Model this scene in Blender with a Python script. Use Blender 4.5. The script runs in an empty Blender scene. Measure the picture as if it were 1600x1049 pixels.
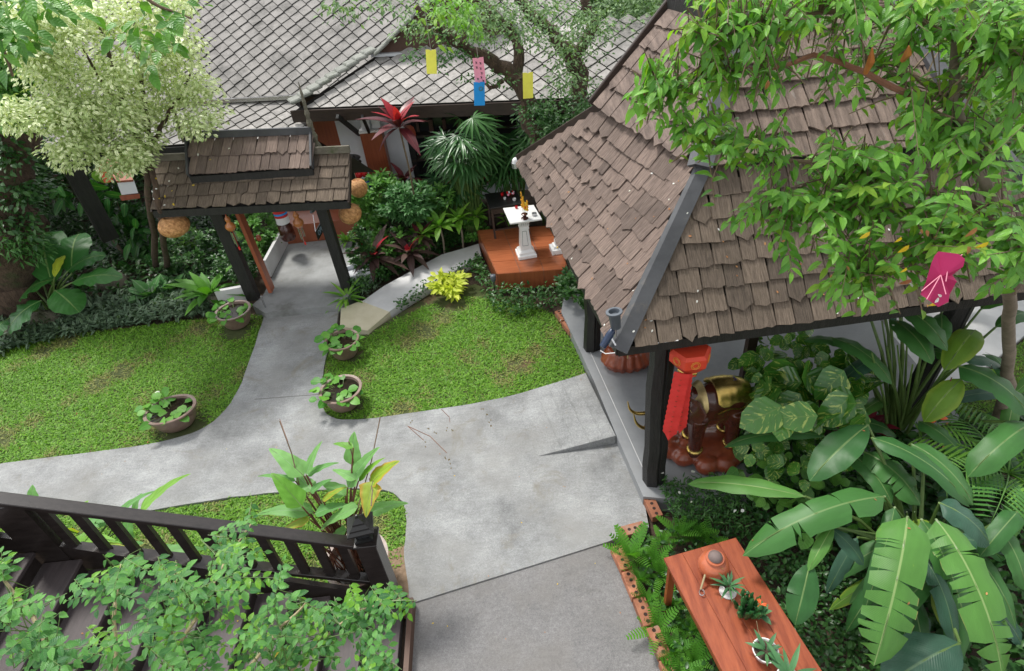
import bpy, math, random
import numpy as np
from mathutils import Vector, Matrix
random.seed(7)
SC = bpy.context.scene
COL = SC.collection
V = Vector

# ------------------------------------------------------------------ camera, sky, sun, exposure
FPX, PITCH, ROLL, CAMH = 950.0, math.radians(37.6), math.radians(-6.4), 6.0
Fw = V((0, math.cos(PITCH), -math.sin(PITCH)))
R0 = V((1, 0, 0)); U0 = R0.cross(Fw)
Rt = R0*math.cos(ROLL) + U0*math.sin(ROLL)
Up = Rt.cross(Fw)
CAM = V((0, 0, CAMH))
cd = bpy.data.cameras.new('camera'); cam = bpy.data.objects.new('camera', cd); COL.objects.link(cam)
cam.matrix_world = Matrix(((Rt.x, Up.x, -Fw.x, 0), (Rt.y, Up.y, -Fw.y, 0), (Rt.z, Up.z, -Fw.z, CAMH), (0, 0, 0, 1)))
cd.sensor_width = 36; cd.lens = FPX/1600*36; cd.clip_end = 400; cd.clip_start = .05
SC.camera = cam
W = bpy.data.worlds.new("World"); SC.world = W; W.use_nodes = True
wn = W.node_tree.nodes; wl = W.node_tree.links
sky = wn.new('ShaderNodeTexSky'); sky.sky_type = 'NISHITA'; sky.sun_disc = False
SUN_EL, SUN_AZ = math.radians(62), math.radians(-35)
sky.sun_elevation = SUN_EL; sky.sun_rotation = SUN_AZ
hs = wn.new('ShaderNodeHueSaturation'); hs.inputs['Saturation'].default_value = .1
bg = wn['Background']; bg.inputs[1].default_value = .13
wl.new(sky.outputs[0], hs.inputs['Color']); wl.new(hs.outputs[0], bg.inputs[0])
sl = bpy.data.lights.new('sun', 'SUN'); sl.energy = 1.5; sl.angle = math.radians(11); sl.color = (1, .965, .9)
so = bpy.data.objects.new('sun', sl); COL.objects.link(so)
sd = V((math.sin(SUN_AZ)*math.cos(SUN_EL), math.cos(SUN_AZ)*math.cos(SUN_EL), math.sin(SUN_EL)))
so.rotation_euler = sd.to_track_quat('Z', 'Y').to_euler()
SC.view_settings.view_transform = 'Standard'; SC.view_settings.look = 'None'
SC.view_settings.exposure = 1.25; SC.view_settings.gamma = 1
SC.render.engine = 'CYCLES'

# ------------------------------------------------------------------ measuring helpers
def ray(x, y): return Fw + Rt*((x-800)/FPX) - Up*((y-524.5)/FPX)
def G(x, y, z=0.0):
    d = ray(x, y); return CAM + d*((z-CAMH)/d.z)
def D(x, y, dist):
    return CAM + ray(x, y).normalized()*dist
def hit(x, y, p0, n):
    d = ray(x, y); return CAM + d*((p0-CAM).dot(n)/d.dot(n))
def pxm(p): return (p-CAM).dot(Fw)/FPX        # metres per photo pixel at p

# ------------------------------------------------------------------ materials
MATS = {}
def ramp(nt, fac, c1, c2, p1=.3, p2=.7):
    r = nt.nodes.new('ShaderNodeValToRGB'); e = r.color_ramp.elements
    e[0].position = p1; e[1].position = p2
    e[0].color = (*c1, 1); e[1].color = (*c2, 1)
    nt.links.new(fac, r.inputs[0]); return r.outputs[0]
def newmat(name):
    m = bpy.data.materials.new(name); m.use_nodes = True
    nt = m.node_tree; b = nt.nodes['Principled BSDF']
    return m, nt, b
def math_(nt, op, a, b=None, c=None):
    n = nt.nodes.new('ShaderNodeMath'); n.operation = op
    for i, v in enumerate((a, b, c)):
        if v is None: continue
        if isinstance(v, (int, float)): n.inputs[i].default_value = v
        else: nt.links.new(v, n.inputs[i])
    return n.outputs[0]
def mixc(nt, f, a, b, mode='MIX'):
    n = nt.nodes.new('ShaderNodeMix'); n.data_type = 'RGBA'; n.blend_type = mode
    for i, v in ((0, f), (6, a), (7, b)):
        if isinstance(v, (int, float)): n.inputs[i].default_value = v
        elif isinstance(v, tuple): n.inputs[i].default_value = (*v, 1) if len(v) == 3 else v
        else: nt.links.new(v, n.inputs[i])
    return n.outputs[2]
def noise(nt, vec, scale, detail=4, rough=.6):
    n = nt.nodes.new('ShaderNodeTexNoise'); n.inputs['Scale'].default_value = scale
    n.inputs['Detail'].default_value = detail; n.inputs['Roughness'].default_value = rough
    nt.links.new(vec, n.inputs['Vector']); return n.outputs['Fac']
def surf(name, c1, c2, scale=4, rough=.7, bump=.2, bscale=30, stretch=(1, 1, 1), rand=0.0, patch=None, patchscale=1.2,
         patchlo=.55, patchhi=.7, metal=0.0, spec=.5, bdist=.01, speck=None, coat=0.0, rands=1.0):
    m, nt, b = newmat(name)
    tc = nt.nodes.new('ShaderNodeTexCoord'); oi = nt.nodes.new('ShaderNodeObjectInfo')
    mp = nt.nodes.new('ShaderNodeMapping'); mp.inputs['Scale'].default_value = stretch
    off = nt.nodes.new('ShaderNodeCombineXYZ')
    nt.links.new(math_(nt, 'MULTIPLY', oi.outputs['Random'], 37.0*rands), off.inputs[2])
    nt.links.new(math_(nt, 'MULTIPLY', oi.outputs['Random'], 91.0*rands), off.inputs[0])
    nt.links.new(tc.outputs['Object'], mp.inputs['Vector']); nt.links.new(off.outputs[0], mp.inputs['Location'])
    vec = mp.outputs[0]
    f = noise(nt, vec, scale, 6, .65)
    col = ramp(nt, f, c1, c2)
    if patch:
        g = nt.nodes.new('ShaderNodeMapRange'); nt.links.new(noise(nt, tc.outputs['Object'] if rands == 0 else vec, patchscale, 5, .7), g.inputs[0])
        g.inputs[1].default_value = patchlo; g.inputs[2].default_value = patchhi
        col = mixc(nt, g.outputs[0], col, patch)
    if speck:
        g = nt.nodes.new('ShaderNodeMapRange'); nt.links.new(noise(nt, tc.outputs['Object'], 90, 3, .7), g.inputs[0])
        g.inputs[1].default_value = .58; g.inputs[2].default_value = .75
        col = mixc(nt, g.outputs[0], col, speck)
    if rand:
        at = nt.nodes.new('ShaderNodeAttribute'); at.attribute_name = 'rnd'
        r = math_(nt, 'FRACT', math_(nt, 'ADD', at.outputs['Fac'], oi.outputs['Random']))
        h = nt.nodes.new('ShaderNodeHueSaturation'); nt.links.new(col, h.inputs['Color'])
        nt.links.new(math_(nt, 'ADD', math_(nt, 'MULTIPLY', r, rand*2), 1-rand), h.inputs['Value'])
        col = h.outputs[0]
    nt.links.new(col, b.inputs['Base Color'])
    b.inputs['Roughness'].default_value = rough; b.inputs['Metallic'].default_value = metal
    b.inputs['Specular IOR Level'].default_value = spec; b.inputs['Coat Weight'].default_value = coat
    if bump:
        bn = nt.nodes.new('ShaderNodeBump'); bn.inputs['Strength'].default_value = bump; bn.inputs['Distance'].default_value = bdist
        nt.links.new(noise(nt, vec, bscale, 5, .7), bn.inputs['Height']); nt.links.new(bn.outputs[0], b.inputs['Normal'])
    MATS[name] = m; return m
def leafmat(name, c1, c2, rib=None, trans=.22, rough=.38, vein=26, var=None, varlo=.5, varhi=.56, edge=None, spec=.32, ribw=.06, spots=None, veinb=.25, elo=.75, ehi=1.0):
    m, nt, b = newmat(name)
    oi = nt.nodes.new('ShaderNodeObjectInfo'); at = nt.nodes.new('ShaderNodeAttribute'); at.attribute_name = 'rnd'
    r = math_(nt, 'FRACT', math_(nt, 'ADD', at.outputs['Fac'], oi.outputs['Random']))
    col = ramp(nt, r, c1, c2, 0, 1)
    uv = nt.nodes.new('ShaderNodeUVMap'); sx = nt.nodes.new('ShaderNodeSeparateXYZ'); nt.links.new(uv.outputs[0], sx.inputs[0])
    u = math_(nt, 'ABSOLUTE', math_(nt, 'SUBTRACT', math_(nt, 'MULTIPLY', sx.outputs[0], 2.0), 1.0)); v = sx.outputs[1]
    cv = nt.nodes.new('ShaderNodeCombineXYZ'); nt.links.new(sx.outputs[0], cv.inputs[0]); nt.links.new(v, cv.inputs[1])
    nt.links.new(math_(nt, 'MULTIPLY', r, 19.0), cv.inputs[2])
    n0 = noise(nt, cv.outputs[0], 3.0, 4)
    h = nt.nodes.new('ShaderNodeHueSaturation'); nt.links.new(col, h.inputs['Color'])
    nt.links.new(math_(nt, 'ADD', math_(nt, 'MULTIPLY', n0, .7), .65), h.inputs['Value']); col = h.outputs[0]
    if var:
        cm = nt.nodes.new('ShaderNodeMapping'); cm.inputs['Scale'].default_value = (1.2, 6, 1); nt.links.new(cv.outputs[0], cm.inputs[0])
        rot = nt.nodes.new('ShaderNodeCombineXYZ')
        nt.links.new(u, rot.inputs[0]); nt.links.new(math_(nt, 'MULTIPLY', math_(nt, 'SUBTRACT', v, math_(nt, 'MULTIPLY', u, .35)), 7.0), rot.inputs[1]); nt.links.new(math_(nt, 'ADD', math_(nt, 'MULTIPLY', r, 40.0), sx.outputs[0]), rot.inputs[2])
        g = nt.nodes.new('ShaderNodeMapRange'); nt.links.new(noise(nt, rot.outputs[0], 1.4, 3), g.inputs[0])
        g.inputs[1].default_value = varlo; g.inputs[2].default_value = varhi
        col = mixc(nt, g.outputs[0], col, var)
    if edge:
        g = nt.nodes.new('ShaderNodeMapRange'); nt.links.new(math_(nt, 'ADD', u, math_(nt, 'MULTIPLY', n0, .3)), g.inputs[0])
        g.inputs[1].default_value = elo; g.inputs[2].default_value = ehi
        col = mixc(nt, g.outputs[0], col, edge)
    if spots:
        g = nt.nodes.new('ShaderNodeMapRange'); nt.links.new(noise(nt, cv.outputs[0], 9, 4), g.inputs[0])
        g.inputs[1].default_value = .66; g.inputs[2].default_value = .72
        col = mixc(nt, g.outputs[0], col, spots)
    if rib:
        g = nt.nodes.new('ShaderNodeMapRange'); nt.links.new(u, g.inputs[0])
        g.inputs[1].default_value = ribw*.4; g.inputs[2].default_value = ribw; g.inputs[3].default_value = .8; g.inputs[4].default_value = 0
        col = mixc(nt, g.outputs[0], col, rib)
    nt.links.new(col, b.inputs['Base Color']); b.inputs['Roughness'].default_value = rough
    b.inputs['Specular IOR Level'].default_value = spec
    if vein:
        w = math_(nt, 'SINE', math_(nt, 'MULTIPLY', math_(nt, 'SUBTRACT', v, math_(nt, 'MULTIPLY', u, .22)), vein*6.283))
        bn = nt.nodes.new('ShaderNodeBump'); bn.inputs['Strength'].default_value = veinb; bn.inputs['Distance'].default_value = .004
        nt.links.new(w, bn.inputs['Height']); nt.links.new(bn.outputs[0], b.inputs['Normal'])
    out = nt.nodes['Material Output']
    if trans:
        t = nt.nodes.new('ShaderNodeBsdfTranslucent'); ms = nt.nodes.new('ShaderNodeMixShader'); ms.inputs[0].default_value = trans
        br = mixc(nt, 1.0, col, (1.5, 1.7, .55), 'MULTIPLY')
        nt.links.new(br, t.inputs['Color'])
        nt.links.new(b.outputs[0], ms.inputs[1]); nt.links.new(t.outputs[0], ms.inputs[2]); nt.links.new(ms.outputs[0], out.inputs[0])
    MATS[name] = m; return m
def flat(name, c, rough=.5, metal=0.0, spec=.5, coat=0.0):
    return surf(name, tuple(x*.88 for x in c), tuple(min(1, x*1.1) for x in c), 6, rough, .08, 60, metal=metal, spec=spec, coat=coat)
M = MATS
def concrete(name, base, amp=.22, streak=25.0, stain=(.2, .18, .15), warm=(1.04, 1.0, .93), grain=1.0, bump=.6):
    m, nt, b = newmat(name); tc = nt.nodes.new('ShaderNodeTexCoord'); V0 = tc.outputs['Object']
    def nz(scale, det=5, rough=.65, st=(1, 1, 1), rz=0.0, dist=0.0):
        mp = nt.nodes.new('ShaderNodeMapping'); mp.inputs['Scale'].default_value = st; mp.inputs['Rotation'].default_value = (0, 0, rz); nt.links.new(V0, mp.inputs[0])
        n = nt.nodes.new('ShaderNodeTexNoise'); n.inputs['Scale'].default_value = scale; n.inputs['Detail'].default_value = det; n.inputs['Roughness'].default_value = rough; n.inputs['Distortion'].default_value = dist
        nt.links.new(mp.outputs[0], n.inputs['Vector']); return n.outputs['Fac']
    def mr(f, a, b_, c, d):
        g = nt.nodes.new('ShaderNodeMapRange'); nt.links.new(f, g.inputs[0]); g.inputs[1].default_value = a; g.inputs[2].default_value = b_; g.inputs[3].default_value = c; g.inputs[4].default_value = d; return g.outputs[0]
    v = mr(nz(1.3, 6, .7), .3, .7, 1-amp, 1+amp)
    v = math_(nt, 'MULTIPLY', v, mr(nz(7, 5, .7, (1, streak/7, 1), .35, .5), .3, .7, .9, 1.09))
    v = math_(nt, 'MULTIPLY', v, mr(nz(38, 4, .8), .3, .7, 1-.16*grain, 1+.16*grain))
    v = math_(nt, 'MULTIPLY', v, mr(nz(130, 2, .8), .3, .72, 1-.2*grain, 1+.3*grain))
    col = mixc(nt, 1.0, tuple(base), (1, 1, 1), 'MULTIPLY'); h = nt.nodes.new('ShaderNodeHueSaturation'); nt.links.new(col, h.inputs['Color']); nt.links.new(v, h.inputs['Value']); col = h.outputs[0]
    col = mixc(nt, mr(nz(.7, 4, .6), .45, .65, 0, .8), col, tuple(c*w for c, w in zip(base, warm)))
    col = mixc(nt, mr(nz(1.7, 7, .75, dist=.6), .56, .68, 0, .75), col, stain)
    col = mixc(nt, mr(nz(14, 5, .8), .66, .74, 0, .5), col, tuple(c*.6 for c in stain))
    nt.links.new(col, b.inputs['Base Color']); b.inputs['Roughness'].default_value = .85; b.inputs['Specular IOR Level'].default_value = .3
    bn = nt.nodes.new('ShaderNodeBump'); bn.inputs['Strength'].default_value = bump; bn.inputs['Distance'].default_value = .012
    nt.links.new(math_(nt, 'ADD', nz(30, 5, .75, (1, 3, 1), .35), nz(110, 3, .7)), bn.inputs['Height']); nt.links.new(bn.outputs[0], b.inputs['Normal']); MATS[name] = m
concrete('concrete', (.285, .292, .294), .4, warm=(1.03, 1, .955), grain=1.35, bump=.8, stain=(.22, .205, .17))
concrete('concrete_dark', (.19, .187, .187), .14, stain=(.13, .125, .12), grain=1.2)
surf('concrete_smooth', (.2, .21, .22), (.29, .3, .31), 1.8, .55, .15, 60, patch=(.2, .2, .2), patchscale=.9, rands=0)
surf('concrete_gate', (.16, .165, .16), (.32, .33, .33), 1.5, .7, .25, 40, patch=(.14, .14, .13), patchscale=1.4, rands=0)
surf('concrete_white', (.5, .5, .5), (.66, .66, .66), 2, .8, .2, 60, rands=0)
surf('sandstone', (.52, .47, .32), (.66, .61, .46), 3, .8, .3, 40)
surf('soil', (.05, .033, .022), (.11, .075, .05), 9, .95, .9, 40, rands=0, bdist=.03)
surf('sandy_soil', (.17, .115, .07), (.3, .21, .14), 20, .95, .8, 60, rands=0)
surf('lawn_soil', (.045, .06, .015), (.08, .1, .03), 6, .95, .9, 60, patch=(.14, .09, .05), patchscale=1.1, patchlo=.55, patchhi=.66, rands=0, bdist=.02)
surf('shingle', (.07, .05, .038), (.24, .18, .142), 2.2, .85, .9, 9, stretch=(9, 1.1, 1), rand=.33, patch=(.3, .27, .245), patchscale=2.4, patchlo=.6, patchhi=.8, bdist=.02)
surf('shingle_pale', (.1, .07, .057), (.31, .23, .19), 2.2, .8, .9, 9, stretch=(9, 1.1, 1), rand=.28, patch=(.34, .28, .255), patchscale=2.6, patchlo=.6, patchhi=.8, bdist=.02)
surf('shingle_moss', (.075, .056, .04), (.24, .185, .138), 2.2, .9, .9, 9, stretch=(9, 1.1, 1), rand=.3, patch=(.11, .1, .03), patchscale=2.0, patchlo=.62, patchhi=.8, bdist=.02)
surf('grey_board', (.04, .042, .046), (.085, .088, .095), 2, .6, .4, 12, stretch=(1, 1, 1), rands=0, patch=(.14, .12, .1), patchscale=2.5, patchlo=.6, patchhi=.75)
surf('black_wood', (.006, .006, .006), (.02, .019, .018), 6, .55, .7, 12, stretch=(3, 3, .6), bdist=.02)
surf('roof_under', (.01, .009, .008), (.025, .02, .018), 6, .9, .3, 12)
surf('black_rail', (.012, .009, .008), (.028, .022, .02), 5, .3, .15, 25, stretch=(1, 6, 6), coat=.15)
surf('tread_wood', (.035, .027, .028), (.07, .055, .055), 3, .55, .3, 25, stretch=(8, 1, 1))
surf('dark_brown', (.02, .012, .009), (.05, .03, .022), 4, .55, .2, 25, stretch=(1, 1, 5))
surf('terracotta_wood', (.28, .075, .035), (.4, .125, .06), 3, .4, .1, 25, stretch=(1, 1, .3), rands=0)
surf('cabinet_wood', (.2, .045, .018), (.3, .075, .028), 3, .4, .15, 25, stretch=(12, 12, .5), rands=0)
surf('table_wood', (.17, .034, .014), (.33, .085, .034), 2.3, .38, .15, 20, stretch=(7, 1, 1), rands=0, coat=.05, rand=.1, spec=.3)
surf('tile_wood', (.27, .075, .028), (.42, .135, .055), 3, .28, .08, 20, stretch=(1, 9, 1), rand=.1, coat=.3)
surf('tile_wood_side', (.24, .065, .025), (.36, .11, .045), 3, .3, .08, 20, stretch=(12, 12, .6), rand=.08, coat=.2)
surf('cement_tile', (.27, .258, .245), (.43, .41, .39), 2.6, .9, .5, 18, rand=.24, patch=(.17, .165, .155), patchscale=2.2, patchlo=.5, patchhi=.72, bdist=.012)
surf('ridge_cap', (.18, .19, .17), (.33, .34, .31), 5, .9, .8, 20, patch=(.12, .14, .1), patchscale=6, rands=1, bdist=.03)
surf('white_wall', (.62, .64, .68), (.72, .74, .78), 2, .7, .1, 60, rands=0)
surf('white_marble', (.78, .78, .77), (.86, .86, .85), 3, .3, .05, 40)
surf('brick', (.26, .09, .045), (.42, .18, .1), 7, .85, .6, 45, rand=.2, patch=(.3, .22, .17), patchscale=3)
flat('brick_hole', (.03, .015, .01), .9)
surf('pot_brown', (.15, .095, .075), (.27, .19, .155), 5, .38, .3, 14, patch=(.28, .24, .2), patchscale=3.5, coat=.12)
surf('clay', (.32, .07, .03), (.5, .14, .06), 5, .35, .1, 30, coat=.2)
flat('lid_grey', (.16, .12, .11), .7)
surf('wicker', (.3, .1, .02), (.85, .48, .2), 22, .55, 1.0, 45, bdist=.02)
surf('gourd', (.42, .13, .035), (.6, .24, .07), 5, .3, .1, 20, coat=.4)
surf('mahogany', (.03, .008, .006), (.11, .025, .014), 3, .22, .25, 25, coat=.5)
surf('mahogany_red', (.16, .032, .014), (.3, .07, .03), 5, .3, .5, 14, stretch=(1, 1, .4), coat=.3)
surf('gold', (.5, .33, .08), (.75, .55, .18), 8, .26, .35, 60, metal=.95, bdist=.006)
surf('gold_dull', (.35, .27, .12), (.55, .43, .2), 8, .35, .3, 50, metal=.8)
flat('navy', (.02, .02, .09), .3)
flat('red_cloth', (.62, .03, .025), .7); flat('red_paper', (.6, .05, .02), .55); flat('red_gold', (.7, .25, .04), .45)
flat('magenta', (.5, .025, .13), .7); flat('white', (.8, .8, .8), .5); flat('yellow_card', (.95, .9, .12), .5)
flat('pink_card', (.95, .36, .48), .5); flat('blue_card', (.01, .3, .75), .4); flat('black', (.012, .012, .012), .4)
flat('lamp_grey', (.09, .105, .125), .45); flat('navy_metal', (.015, .03, .07), .35); flat('red_gloss', (.5, .01, .015), .25)
flat('blue_glaze', (.01, .02, .22), .2); flat('silver', (.55, .55, .56), .25, metal=.9); flat('grey_pot', (.12, .125, .13), .6)
flat('string', (.4, .38, .33), .8); flat('orange', (.7, .1, .02), .35); flat('marigold', (.85, .42, .02), .7)
flat('ink', (.02, .02, .02), .6); flat('pale_blue_print', (.45, .62, .8), .5); flat('white_pot', (.72, .71, .7), .25, coat=.3)
flat('glass_dark', (.02, .022, .024), .08); flat('book_brown', (.09, .045, .028), .6)
surf('bark', (.05, .032, .022), (.16, .105, .075), 5, .95, 1.0, 12, stretch=(3, 3, .8), patch=(.07, .09, .035), patchscale=2.5, rands=0, bdist=.05)
surf('bark_pale', (.14, .11, .08), (.27, .22, .17), 7, .9, .6, 25, rands=0)
surf('bark_red', (.17, .07, .04), (.28, .13, .085), 7, .85, .6, 25, rands=0)
surf('twig', (.12, .08, .05), (.22, .16, .1), 8, .8, .2, 30, rands=0)
surf('twig_tan', (.3, .24, .13), (.42, .35, .2), 8, .7, .2, 30, rands=0)
surf('stem_green', (.07, .13, .03), (.14, .22, .06), 7, .45, .1, 30, rands=0)
surf('stem_red', (.09, .03, .02), (.2, .08, .04), 7, .45, .1, 30, rands=0)
surf('stone_moss', (.09, .085, .06), (.2, .18, .14), 4, .9, .9, 10, patch=(.06, .08, .025), patchscale=3, bdist=.05)
surf('water', (.01, .009, .006), (.03, .022, .014), 14, .12, 0, 10, spec=.18)
leafmat('lf_tree', (.075, .23, .028), (.2, .44, .055), rib=(.14, .3, .06), trans=.28, rough=.36, vein=9, spec=.4)
leafmat('lf_tree_new', (.16, .34, .03), (.26, .42, .05), rib=(.2, .36, .06), trans=.35, vein=9)
leafmat('lf_yellow', (.6, .42, .03), (.7, .5, .06), trans=.2, vein=8)
leafmat('lf_brown', (.3, .12, .05), (.5, .26, .1), trans=.05, vein=8, rough=.7)
leafmat('lf_murraya', (.03, .13, .035), (.12, .33, .06), rib=(.12, .26, .08), trans=.25, rough=.42, vein=7, spec=.35)
leafmat('lf_murraya_new', (.13, .33, .03), (.2, .42, .05), trans=.35, rough=.3, vein=7)
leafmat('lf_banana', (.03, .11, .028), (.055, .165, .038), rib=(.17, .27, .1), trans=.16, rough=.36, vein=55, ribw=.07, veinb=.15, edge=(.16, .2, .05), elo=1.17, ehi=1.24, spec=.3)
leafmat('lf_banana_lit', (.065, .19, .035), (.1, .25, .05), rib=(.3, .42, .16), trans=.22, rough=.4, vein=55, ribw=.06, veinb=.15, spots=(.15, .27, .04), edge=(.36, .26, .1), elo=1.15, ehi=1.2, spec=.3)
leafmat('lf_banana_lime', (.1, .22, .03), (.17, .3, .03), rib=(.3, .42, .12), trans=.28, rough=.4, vein=34, ribw=.07, edge=(.2, .3, .04))
leafmat('lf_blue', (.035, .095, .06), (.05, .125, .075), rib=(.12, .2, .11), trans=.1, rough=.4, vein=30)
leafmat('lf_pothos', (.045, .16, .022), (.08, .23, .03), rib=(.12, .24, .04), trans=.18, rough=.25, vein=7, var=(.36, .46, .1), varlo=.56, varhi=.62, spec=.6)
leafmat('lf_thalia', (.12, .31, .085), (.19, .4, .12), rib=(.25, .42, .2), trans=.3, rough=.4, vein=24)
leafmat('lf_thalia_y', (.26, .4, .03), (.36, .46, .07), rib=(.4, .5, .12), trans=.35, rough=.4, vein=24, edge=(.5, .33, .06))
leafmat('lf_taro', (.025, .11, .022), (.045, .16, .032), rib=(.2, .32, .1), trans=.16, rough=.42, vein=9, spec=.25)
leafmat('lf_calathea', (.05, .17, .045), (.09, .24, .07), rib=(.2, .34, .16), trans=.18, rough=.4, vein=8, ribw=.18)
leafmat('lf_palm', (.02, .08, .022), (.07, .18, .05), trans=.12, rough=.3, vein=0, rib=(.09, .18, .06))
leafmat('lf_fern', (.06, .2, .02), (.12, .32, .035), trans=.25, rough=.5, vein=16)
leafmat('lf_fern_dark', (.03, .11, .02), (.06, .17, .03), trans=.2, rough=.5, vein=16)
leafmat('lf_vargrey', (.09, .15, .09), (.2, .28, .18), trans=.15, rough=.5, vein=0, rib=(.04, .09, .04), ribw=.4)
leafmat('lf_ficusvar', (.36, .46, .18), (.85, .87, .6), trans=.18, rough=.4, vein=0, rib=(.22, .34, .1), ribw=.22)
leafmat('lf_cordy', (.07, .012, .018), (.14, .03, .035), trans=.15, rough=.35, vein=0, rib=(.2, .04, .05))
leafmat('lf_cordy_red', (.3, .01, .02), (.45, .03, .05), trans=.25, rough=.35, vein=0)
leafmat('lf_cordy_dark', (.055, .03, .03), (.11, .07, .06), trans=.12, rough=.4, vein=0, rib=(.15, .1, .08))
leafmat('lf_lime', (.42, .5, .04), (.62, .66, .09), trans=.3, rough=.45, vein=8)
leafmat('lf_shrub', (.06, .19, .033), (.15, .34, .06), trans=.2, rough=.35, vein=6, rib=(.12, .26, .06))
leafmat('lf_bright', (.12, .3, .035), (.22, .43, .06), trans=.28, rough=.4, vein=6)
leafmat('lf_hedge', (.025, .085, .022), (.065, .16, .035), trans=.15, rough=.35, vein=0)
leafmat('lf_dark', (.02, .07, .018), (.05, .13, .03), trans=.12, rough=.35, vein=0)
leafmat('lf_far', (.06, .13, .045), (.2, .32, .13), trans=.25, rough=.5, vein=0)
leafmat('lf_far2', (.09, .17, .07), (.22, .33, .16), trans=.25, rough=.5, vein=0)
leafmat('lf_grass', (.085, .22, .018), (.22, .42, .045), trans=.3, rough=.5, vein=0)
leafmat('lf_grass_dry', (.15, .21, .04), (.28, .28, .09), trans=.2, rough=.6, vein=0)
leafmat('lf_water', (.05, .2, .022), (.14, .36, .04), trans=.2, rough=.45, vein=0, rib=(.15, .35, .06), spec=.35)
leafmat('lf_succ', (.04, .12, .05), (.07, .19, .07), trans=.05, rough=.45, vein=0)
leafmat('lf_cactus', (.012, .07, .018), (.03, .11, .03), trans=.03, rough=.4, vein=0)
leafmat('lf_red', (.16, .012, .03), (.3, .03, .06), trans=.15, rough=.4, vein=8)
leafmat('petal_orange', (.6, .08, .015), (.75, .16, .03), trans=.2, rough=.5, vein=0)
leafmat('petal_white', (.7, .7, .68), (.8, .8, .78), trans=.2, rough=.5, vein=0)

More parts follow.
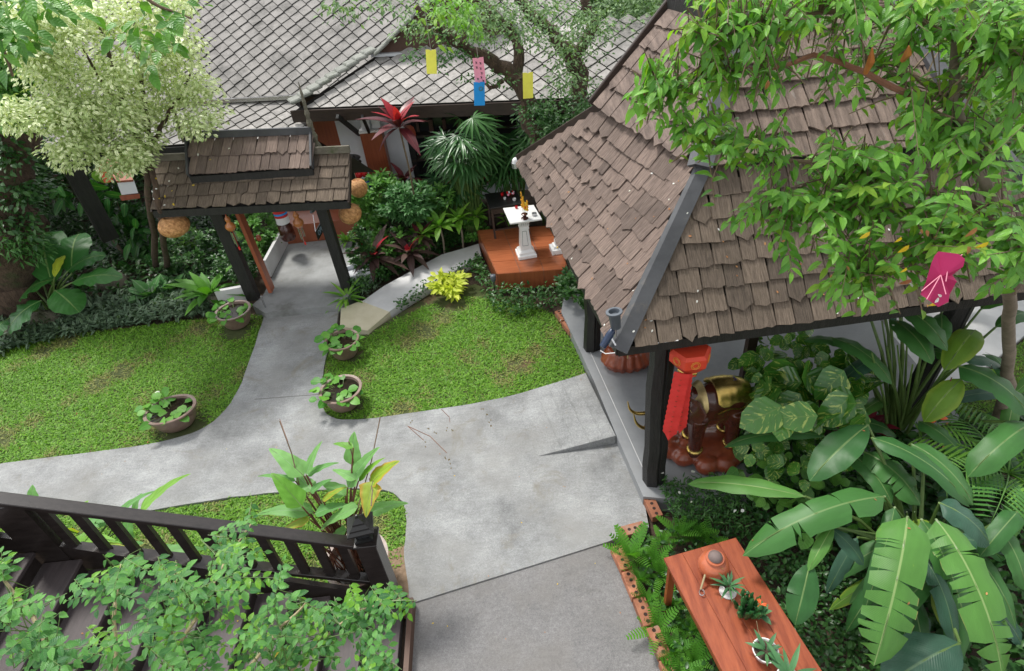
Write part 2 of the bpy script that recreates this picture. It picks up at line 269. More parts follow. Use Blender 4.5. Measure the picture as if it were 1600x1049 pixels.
# ------------------------------------------------------------------ mesh building
ORG = {}
def org(p): return ORG.get(p.name, V((0, 0, 0))) if p else V((0, 0, 0))
def thing(name, loc, label, cat, group=None):
    o = bpy.data.objects.new(name, None); COL.objects.link(o); o.location = loc; o.empty_display_size = .1
    o['label'] = label; o['category'] = cat
    if group: o['group'] = group
    ORG[o.name] = V(loc); return o
def tag(o, label, cat, group=None):
    o['label'] = label; o['category'] = cat
    if group: o['group'] = group
    return o
class MB:
    def __init__(s): s.v = []; s.f = []; s.uv = []
    def add(s, v, f, uv=None):
        n = len(s.v); s.v += [tuple(p) for p in v]; s.f += [tuple(i+n for i in q) for q in f]
        s.uv += list(uv) if uv is not None else [(.5, .5)]*len(v)
    def box(s, c, sz, rz=0.0, Mx=None):
        x, y, z = (q/2 for q in sz)
        p = [V((a*x, b*y, d*z)) for d in (-1, 1) for a, b in ((-1, -1), (1, -1), (1, 1), (-1, 1))]
        R = Mx if Mx is not None else Matrix.Rotation(rz, 3, 'Z')
        s.add([R @ q + V(c) for q in p], [(3, 2, 1, 0), (4, 5, 6, 7), (0, 1, 5, 4), (1, 2, 6, 5), (2, 3, 7, 6), (3, 0, 4, 7)])
    def beam(s, a, b, w, h, up=V((0, 0, 1)), ext=0.0):
        a = V(a); b = V(b); y = (b-a).normalized(); a = a-y*ext; b = b+y*ext
        x = y.cross(up).normalized(); z = x.cross(y)
        s.box((a+b)/2, (w, (b-a).length, h), Mx=Matrix((x, y, z)).transposed())
    def tube(s, pts, rad, n=8, caps=True):
        pts = [V(p) for p in pts]; k = len(pts)
        if isinstance(rad, (int, float)): rad = [rad]*k
        vs = []; fs = []; prev = None
        for i, p in enumerate(pts):
            t = (pts[min(i+1, k-1)]-pts[max(i-1, 0)]).normalized()
            if prev is None: x = t.orthogonal().normalized()
            else:
                x = prev - t*prev.dot(t)
                x = x.normalized() if x.length > 1e-6 else t.orthogonal().normalized()
            prev = x; y = t.cross(x)
            for j in range(n):
                a = 2*math.pi*j/n; vs.append(p+(x*math.cos(a)+y*math.sin(a))*rad[i])
        for i in range(k-1):
            for j in range(n):
                j2 = (j+1) % n; fs.append((i*n+j, i*n+j2, (i+1)*n+j2, (i+1)*n+j))
        if caps: fs.append(tuple(range(n-1, -1, -1))); fs.append(tuple((k-1)*n+j for j in range(n)))
        s.add(vs, fs)
    def lathe(s, prof, n=24, c=(0, 0, 0), wob=0.0, seed=0):
        rs = random.Random(seed); k = len(prof); vs = []; fs = []; c = V(c)
        ph = rs.random()*6
        for i, (r, z) in enumerate(prof):
            for j in range(n):
                a = 2*math.pi*j/n; rr = r*(1+wob*math.sin(2*a+ph)); vs.append(c+V((rr*math.cos(a), rr*math.sin(a), z+wob*.5*r*math.sin(a+ph*2))))
        for i in range(k-1):
            for j in range(n):
                j2 = (j+1) % n; fs.append((i*n+j, i*n+j2, (i+1)*n+j2, (i+1)*n+j))
        fs.append(tuple(range(n-1, -1, -1))); fs.append(tuple((k-1)*n+j for j in range(n)))
        s.add(vs, fs)
    def prism(s, poly, z0, z1):
        n = len(poly); area = sum(poly[i][0]*poly[(i+1) % n][1]-poly[(i+1) % n][0]*poly[i][1] for i in range(n))
        if area < 0: poly = poly[::-1]
        zz = z1 if callable(z1) else (lambda x, y: z1)
        vs = [(p[0], p[1], z0) for p in poly]+[(p[0], p[1], zz(p[0], p[1])) for p in poly]
        fs = [tuple(range(n-1, -1, -1)), tuple(range(n, 2*n))]+[(i, (i+1) % n, (i+1) % n+n, i+n) for i in range(n)]
        s.add(vs, fs)
    def sphere(s, c, r, n=12, sq=(1, 1, 1), m=None):
        m = m or n//2; prof = [(max(1e-4, math.sin(math.pi*i/m))*r, -math.cos(math.pi*i/m)*r) for i in range(m+1)]
        q = MB(); q.lathe(prof, n)
        s.add([V((p[0]*sq[0], p[1]*sq[1], p[2]*sq[2]))+V(c) for p in q.v], q.f)
    def mesh(s, name, off=V((0, 0, 0))):
        me = bpy.data.meshes.new(name); me.from_pydata([tuple(V(p)-off) for p in s.v], [], s.f)
        uvl = me.uv_layers.new(name='UVMap'); li = np.zeros(len(me.loops), dtype=np.int32); me.loops.foreach_get('vertex_index', li)
        uvl.data.foreach_set('uv', np.array(s.uv, dtype=np.float32)[li].ravel()); return me
    def build(s, name, mat, parent=None, smooth=False, base=None, kind=None, bevel=0.0):
        off = org(parent) if parent else (V(base) if base is not None else V((0, 0, 0)))
        me = s.mesh(name, off); me.materials.append(M[mat])
        if smooth:
            me.shade_smooth()
            try: me.set_sharp_from_angle(angle=math.radians(50))
            except Exception: pass
        o = bpy.data.objects.new(name, me); COL.objects.link(o)
        if parent: o.parent = parent; ORG[o.name] = off
        else: o.location = off; ORG[o.name] = off
        if kind: o['kind'] = kind
        if bevel:
            b = o.modifiers.new('bevel', 'BEVEL'); b.width = bevel; b.segments = 1; b.limit_method = 'ANGLE'; b.angle_limit = .8
        return o
def inst(me, name, parent, Mx, off=None):
    o = bpy.data.objects.new(name, me); COL.objects.link(o); o.parent = parent
    off = org(parent) if off is None else off
    o.matrix_basis = Matrix.Translation(-off) @ Mx; return o
def copy_tree(o, parent=None):
    c = o.copy(); COL.objects.link(c)
    if parent: c.parent = parent
    for ch in [q for q in KIDS(o)]: copy_tree(ch, c)
    return c
def KIDS(o): return [q for q in list(COL.objects) if q.parent == o]
def dupthing(o, loc, label, rz=0.0, sc=1.0):
    c = copy_tree(o); c.location = loc; c.rotation_euler = (0, 0, rz); c.scale = (sc, sc, sc); c['label'] = label; ORG[c.name] = V(loc); return c

# leaf templates: dict v(k,3) f uv
def tmpl(L=1.0, Wd=.35, segs=3, fold=.25, droop=.25, shape='ovate', crossn=1):
    v = []; uv = []; f = []
    ts = [i/segs for i in range(segs+1)]
    def w(t):
        if shape == 'ovate': return math.sin(math.pi*t**.8)**.8
        if shape == 'lance': return math.sin(math.pi*t**.9)**.9
        if shape == 'strap': return min(1, t*5+.25)*min(1, (1-t)*3)
        if shape == 'round': return math.sqrt(max(0, 1-(2*t-1)**2))
        if shape == 'heart': return (math.sqrt(max(0, 1-(2*t-1)**2))*(1.1 if t < .5 else 1)*(1-.25*t))
        return math.sin(math.pi*t)
    rows = []
    for t in ts:
        y = L*t; zc = -droop*L*t*t; ww = Wd*L*.5*w(t)
        if ww < 1e-4: rows.append([len(v)]); v.append((0, y, zc)); uv.append((.5, t))
        else:
            r = []
            for s_ in (-1, 0, 1):
                r.append(len(v)); v.append((s_*ww, y, zc+(fold*ww if s_ else 0))); uv.append((.5+s_*.5, t))
            rows.append(r)
    for a, b in zip(rows, rows[1:]):
        if len(a) == 1 and len(b) == 3: f += [(a[0], b[1], b[0]), (a[0], b[2], b[1])]
        elif len(a) == 3 and len(b) == 1: f += [(a[0], a[1], b[0]), (a[1], a[2], b[0])]
        elif len(a) == 3: f += [(a[0], a[1], b[1], b[0]), (a[1], a[2], b[2], b[1])]
    return dict(v=np.array(v, dtype=np.float32), f=f, uv=np.array(uv, dtype=np.float32))
def tmesh(t, name, mat, smooth=True):
    me = bpy.data.meshes.new(name); me.from_pydata([tuple(map(float, p)) for p in t['v']], [], t['f'])
    li = np.zeros(len(me.loops), dtype=np.int32); me.loops.foreach_get('vertex_index', li)
    uvl = me.uv_layers.new(name='UVMap'); uvl.data.foreach_set('uv', t['uv'][li].ravel())
    me.materials.append(M[mat])
    if smooth: me.shade_smooth()
    return me
def frames(pos, d, up, sc):
    pos = np.asarray(pos, float); d = np.asarray(d, float); up = np.asarray(up, float)
    y = d/np.linalg.norm(d, axis=1, keepdims=True)
    x = np.cross(y, up); nx = np.linalg.norm(x, axis=1, keepdims=True); x = np.where(nx > 1e-5, x/np.maximum(nx, 1e-5), [[1, 0, 0]])
    z = np.cross(x, y); sc = np.asarray(sc, float).reshape(-1, 1)
    Ms = np.zeros((len(pos), 3, 4)); Ms[:, :, 0] = x*sc; Ms[:, :, 1] = y*sc; Ms[:, :, 2] = z*sc; Ms[:, :, 3] = pos
    return Ms
def joined(t, Ms, name, mat, parent=None, kind='stuff', base=None, smooth=True, seed=0):
    off = org(parent) if parent else (V(base) if base is not None else V((0, 0, 0)))
    N = len(Ms); k = len(t['v'])
    vs = np.einsum('nij,kj->nki', Ms[:, :, :3], t['v'])+Ms[:, None, :, 3]-np.array(off)
    me = bpy.data.meshes.new(name); me.vertices.add(N*k); me.vertices.foreach_set('co', vs.astype(np.float32).ravel())
    lens = [len(q) for q in t['f']]; flat_ = [i for q in t['f'] for i in q]; nl = len(flat_)
    li = (np.arange(N)[:, None]*k+np.array(flat_)[None]).astype(np.int32).ravel()
    me.loops.add(N*nl); me.loops.foreach_set('vertex_index', li)
    st = np.cumsum([0]+lens[:-1]); ls = (np.arange(N)[:, None]*nl+st[None]).astype(np.int32).ravel()
    me.polygons.add(N*len(lens)); me.polygons.foreach_set('loop_start', ls)
    me.update(calc_edges=True)
    uvl = me.uv_layers.new(name='UVMap'); uvl.data.foreach_set('uv', np.tile(t['uv'][flat_], (N, 1)).astype(np.float32).ravel())
    a = me.attributes.new('rnd', 'FLOAT', 'FACE'); a.data.foreach_set('value', np.repeat(np.random.RandomState(seed).rand(N), len(lens)).astype(np.float32))
    me.materials.append(M[mat]); me.validate()
    if smooth: me.shade_smooth()
    o = bpy.data.objects.new(name, me); COL.objects.link(o)
    if parent: o.parent = parent
    else: o.location = off
    ORG[o.name] = off
    if kind: o['kind'] = kind
    return o
def M4(m): return Matrix([list(map(float, r)) for r in m]+[[0, 0, 0, 1]])
CP = np.array(CAM)
def pieces(t, Ms, name, mat, parent, limit=290, stuffname=None, meshes=None, mats=None, smooth=True, seed=0):
    """largest `limit` in view are parts, the rest one joined part"""
    if len(Ms) == 0: return
    d = np.linalg.norm(Ms[:, :, 3]-CP, axis=1); sz = np.linalg.norm(Ms[:, :, 1], axis=1)/d
    q = Ms[:, :, 3]-CP; zf = q@np.array(Fw); px = q@np.array(Rt)/np.maximum(zf, .01)*FPX; py = q@np.array(Up)/np.maximum(zf, .01)*FPX
    sz = np.where((zf > 0) & (abs(px) < 830) & (abs(py) < 550), sz, sz*.01)
    o = np.argsort(-sz); me = tmesh(t, name, mat, smooth)
    for i in o[:limit]: inst(me, name, parent, M4(Ms[i]))
    if len(o) > limit: joined(t, Ms[o[limit:]], stuffname or name, mat, parent, 'stuff', smooth=smooth, seed=seed)
def rvec(rs, n): 
    v = rs.normal(size=(n, 3)); return v/np.linalg.norm(v, axis=1, keepdims=True)

LF = dict(
    small=tmpl(1, .5, 2, .3, .15, 'ovate'), ov=tmpl(1, .42, 3, .3, .3, 'ovate'), ovw=tmpl(1, .55, 3, .25, .25, 'ovate'),
    tree=tmpl(1, .4, 4, .28, .35, 'ovate'), lance=tmpl(1, .16, 4, .3, .4, 'lance'), lancew=tmpl(1, .26, 4, .3, .35, 'lance'),
    blade=tmpl(1, .13, 2, .1, .5, 'strap'), grass=tmpl(1, .24, 2, .2, .5, 'strap'), strap=tmpl(1, .11, 5, .35, .6, 'strap'), heart=tmpl(1, .85, 5, .12, .25, 'heart'),
    rnd=tmpl(1, .95, 4, .15, .1, 'round'), taro=tmpl(1, .55, 7, .16, .3, 'heart'), cal=tmpl(1, .45, 5, .2, .35, 'ovate'), strapw=tmpl(1, .2, 5, .3, .6, 'lance'))
exec_parts = []

# ------------------------------------------------------------------ THE SETTING: ground, paths, lawns
def poly_px(pts, z=0.0): return [tuple(G(x, y, z))[:2] for x, y in pts]
def chaikin(p, it=2):
    for _ in range(it):
        q = [p[0]]
        for a, b in zip(p, p[1:]): q += [(a[0]*.75+b[0]*.25, a[1]*.75+b[1]*.25), (a[0]*.25+b[0]*.75, a[1]*.25+b[1]*.75)]
        p = q+[p[-1]]
    rs = random.Random(len(p)); return [p[0]]+[(x+rs.uniform(-.008, .008), y+rs.uniform(-.008, .008)) for x, y in p[1:-1]]+[p[-1]]
def structure(mb, name, mat, **k): return mb.build(name, mat, kind='structure', **k)
m = MB(); m.box((0, 60, -.25), (260, 260, .3)); structure(m, 'ground', 'soil')
lawnL = poly_px([(0, 725), (100, 712), (200, 700), (280, 685), (330, 665), (365, 625), (385, 580), (404, 520), (413, 494)])
lawnL = chaikin(lawnL)
lawnM = poly_px([(525, 520), (508, 560), (502, 600), (503, 640), (520, 655), (560, 657), (640, 645), (750, 630), (850, 605), (915, 583), (900, 545), (866, 490)])
lawnB = poly_px([(0, 800), (200, 805), (300, 785), (400, 772), (500, 765), (600, 762), (630, 780), (637, 820), (630, 860), (640, 940)])
lawnM = chaikin(lawnM[:9])+lawnM[9:]; NM = len(lawnM)-3; lawnB = chaikin(lawnB)
path = [(-13, 6.25)] + lawnL + [tuple(G(530, 480))[:2], (-3.0, 8.7)] + lawnM[:NM] + [tuple(G(915, 583))[:2], tuple(G(963, 682))[:2], tuple(G(1006, 780))[:2], tuple(G(1014, 824))[:2], tuple(G(948, 847))[:2], tuple(G(635, 945))[:2]] + lawnB[::-1] + [(-13, 5.2)]
m = MB(); m.prism(path, -.12, 0); structure(m, 'path', 'concrete')
j1, j2 = G(635, 945), G(948, 847)
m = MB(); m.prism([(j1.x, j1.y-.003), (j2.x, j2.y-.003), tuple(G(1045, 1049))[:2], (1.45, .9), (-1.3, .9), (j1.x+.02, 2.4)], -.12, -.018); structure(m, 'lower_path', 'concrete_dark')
# tan patch strip by newel
m = MB(); m.prism([tuple(G(*q))[:2] for q in [(637, 850), (600, 862), (590, 960), (642, 960)]], -.1, -.012); structure(m, 'sandy_strip', 'sandy_soil')
# lawns (soil sheets)
m = MB(); m.prism([(-13, 6.27)]+[(x-.01, y) for x, y in lawnL]+[(-4.6, 9.3), (-13, 9.6)], -.1, -.03); structure(m, 'lawn_ground_left', 'lawn_soil')
m = MB(); m.prism(lawnM+[(.35, 8.9), (-.14, 9.0), (-.55, 9.5), (-1.3, 9.35), (-2.0, 8.75), (-2.45, 8.3)], -.1, -.03); structure(m, 'lawn_ground_middle', 'lawn_soil')
m = MB(); m.prism([(-13, 5.2)]+lawnB+[(-1.5, 3.2), (-13, 3.2)], -.1, -.03); structure(m, 'lawn_ground_near', 'lawn_soil')
# gate floor, one step up
gs_l, gs_r = G(413, 493, .12), G(530, 480, .12)
gb_l, gb_r = V((-4.47, 11.63, .12)), V((-3.0, 11.63, .12))
m = MB(); m.prism([tuple(G(413, 489, .12))[:2], tuple(G(534, 477, .12))[:2], (-2.78, 9.6), (-2.85, 11.63), (-4.47, 11.63), (-4.5, 9.7), (-4.62, 9.4)], -.12, .12); structure(m, 'gate_floor', 'concrete_gate')
m = MB(); m.beam(G(398, 624, .002), G(502, 616, .002), .012, .004); structure(m, 'path_joint', 'concrete_dark')
# curved side path and yellow slab
cp_out = [(566, 471), (600, 447), (640, 425), (690, 398), (725, 388), (748, 381)]
cp_in = [(752, 400), (720, 418), (690, 436), (640, 466), (608, 487)]
m = MB(); m.prism([tuple(G(x, y, .06))[:2] for x, y in cp_out+cp_in], -.12, .06); structure(m, 'side_path', 'concrete_white')
m = MB(); m.prism([tuple(G(x, y, .055))[:2] for x, y in [(533, 482), (565, 470), (609, 487), (574, 517), (531, 510)]], -.12, .055); structure(m, 'stepping_slab', 'sandstone')
# pavilion floor, ramp
PF = .14
m = MB(); m.prism([tuple(G(x, y, PF))[:2] for x, y in [(877, 487), (905, 546), (930, 600), (963, 680), (1005, 776)]]+[(1.75, 4.2), (5.35, 4.35), (5.6, 8.6), (1.0, 8.75)], -.12, PF); structure(m, 'pavilion_floor', 'concrete_smooth')
A, B, C_, D_ = G(842, 713), G(962, 681, PF), G(914, 584, PF), G(800, 619)
m = MB(); z0 = .004
m.add([A+V((0, 0, z0)), B, C_, D_+V((0, 0, z0)), V((A.x, A.y, -.1)), V((B.x, B.y, -.1)), V((C_.x, C_.y, -.1)), V((D_.x, D_.y, -.1))], [(0, 1, 2, 3), (4, 5, 1, 0), (5, 6, 2, 1), (6, 7, 3, 2), (7, 4, 0, 3)])
for k in range(4):    # scored grip lines, shallow ribs
    t = .3+.18*k; a = A.lerp(B, t)+V((0, 0, .006)); b = D_.lerp(C_, t)+V((0, 0, .006)); m.beam(a, b, .012, .006)
structure(m, 'ramp', 'concrete')
m = MB()
for q in ([(920, 545), (1006, 735)],):
    m.beam(G(*q[0], PF+.001), G(*q[1], PF+.001), .008, .004)
structure(m, 'floor_seam', 'concrete_white')
# far side path and lawn beyond pavilion
m = MB(); m.prism([(5.0, 5.55), (6.15, 5.75), (7.6, 6.6), (20, 8), (20, 10.5), (6.0, 8.3), (5.7, 7.1)], -.1, .004); structure(m, 'far_path', 'concrete_white')
farlawn1 = [(4.6, 4.35), (6.0, 4.35), (8.2, 4.4), (9, 6.3), (7.6, 6.55), (6.2, 5.7), (5.0, 5.5)]
farlawn2 = [(5.3, 6.9), (5.95, 8.4), (8, 9.2), (8, 14), (3.5, 14), (3.2, 9)]

# ------------------------------------------------------------------ shingles
def shingle_mesh(seed, name='shingle', mat='shingle'):
    rs = random.Random(seed); mb = MB()
    b = [(-.49, rs.uniform(-.02, .03)), (-.2, rs.uniform(-.025, .025)), (.08, rs.uniform(-.03, .03)), (.28, rs.uniform(-.03, .03)), (.49, rs.uniform(-.02, .05))]
    if seed == 5: b[2] = (.08, -.09); b[0] = (-.49, .1); b[4] = (.49, .09)
    out = b+[(.47, 1), (-.47, 1)]
    n = 7; th = 1.0
    zz = lambda y: .0
    vs = [(x, y, 0) for x, y in out]+[(x, y, th) for x, y in out]
    fs = [tuple(range(n-1, -1, -1)), tuple(range(n, 2*n))]+[(i, (i+1) % n, (i+1) % n+n, i+n) for i in range(n)]
    mb.add(vs, fs); me = mb.mesh(name); me.materials.append(M[mat]); return me
SH = {k: [shingle_mesh(i, mat=k) for i in range(9)] for k in ('shingle', 'shingle_pale', 'shingle_moss')}
def shingle_rows(BL, BR, TL, TR, expo, wr, seed, thick=.016, lift=.035, jit=.012, cl=0.0, cr=0.0):
    rs = random.Random(seed); out = []
    sl = ((TL-BL).length+(TR-BR).length)/2; n = max(1, round(sl/expo))
    for j in range(n):
        v0 = j/n; L = BL.lerp(TL, min(1, v0+.55/n)); R = BR.lerp(TR, min(1, v0+.55/n)); Ys = ((TL+TR)-(BL+BR)).normalized()*(.55*sl/n); L = L-Ys; R = R-Ys; v1 = min(1.0, (j+1.45)/n)
        X = (R-L).normalized(); L = L+X*cl; R = R-X*cr; w = (R-L).length; x = 0
        Yd = (TL+TR)-(BL+BR); Yd = (Yd-X*Yd.dot(X)).normalized()
        Z = X.cross(Yd).normalized(); ln = sl/n*1.42
        while x < w-.02:
            ww = rs.uniform(*wr)*(1.35 if rs.random() < .12 else 1); ww = min(ww, w-x)
            c = L+X*(x+ww/2)+Z*(rs.uniform(0, .008))+Yd*rs.uniform(-jit, jit)
            a = math.atan2(lift, ln)+rs.uniform(-.012, .02); y2 = (Yd*math.cos(a)-Z*math.sin(a)); z2 = X.cross(y2)
            tw = rs.uniform(-.018, .018); X2 = (X*math.cos(tw)+y2*math.sin(tw)); y3 = z2.cross(X2)
            p = c+Z*lift
            Mx = Matrix(((X2.x*ww*.985, y3.x*ln, z2.x*thick, p.x), (X2.y*ww*.985, y3.y*ln, z2.y*thick, p.y), (X2.z*ww*.985, y3.z*ln, z2.z*thick, p.z), (0, 0, 0, 1)))
            out.append((rs.randrange(9), Mx)); x += ww+rs.uniform(.001, .006)
    return out
def lay_shingles(lst, kind, parent, limit=290):
    """kind: mesh set; lst sorted by nearness; extra joined"""
    lst = sorted(lst, key=lambda q: (q[1].translation-CAM).length)
    for i, Mx in lst[:limit]: inst(SH[kind][i], 'shingle', parent, Mx)
    if lst[limit:]:
        mb = MB()
        for i, Mx in lst[limit:]:
            me = SH[kind][i]; mb.add([Mx @ v.co for v in me.vertices], [tuple(p.vertices) for p in me.polygons])
        mb.build('shingle', kind, parent, kind='stuff')
def slab_quad(mb, BL, BR, TL, TR, th=.04, drop=0.0):
    n = (BR-BL).cross(TL-BL).normalized()
    q = [BL, BR, TR, TL]; q = [p-n*(drop+.04) for p in q]
    mb.add([p-n*th for p in q]+q, [(3, 2, 1, 0), (4, 5, 6, 7), (0, 1, 5, 4), (1, 2, 6, 5), (2, 3, 7, 6), (3, 0, 4, 7)])

# ------------------------------------------------------------------ PAVILION
pav = thing('pavilion', (3.2, 6.3, PF), 'open garden pavilion with a steep weathered wooden shingle roof on charred black posts', 'pavilion')
E1, E0, E2 = V((.44, 8.98, 2.45)), V((.945, 4.23, 2.45)), V((5.55, 4.42, 2.45))   # eave corners
E0 = G(966, 541, 2.45); E1 = G(812, 254, 2.45); E2 = V((5.5, 4.46, 2.45))
T0, T1, T2 = G(1093, 272, 3.58), G(936, 178, 3.58), V((4.6, 5.33, 3.58))
E3 = V((5.9, 9.0, 2.45)); T3 = V((4.7, 7.6, 3.58))
U0_, U1_, U2_ = G(1088, 262, 3.64), G(928, 166, 3.64), G(1523, 228, 3.64)
W0 = G(1148, 34, 4.62); W1 = G(1051, 8, 4.62); W2 = V((4.1, 6.58, 4.62))
rdg0, rdg1 = V((2.75, 7.05, 5.05)), V((4.0, 7.05, 5.05))
m = MB(); slab_quad(m, E1, E0, T1, T0, .03); slab_quad(m, E0, E2, T0, T2, .03); slab_quad(m, E2, E3, T2, T3, .03); slab_quad(m, E3, E1, T3, T1, .03)
U3_ = V((4.9, 7.8, 3.64)); W3 = V((4.1, 7.4, 4.62))
slab_quad(m, U1_, U0_, W1, W0, .03); slab_quad(m, U0_, U2_, W0, W2, .03); slab_quad(m, U2_, U3_, W2, W3, .03); slab_quad(m, U3_, U1_, W3, W1, .03)
slab_quad(m, W0, W2, rdg0, rdg1, .03); slab_quad(m, W3, W1, rdg1, rdg0, .03)
m.build('roof_deck', 'roof_under', pav)
left = shingle_rows(E1, E0, T1, T0, .26, (.15, .28), 3, lift=.055, jit=.028, cr=.05); front = shingle_rows(E0, E2, T0, T2, .25, (.13, .25), 4, cl=.07)
upl = shingle_rows(U1_, U0_, W1, W0, .27, (.16, .26), 5, lift=.05, cr=.08); upf = shingle_rows(U0_, U2_, W0, W2,   .26, (.15, .25), 6, lift=.045, cl=.1)
upf2 = shingle_rows(W0, W2, rdg0, rdg1, .24, (.13, .2), 16)
lay_shingles(left, 'shingle_pale', pav, 170); lay_shingles(front, 'shingle_moss', pav, 150)
lay_shingles(upl, 'shingle_pale', pav, 0); lay_shingles(upf+upf2, 'shingle', pav, 0)
def hipboard(a, b, name='hip_board', w=.13, h=.1, lift=.06, mat='grey_board'):
    mb = MB(); mb.beam(V(a)+V((0, 0, lift)), V(b)+V((0, 0, lift)), w, h, ext=.05); return mb.build(name, mat, pav, bevel=.01)
def hipcap(a, b, na, nb, w=.17, name='hip_board', lift=.075, mat='grey_board', par=None):
    """two boards lying on either side of a hip, meeting at the top"""
    a = V(a)+V((0, 0, lift)); b = V(b)+V((0, 0, lift)); y = (b-a).normalized(); mb = MB()
    sa = y.cross(na).normalized(); sb = y.cross(nb).normalized()
    if sa.dot(sb) > 0: sb = -sb
    outs = []
    for s_, n_ in ((sa, na), (sb, nb)):
        p = [a, b, b+s_*w*1.0, a+s_*w*1.3]
        mb.add([q for q in p]+[q-n_*.025 for q in p], [(0, 1, 2, 3), (7, 6, 5, 4), (0, 4, 5, 1), (1, 5, 6, 2), (2, 6, 7, 3), (3, 7, 4, 0)])
    me = mb.build(name, mat, par or pav); return me
def nrm(a, b, c):
    n = (b-a).cross(c-a).normalized(); return n if n.z > 0 else -n
nL, nF = nrm(E1, E0, T0), nrm(E0, E2, T0)
yh = (T0-E0).normalized()
sL = nL.cross(yh); sL = sL if (E1-E0).dot(sL) > 0 else -sL
sF = nF.cross(yh); sF = sF if (E2-E0).dot(sF) > 0 else -sF
m = MB(); a0, b0 = E0+V((0, 0, .1))-yh*.1, T0+V((0, 0, .11))
for s_, n_, wa, wb in ((sL, nL, .08, .06), (sF, nF, .135, .115)):
    p = [a0, b0, b0+s_*wb, a0+s_*wa]
    m.add(p+[q-n_*.05 for q in p], [(0, 1, 2, 3), (7, 6, 5, 4), (0, 4, 5, 1), (1, 5, 6, 2), (2, 6, 7, 3), (3, 7, 4, 0)])
m.build('hip_board', 'grey_board', pav)
nUL, nUF = nrm(U1_, U0_, W0), nrm(U0_, U2_, W0); yh = (W0-U0_).normalized()
sL2 = nUL.cross(yh); sL2 = sL2 if (U1_-U0_).dot(sL2) > 0 else -sL2
sF2 = nUF.cross(yh); sF2 = sF2 if (U2_-U0_).dot(sF2) > 0 else -sF2
m = MB(); a0, b0 = U0_+V((0, 0, .13))-yh*.1, W0+V((0, 0, .13))
for s_, n_, wa in ((sL2, nUL, .09), (sF2, nUF, .16)):
    p = [a0, b0, b0+s_*wa, a0+s_*wa]
    m.add(p+[q-n_*.04 for q in p], [(0, 1, 2, 3), (7, 6, 5, 4), (0, 4, 5, 1), (1, 5, 6, 2), (2, 6, 7, 3), (3, 7, 4, 0)])
m.build('hip_board', 'grey_board', pav)
hipboard(E1+V((0, .03, 0)), T1+V((0, .03, 0)), w=.05, h=.12, mat='dark_brown'); hipboard(U1_, W1+V((0, 0, 0)), w=.05, h=.12, mat='dark_brown')
hipboard(E2, T2); hipboard(U2_, W2, w=.16); hipboard(rdg0, rdg1, 'ridge_board')
# gable vent at upper left
m = MB(); gv = [W1+V((.02, -.02, .02)), W0+V((.02, .02, .02)), rdg0+V((-.02, 0, .05))]
m.add(gv+[q+V((.06, 0, 0)) for q in gv], [(0, 1, 2), (5, 4, 3), (0, 3, 4, 1), (1, 4, 5, 2), (2, 5, 3, 0)]); m.build('gable', 'black_wood', pav)
m = MB(); m.beam(W1+V((-.03, 0, .06)), W0+V((-.03, 0, .06)), .1, .16, ext=.06); m.build('gable_beam', 'black_wood', pav)
# eave beams and rafters
m = MB()
for a, b in ((E1, E0), (E0, E2), (E2, E3), (E3, E1)): m.beam(a-V((0, 0, .06)), b-V((0, 0, .06)), .04, .1)
m.build('fascia', 'black_wood', pav)
def roughpost(par, base, h, r, lean=(0, 0), seed=0, name='post', mat='black_wood', sq=False):
    rs = random.Random(seed); pts = []; rad = []
    for i in range(9):
        t = i/8; pts.append(V(base)+V((lean[0]*t+rs.uniform(-.012, .012), lean[1]*t+rs.uniform(-.012, .012), h*t))); rad.append(r*(1.08-.14*t)*rs.uniform(.94, 1.06))
    mb = MB(); mb.tube(pts, rad, 6 if not sq else 4)
    mb.tube([p+V((r*.75, -.02, 0)) for p in pts[:-1]], [q*.62 for q in rad[:-1]], 5)
    return mb.build(name, mat, par, smooth=False)
pFL = G(1018, 752, PF); pBL = G(924, 545, PF)
for i, (b, r, ln) in enumerate(((pFL, .105, (-.02, .02)), (pBL, .1, (.03, .0)), (V((1.4, 8.5, PF)), .09, (0, 0)), (V((4.72, 5.05, PF)), .11, (.12, -.02)), (V((4.9, 7.6, PF)), .1, (0, 0)))):
    roughpost(pav, b, 2.42, r, ln, i)
m = MB(); m.beam(V((1.45, 4.75, 2.5)), V((1.25, 8.5, 2.5)), .1, .14); m.beam(V((1.45, 4.75, 2.5)), V((4.85, 5.0, 2.5)), .1, .14); m.beam(V((4.85, 5.0, 2.5)), V((4.9, 7.8, 2.5)), .1, .14); m.beam(V((1.25, 8.5, 2.5)), V((4.9, 7.8, 2.5)), .1, .14); m.build('beam', 'dark_brown', pav)
m = MB(); m.beam(G(1176, 525, 1.0)+V((0, 0, -.8)), G(1176, 525, 1.0)+V((0, 0, 1.4)), .12, .1, up=V((0, 1, 0))); m.build('inner_post', 'dark_brown', pav)

# spotlight fixture on the pavilion corner
fx = G(962, 518, 2.62)
t = thing('spotlight', fx, 'grey cone shaped spotlight clamped on the pavilion roof corner', 'spotlight')
m = MB(); ax = V((.02, -.03, 1)).normalized()
def cone(mb, c, ax, prof, n=16):
    q = MB(); q.lathe(prof, n); R = ax.to_track_quat('Z', 'Y').to_matrix(); mb.add([R @ V(p)+c for p in q.v], q.f)
sp = D(961, 500, (fx-CAM).length-.05)
cone(m, sp, V((-.1, .1, 1)).normalized(), [(.035, -.09), (.045, -.08), (.055, .06), (.075, .075), (.075, .088), (.05, .09), (.04, .05)]); m.build('lamp_head', 'lamp_grey', t, smooth=True)
m = MB(); m.tube([fx+V((.0, 0, -.06)), fx, sp], .01, 6); m.build('bracket', 'silver', t)
t = thing('floodlight', G(950, 530, 2.5), 'navy blue spotlight pointing down beside the pavilion roof corner', 'spotlight')
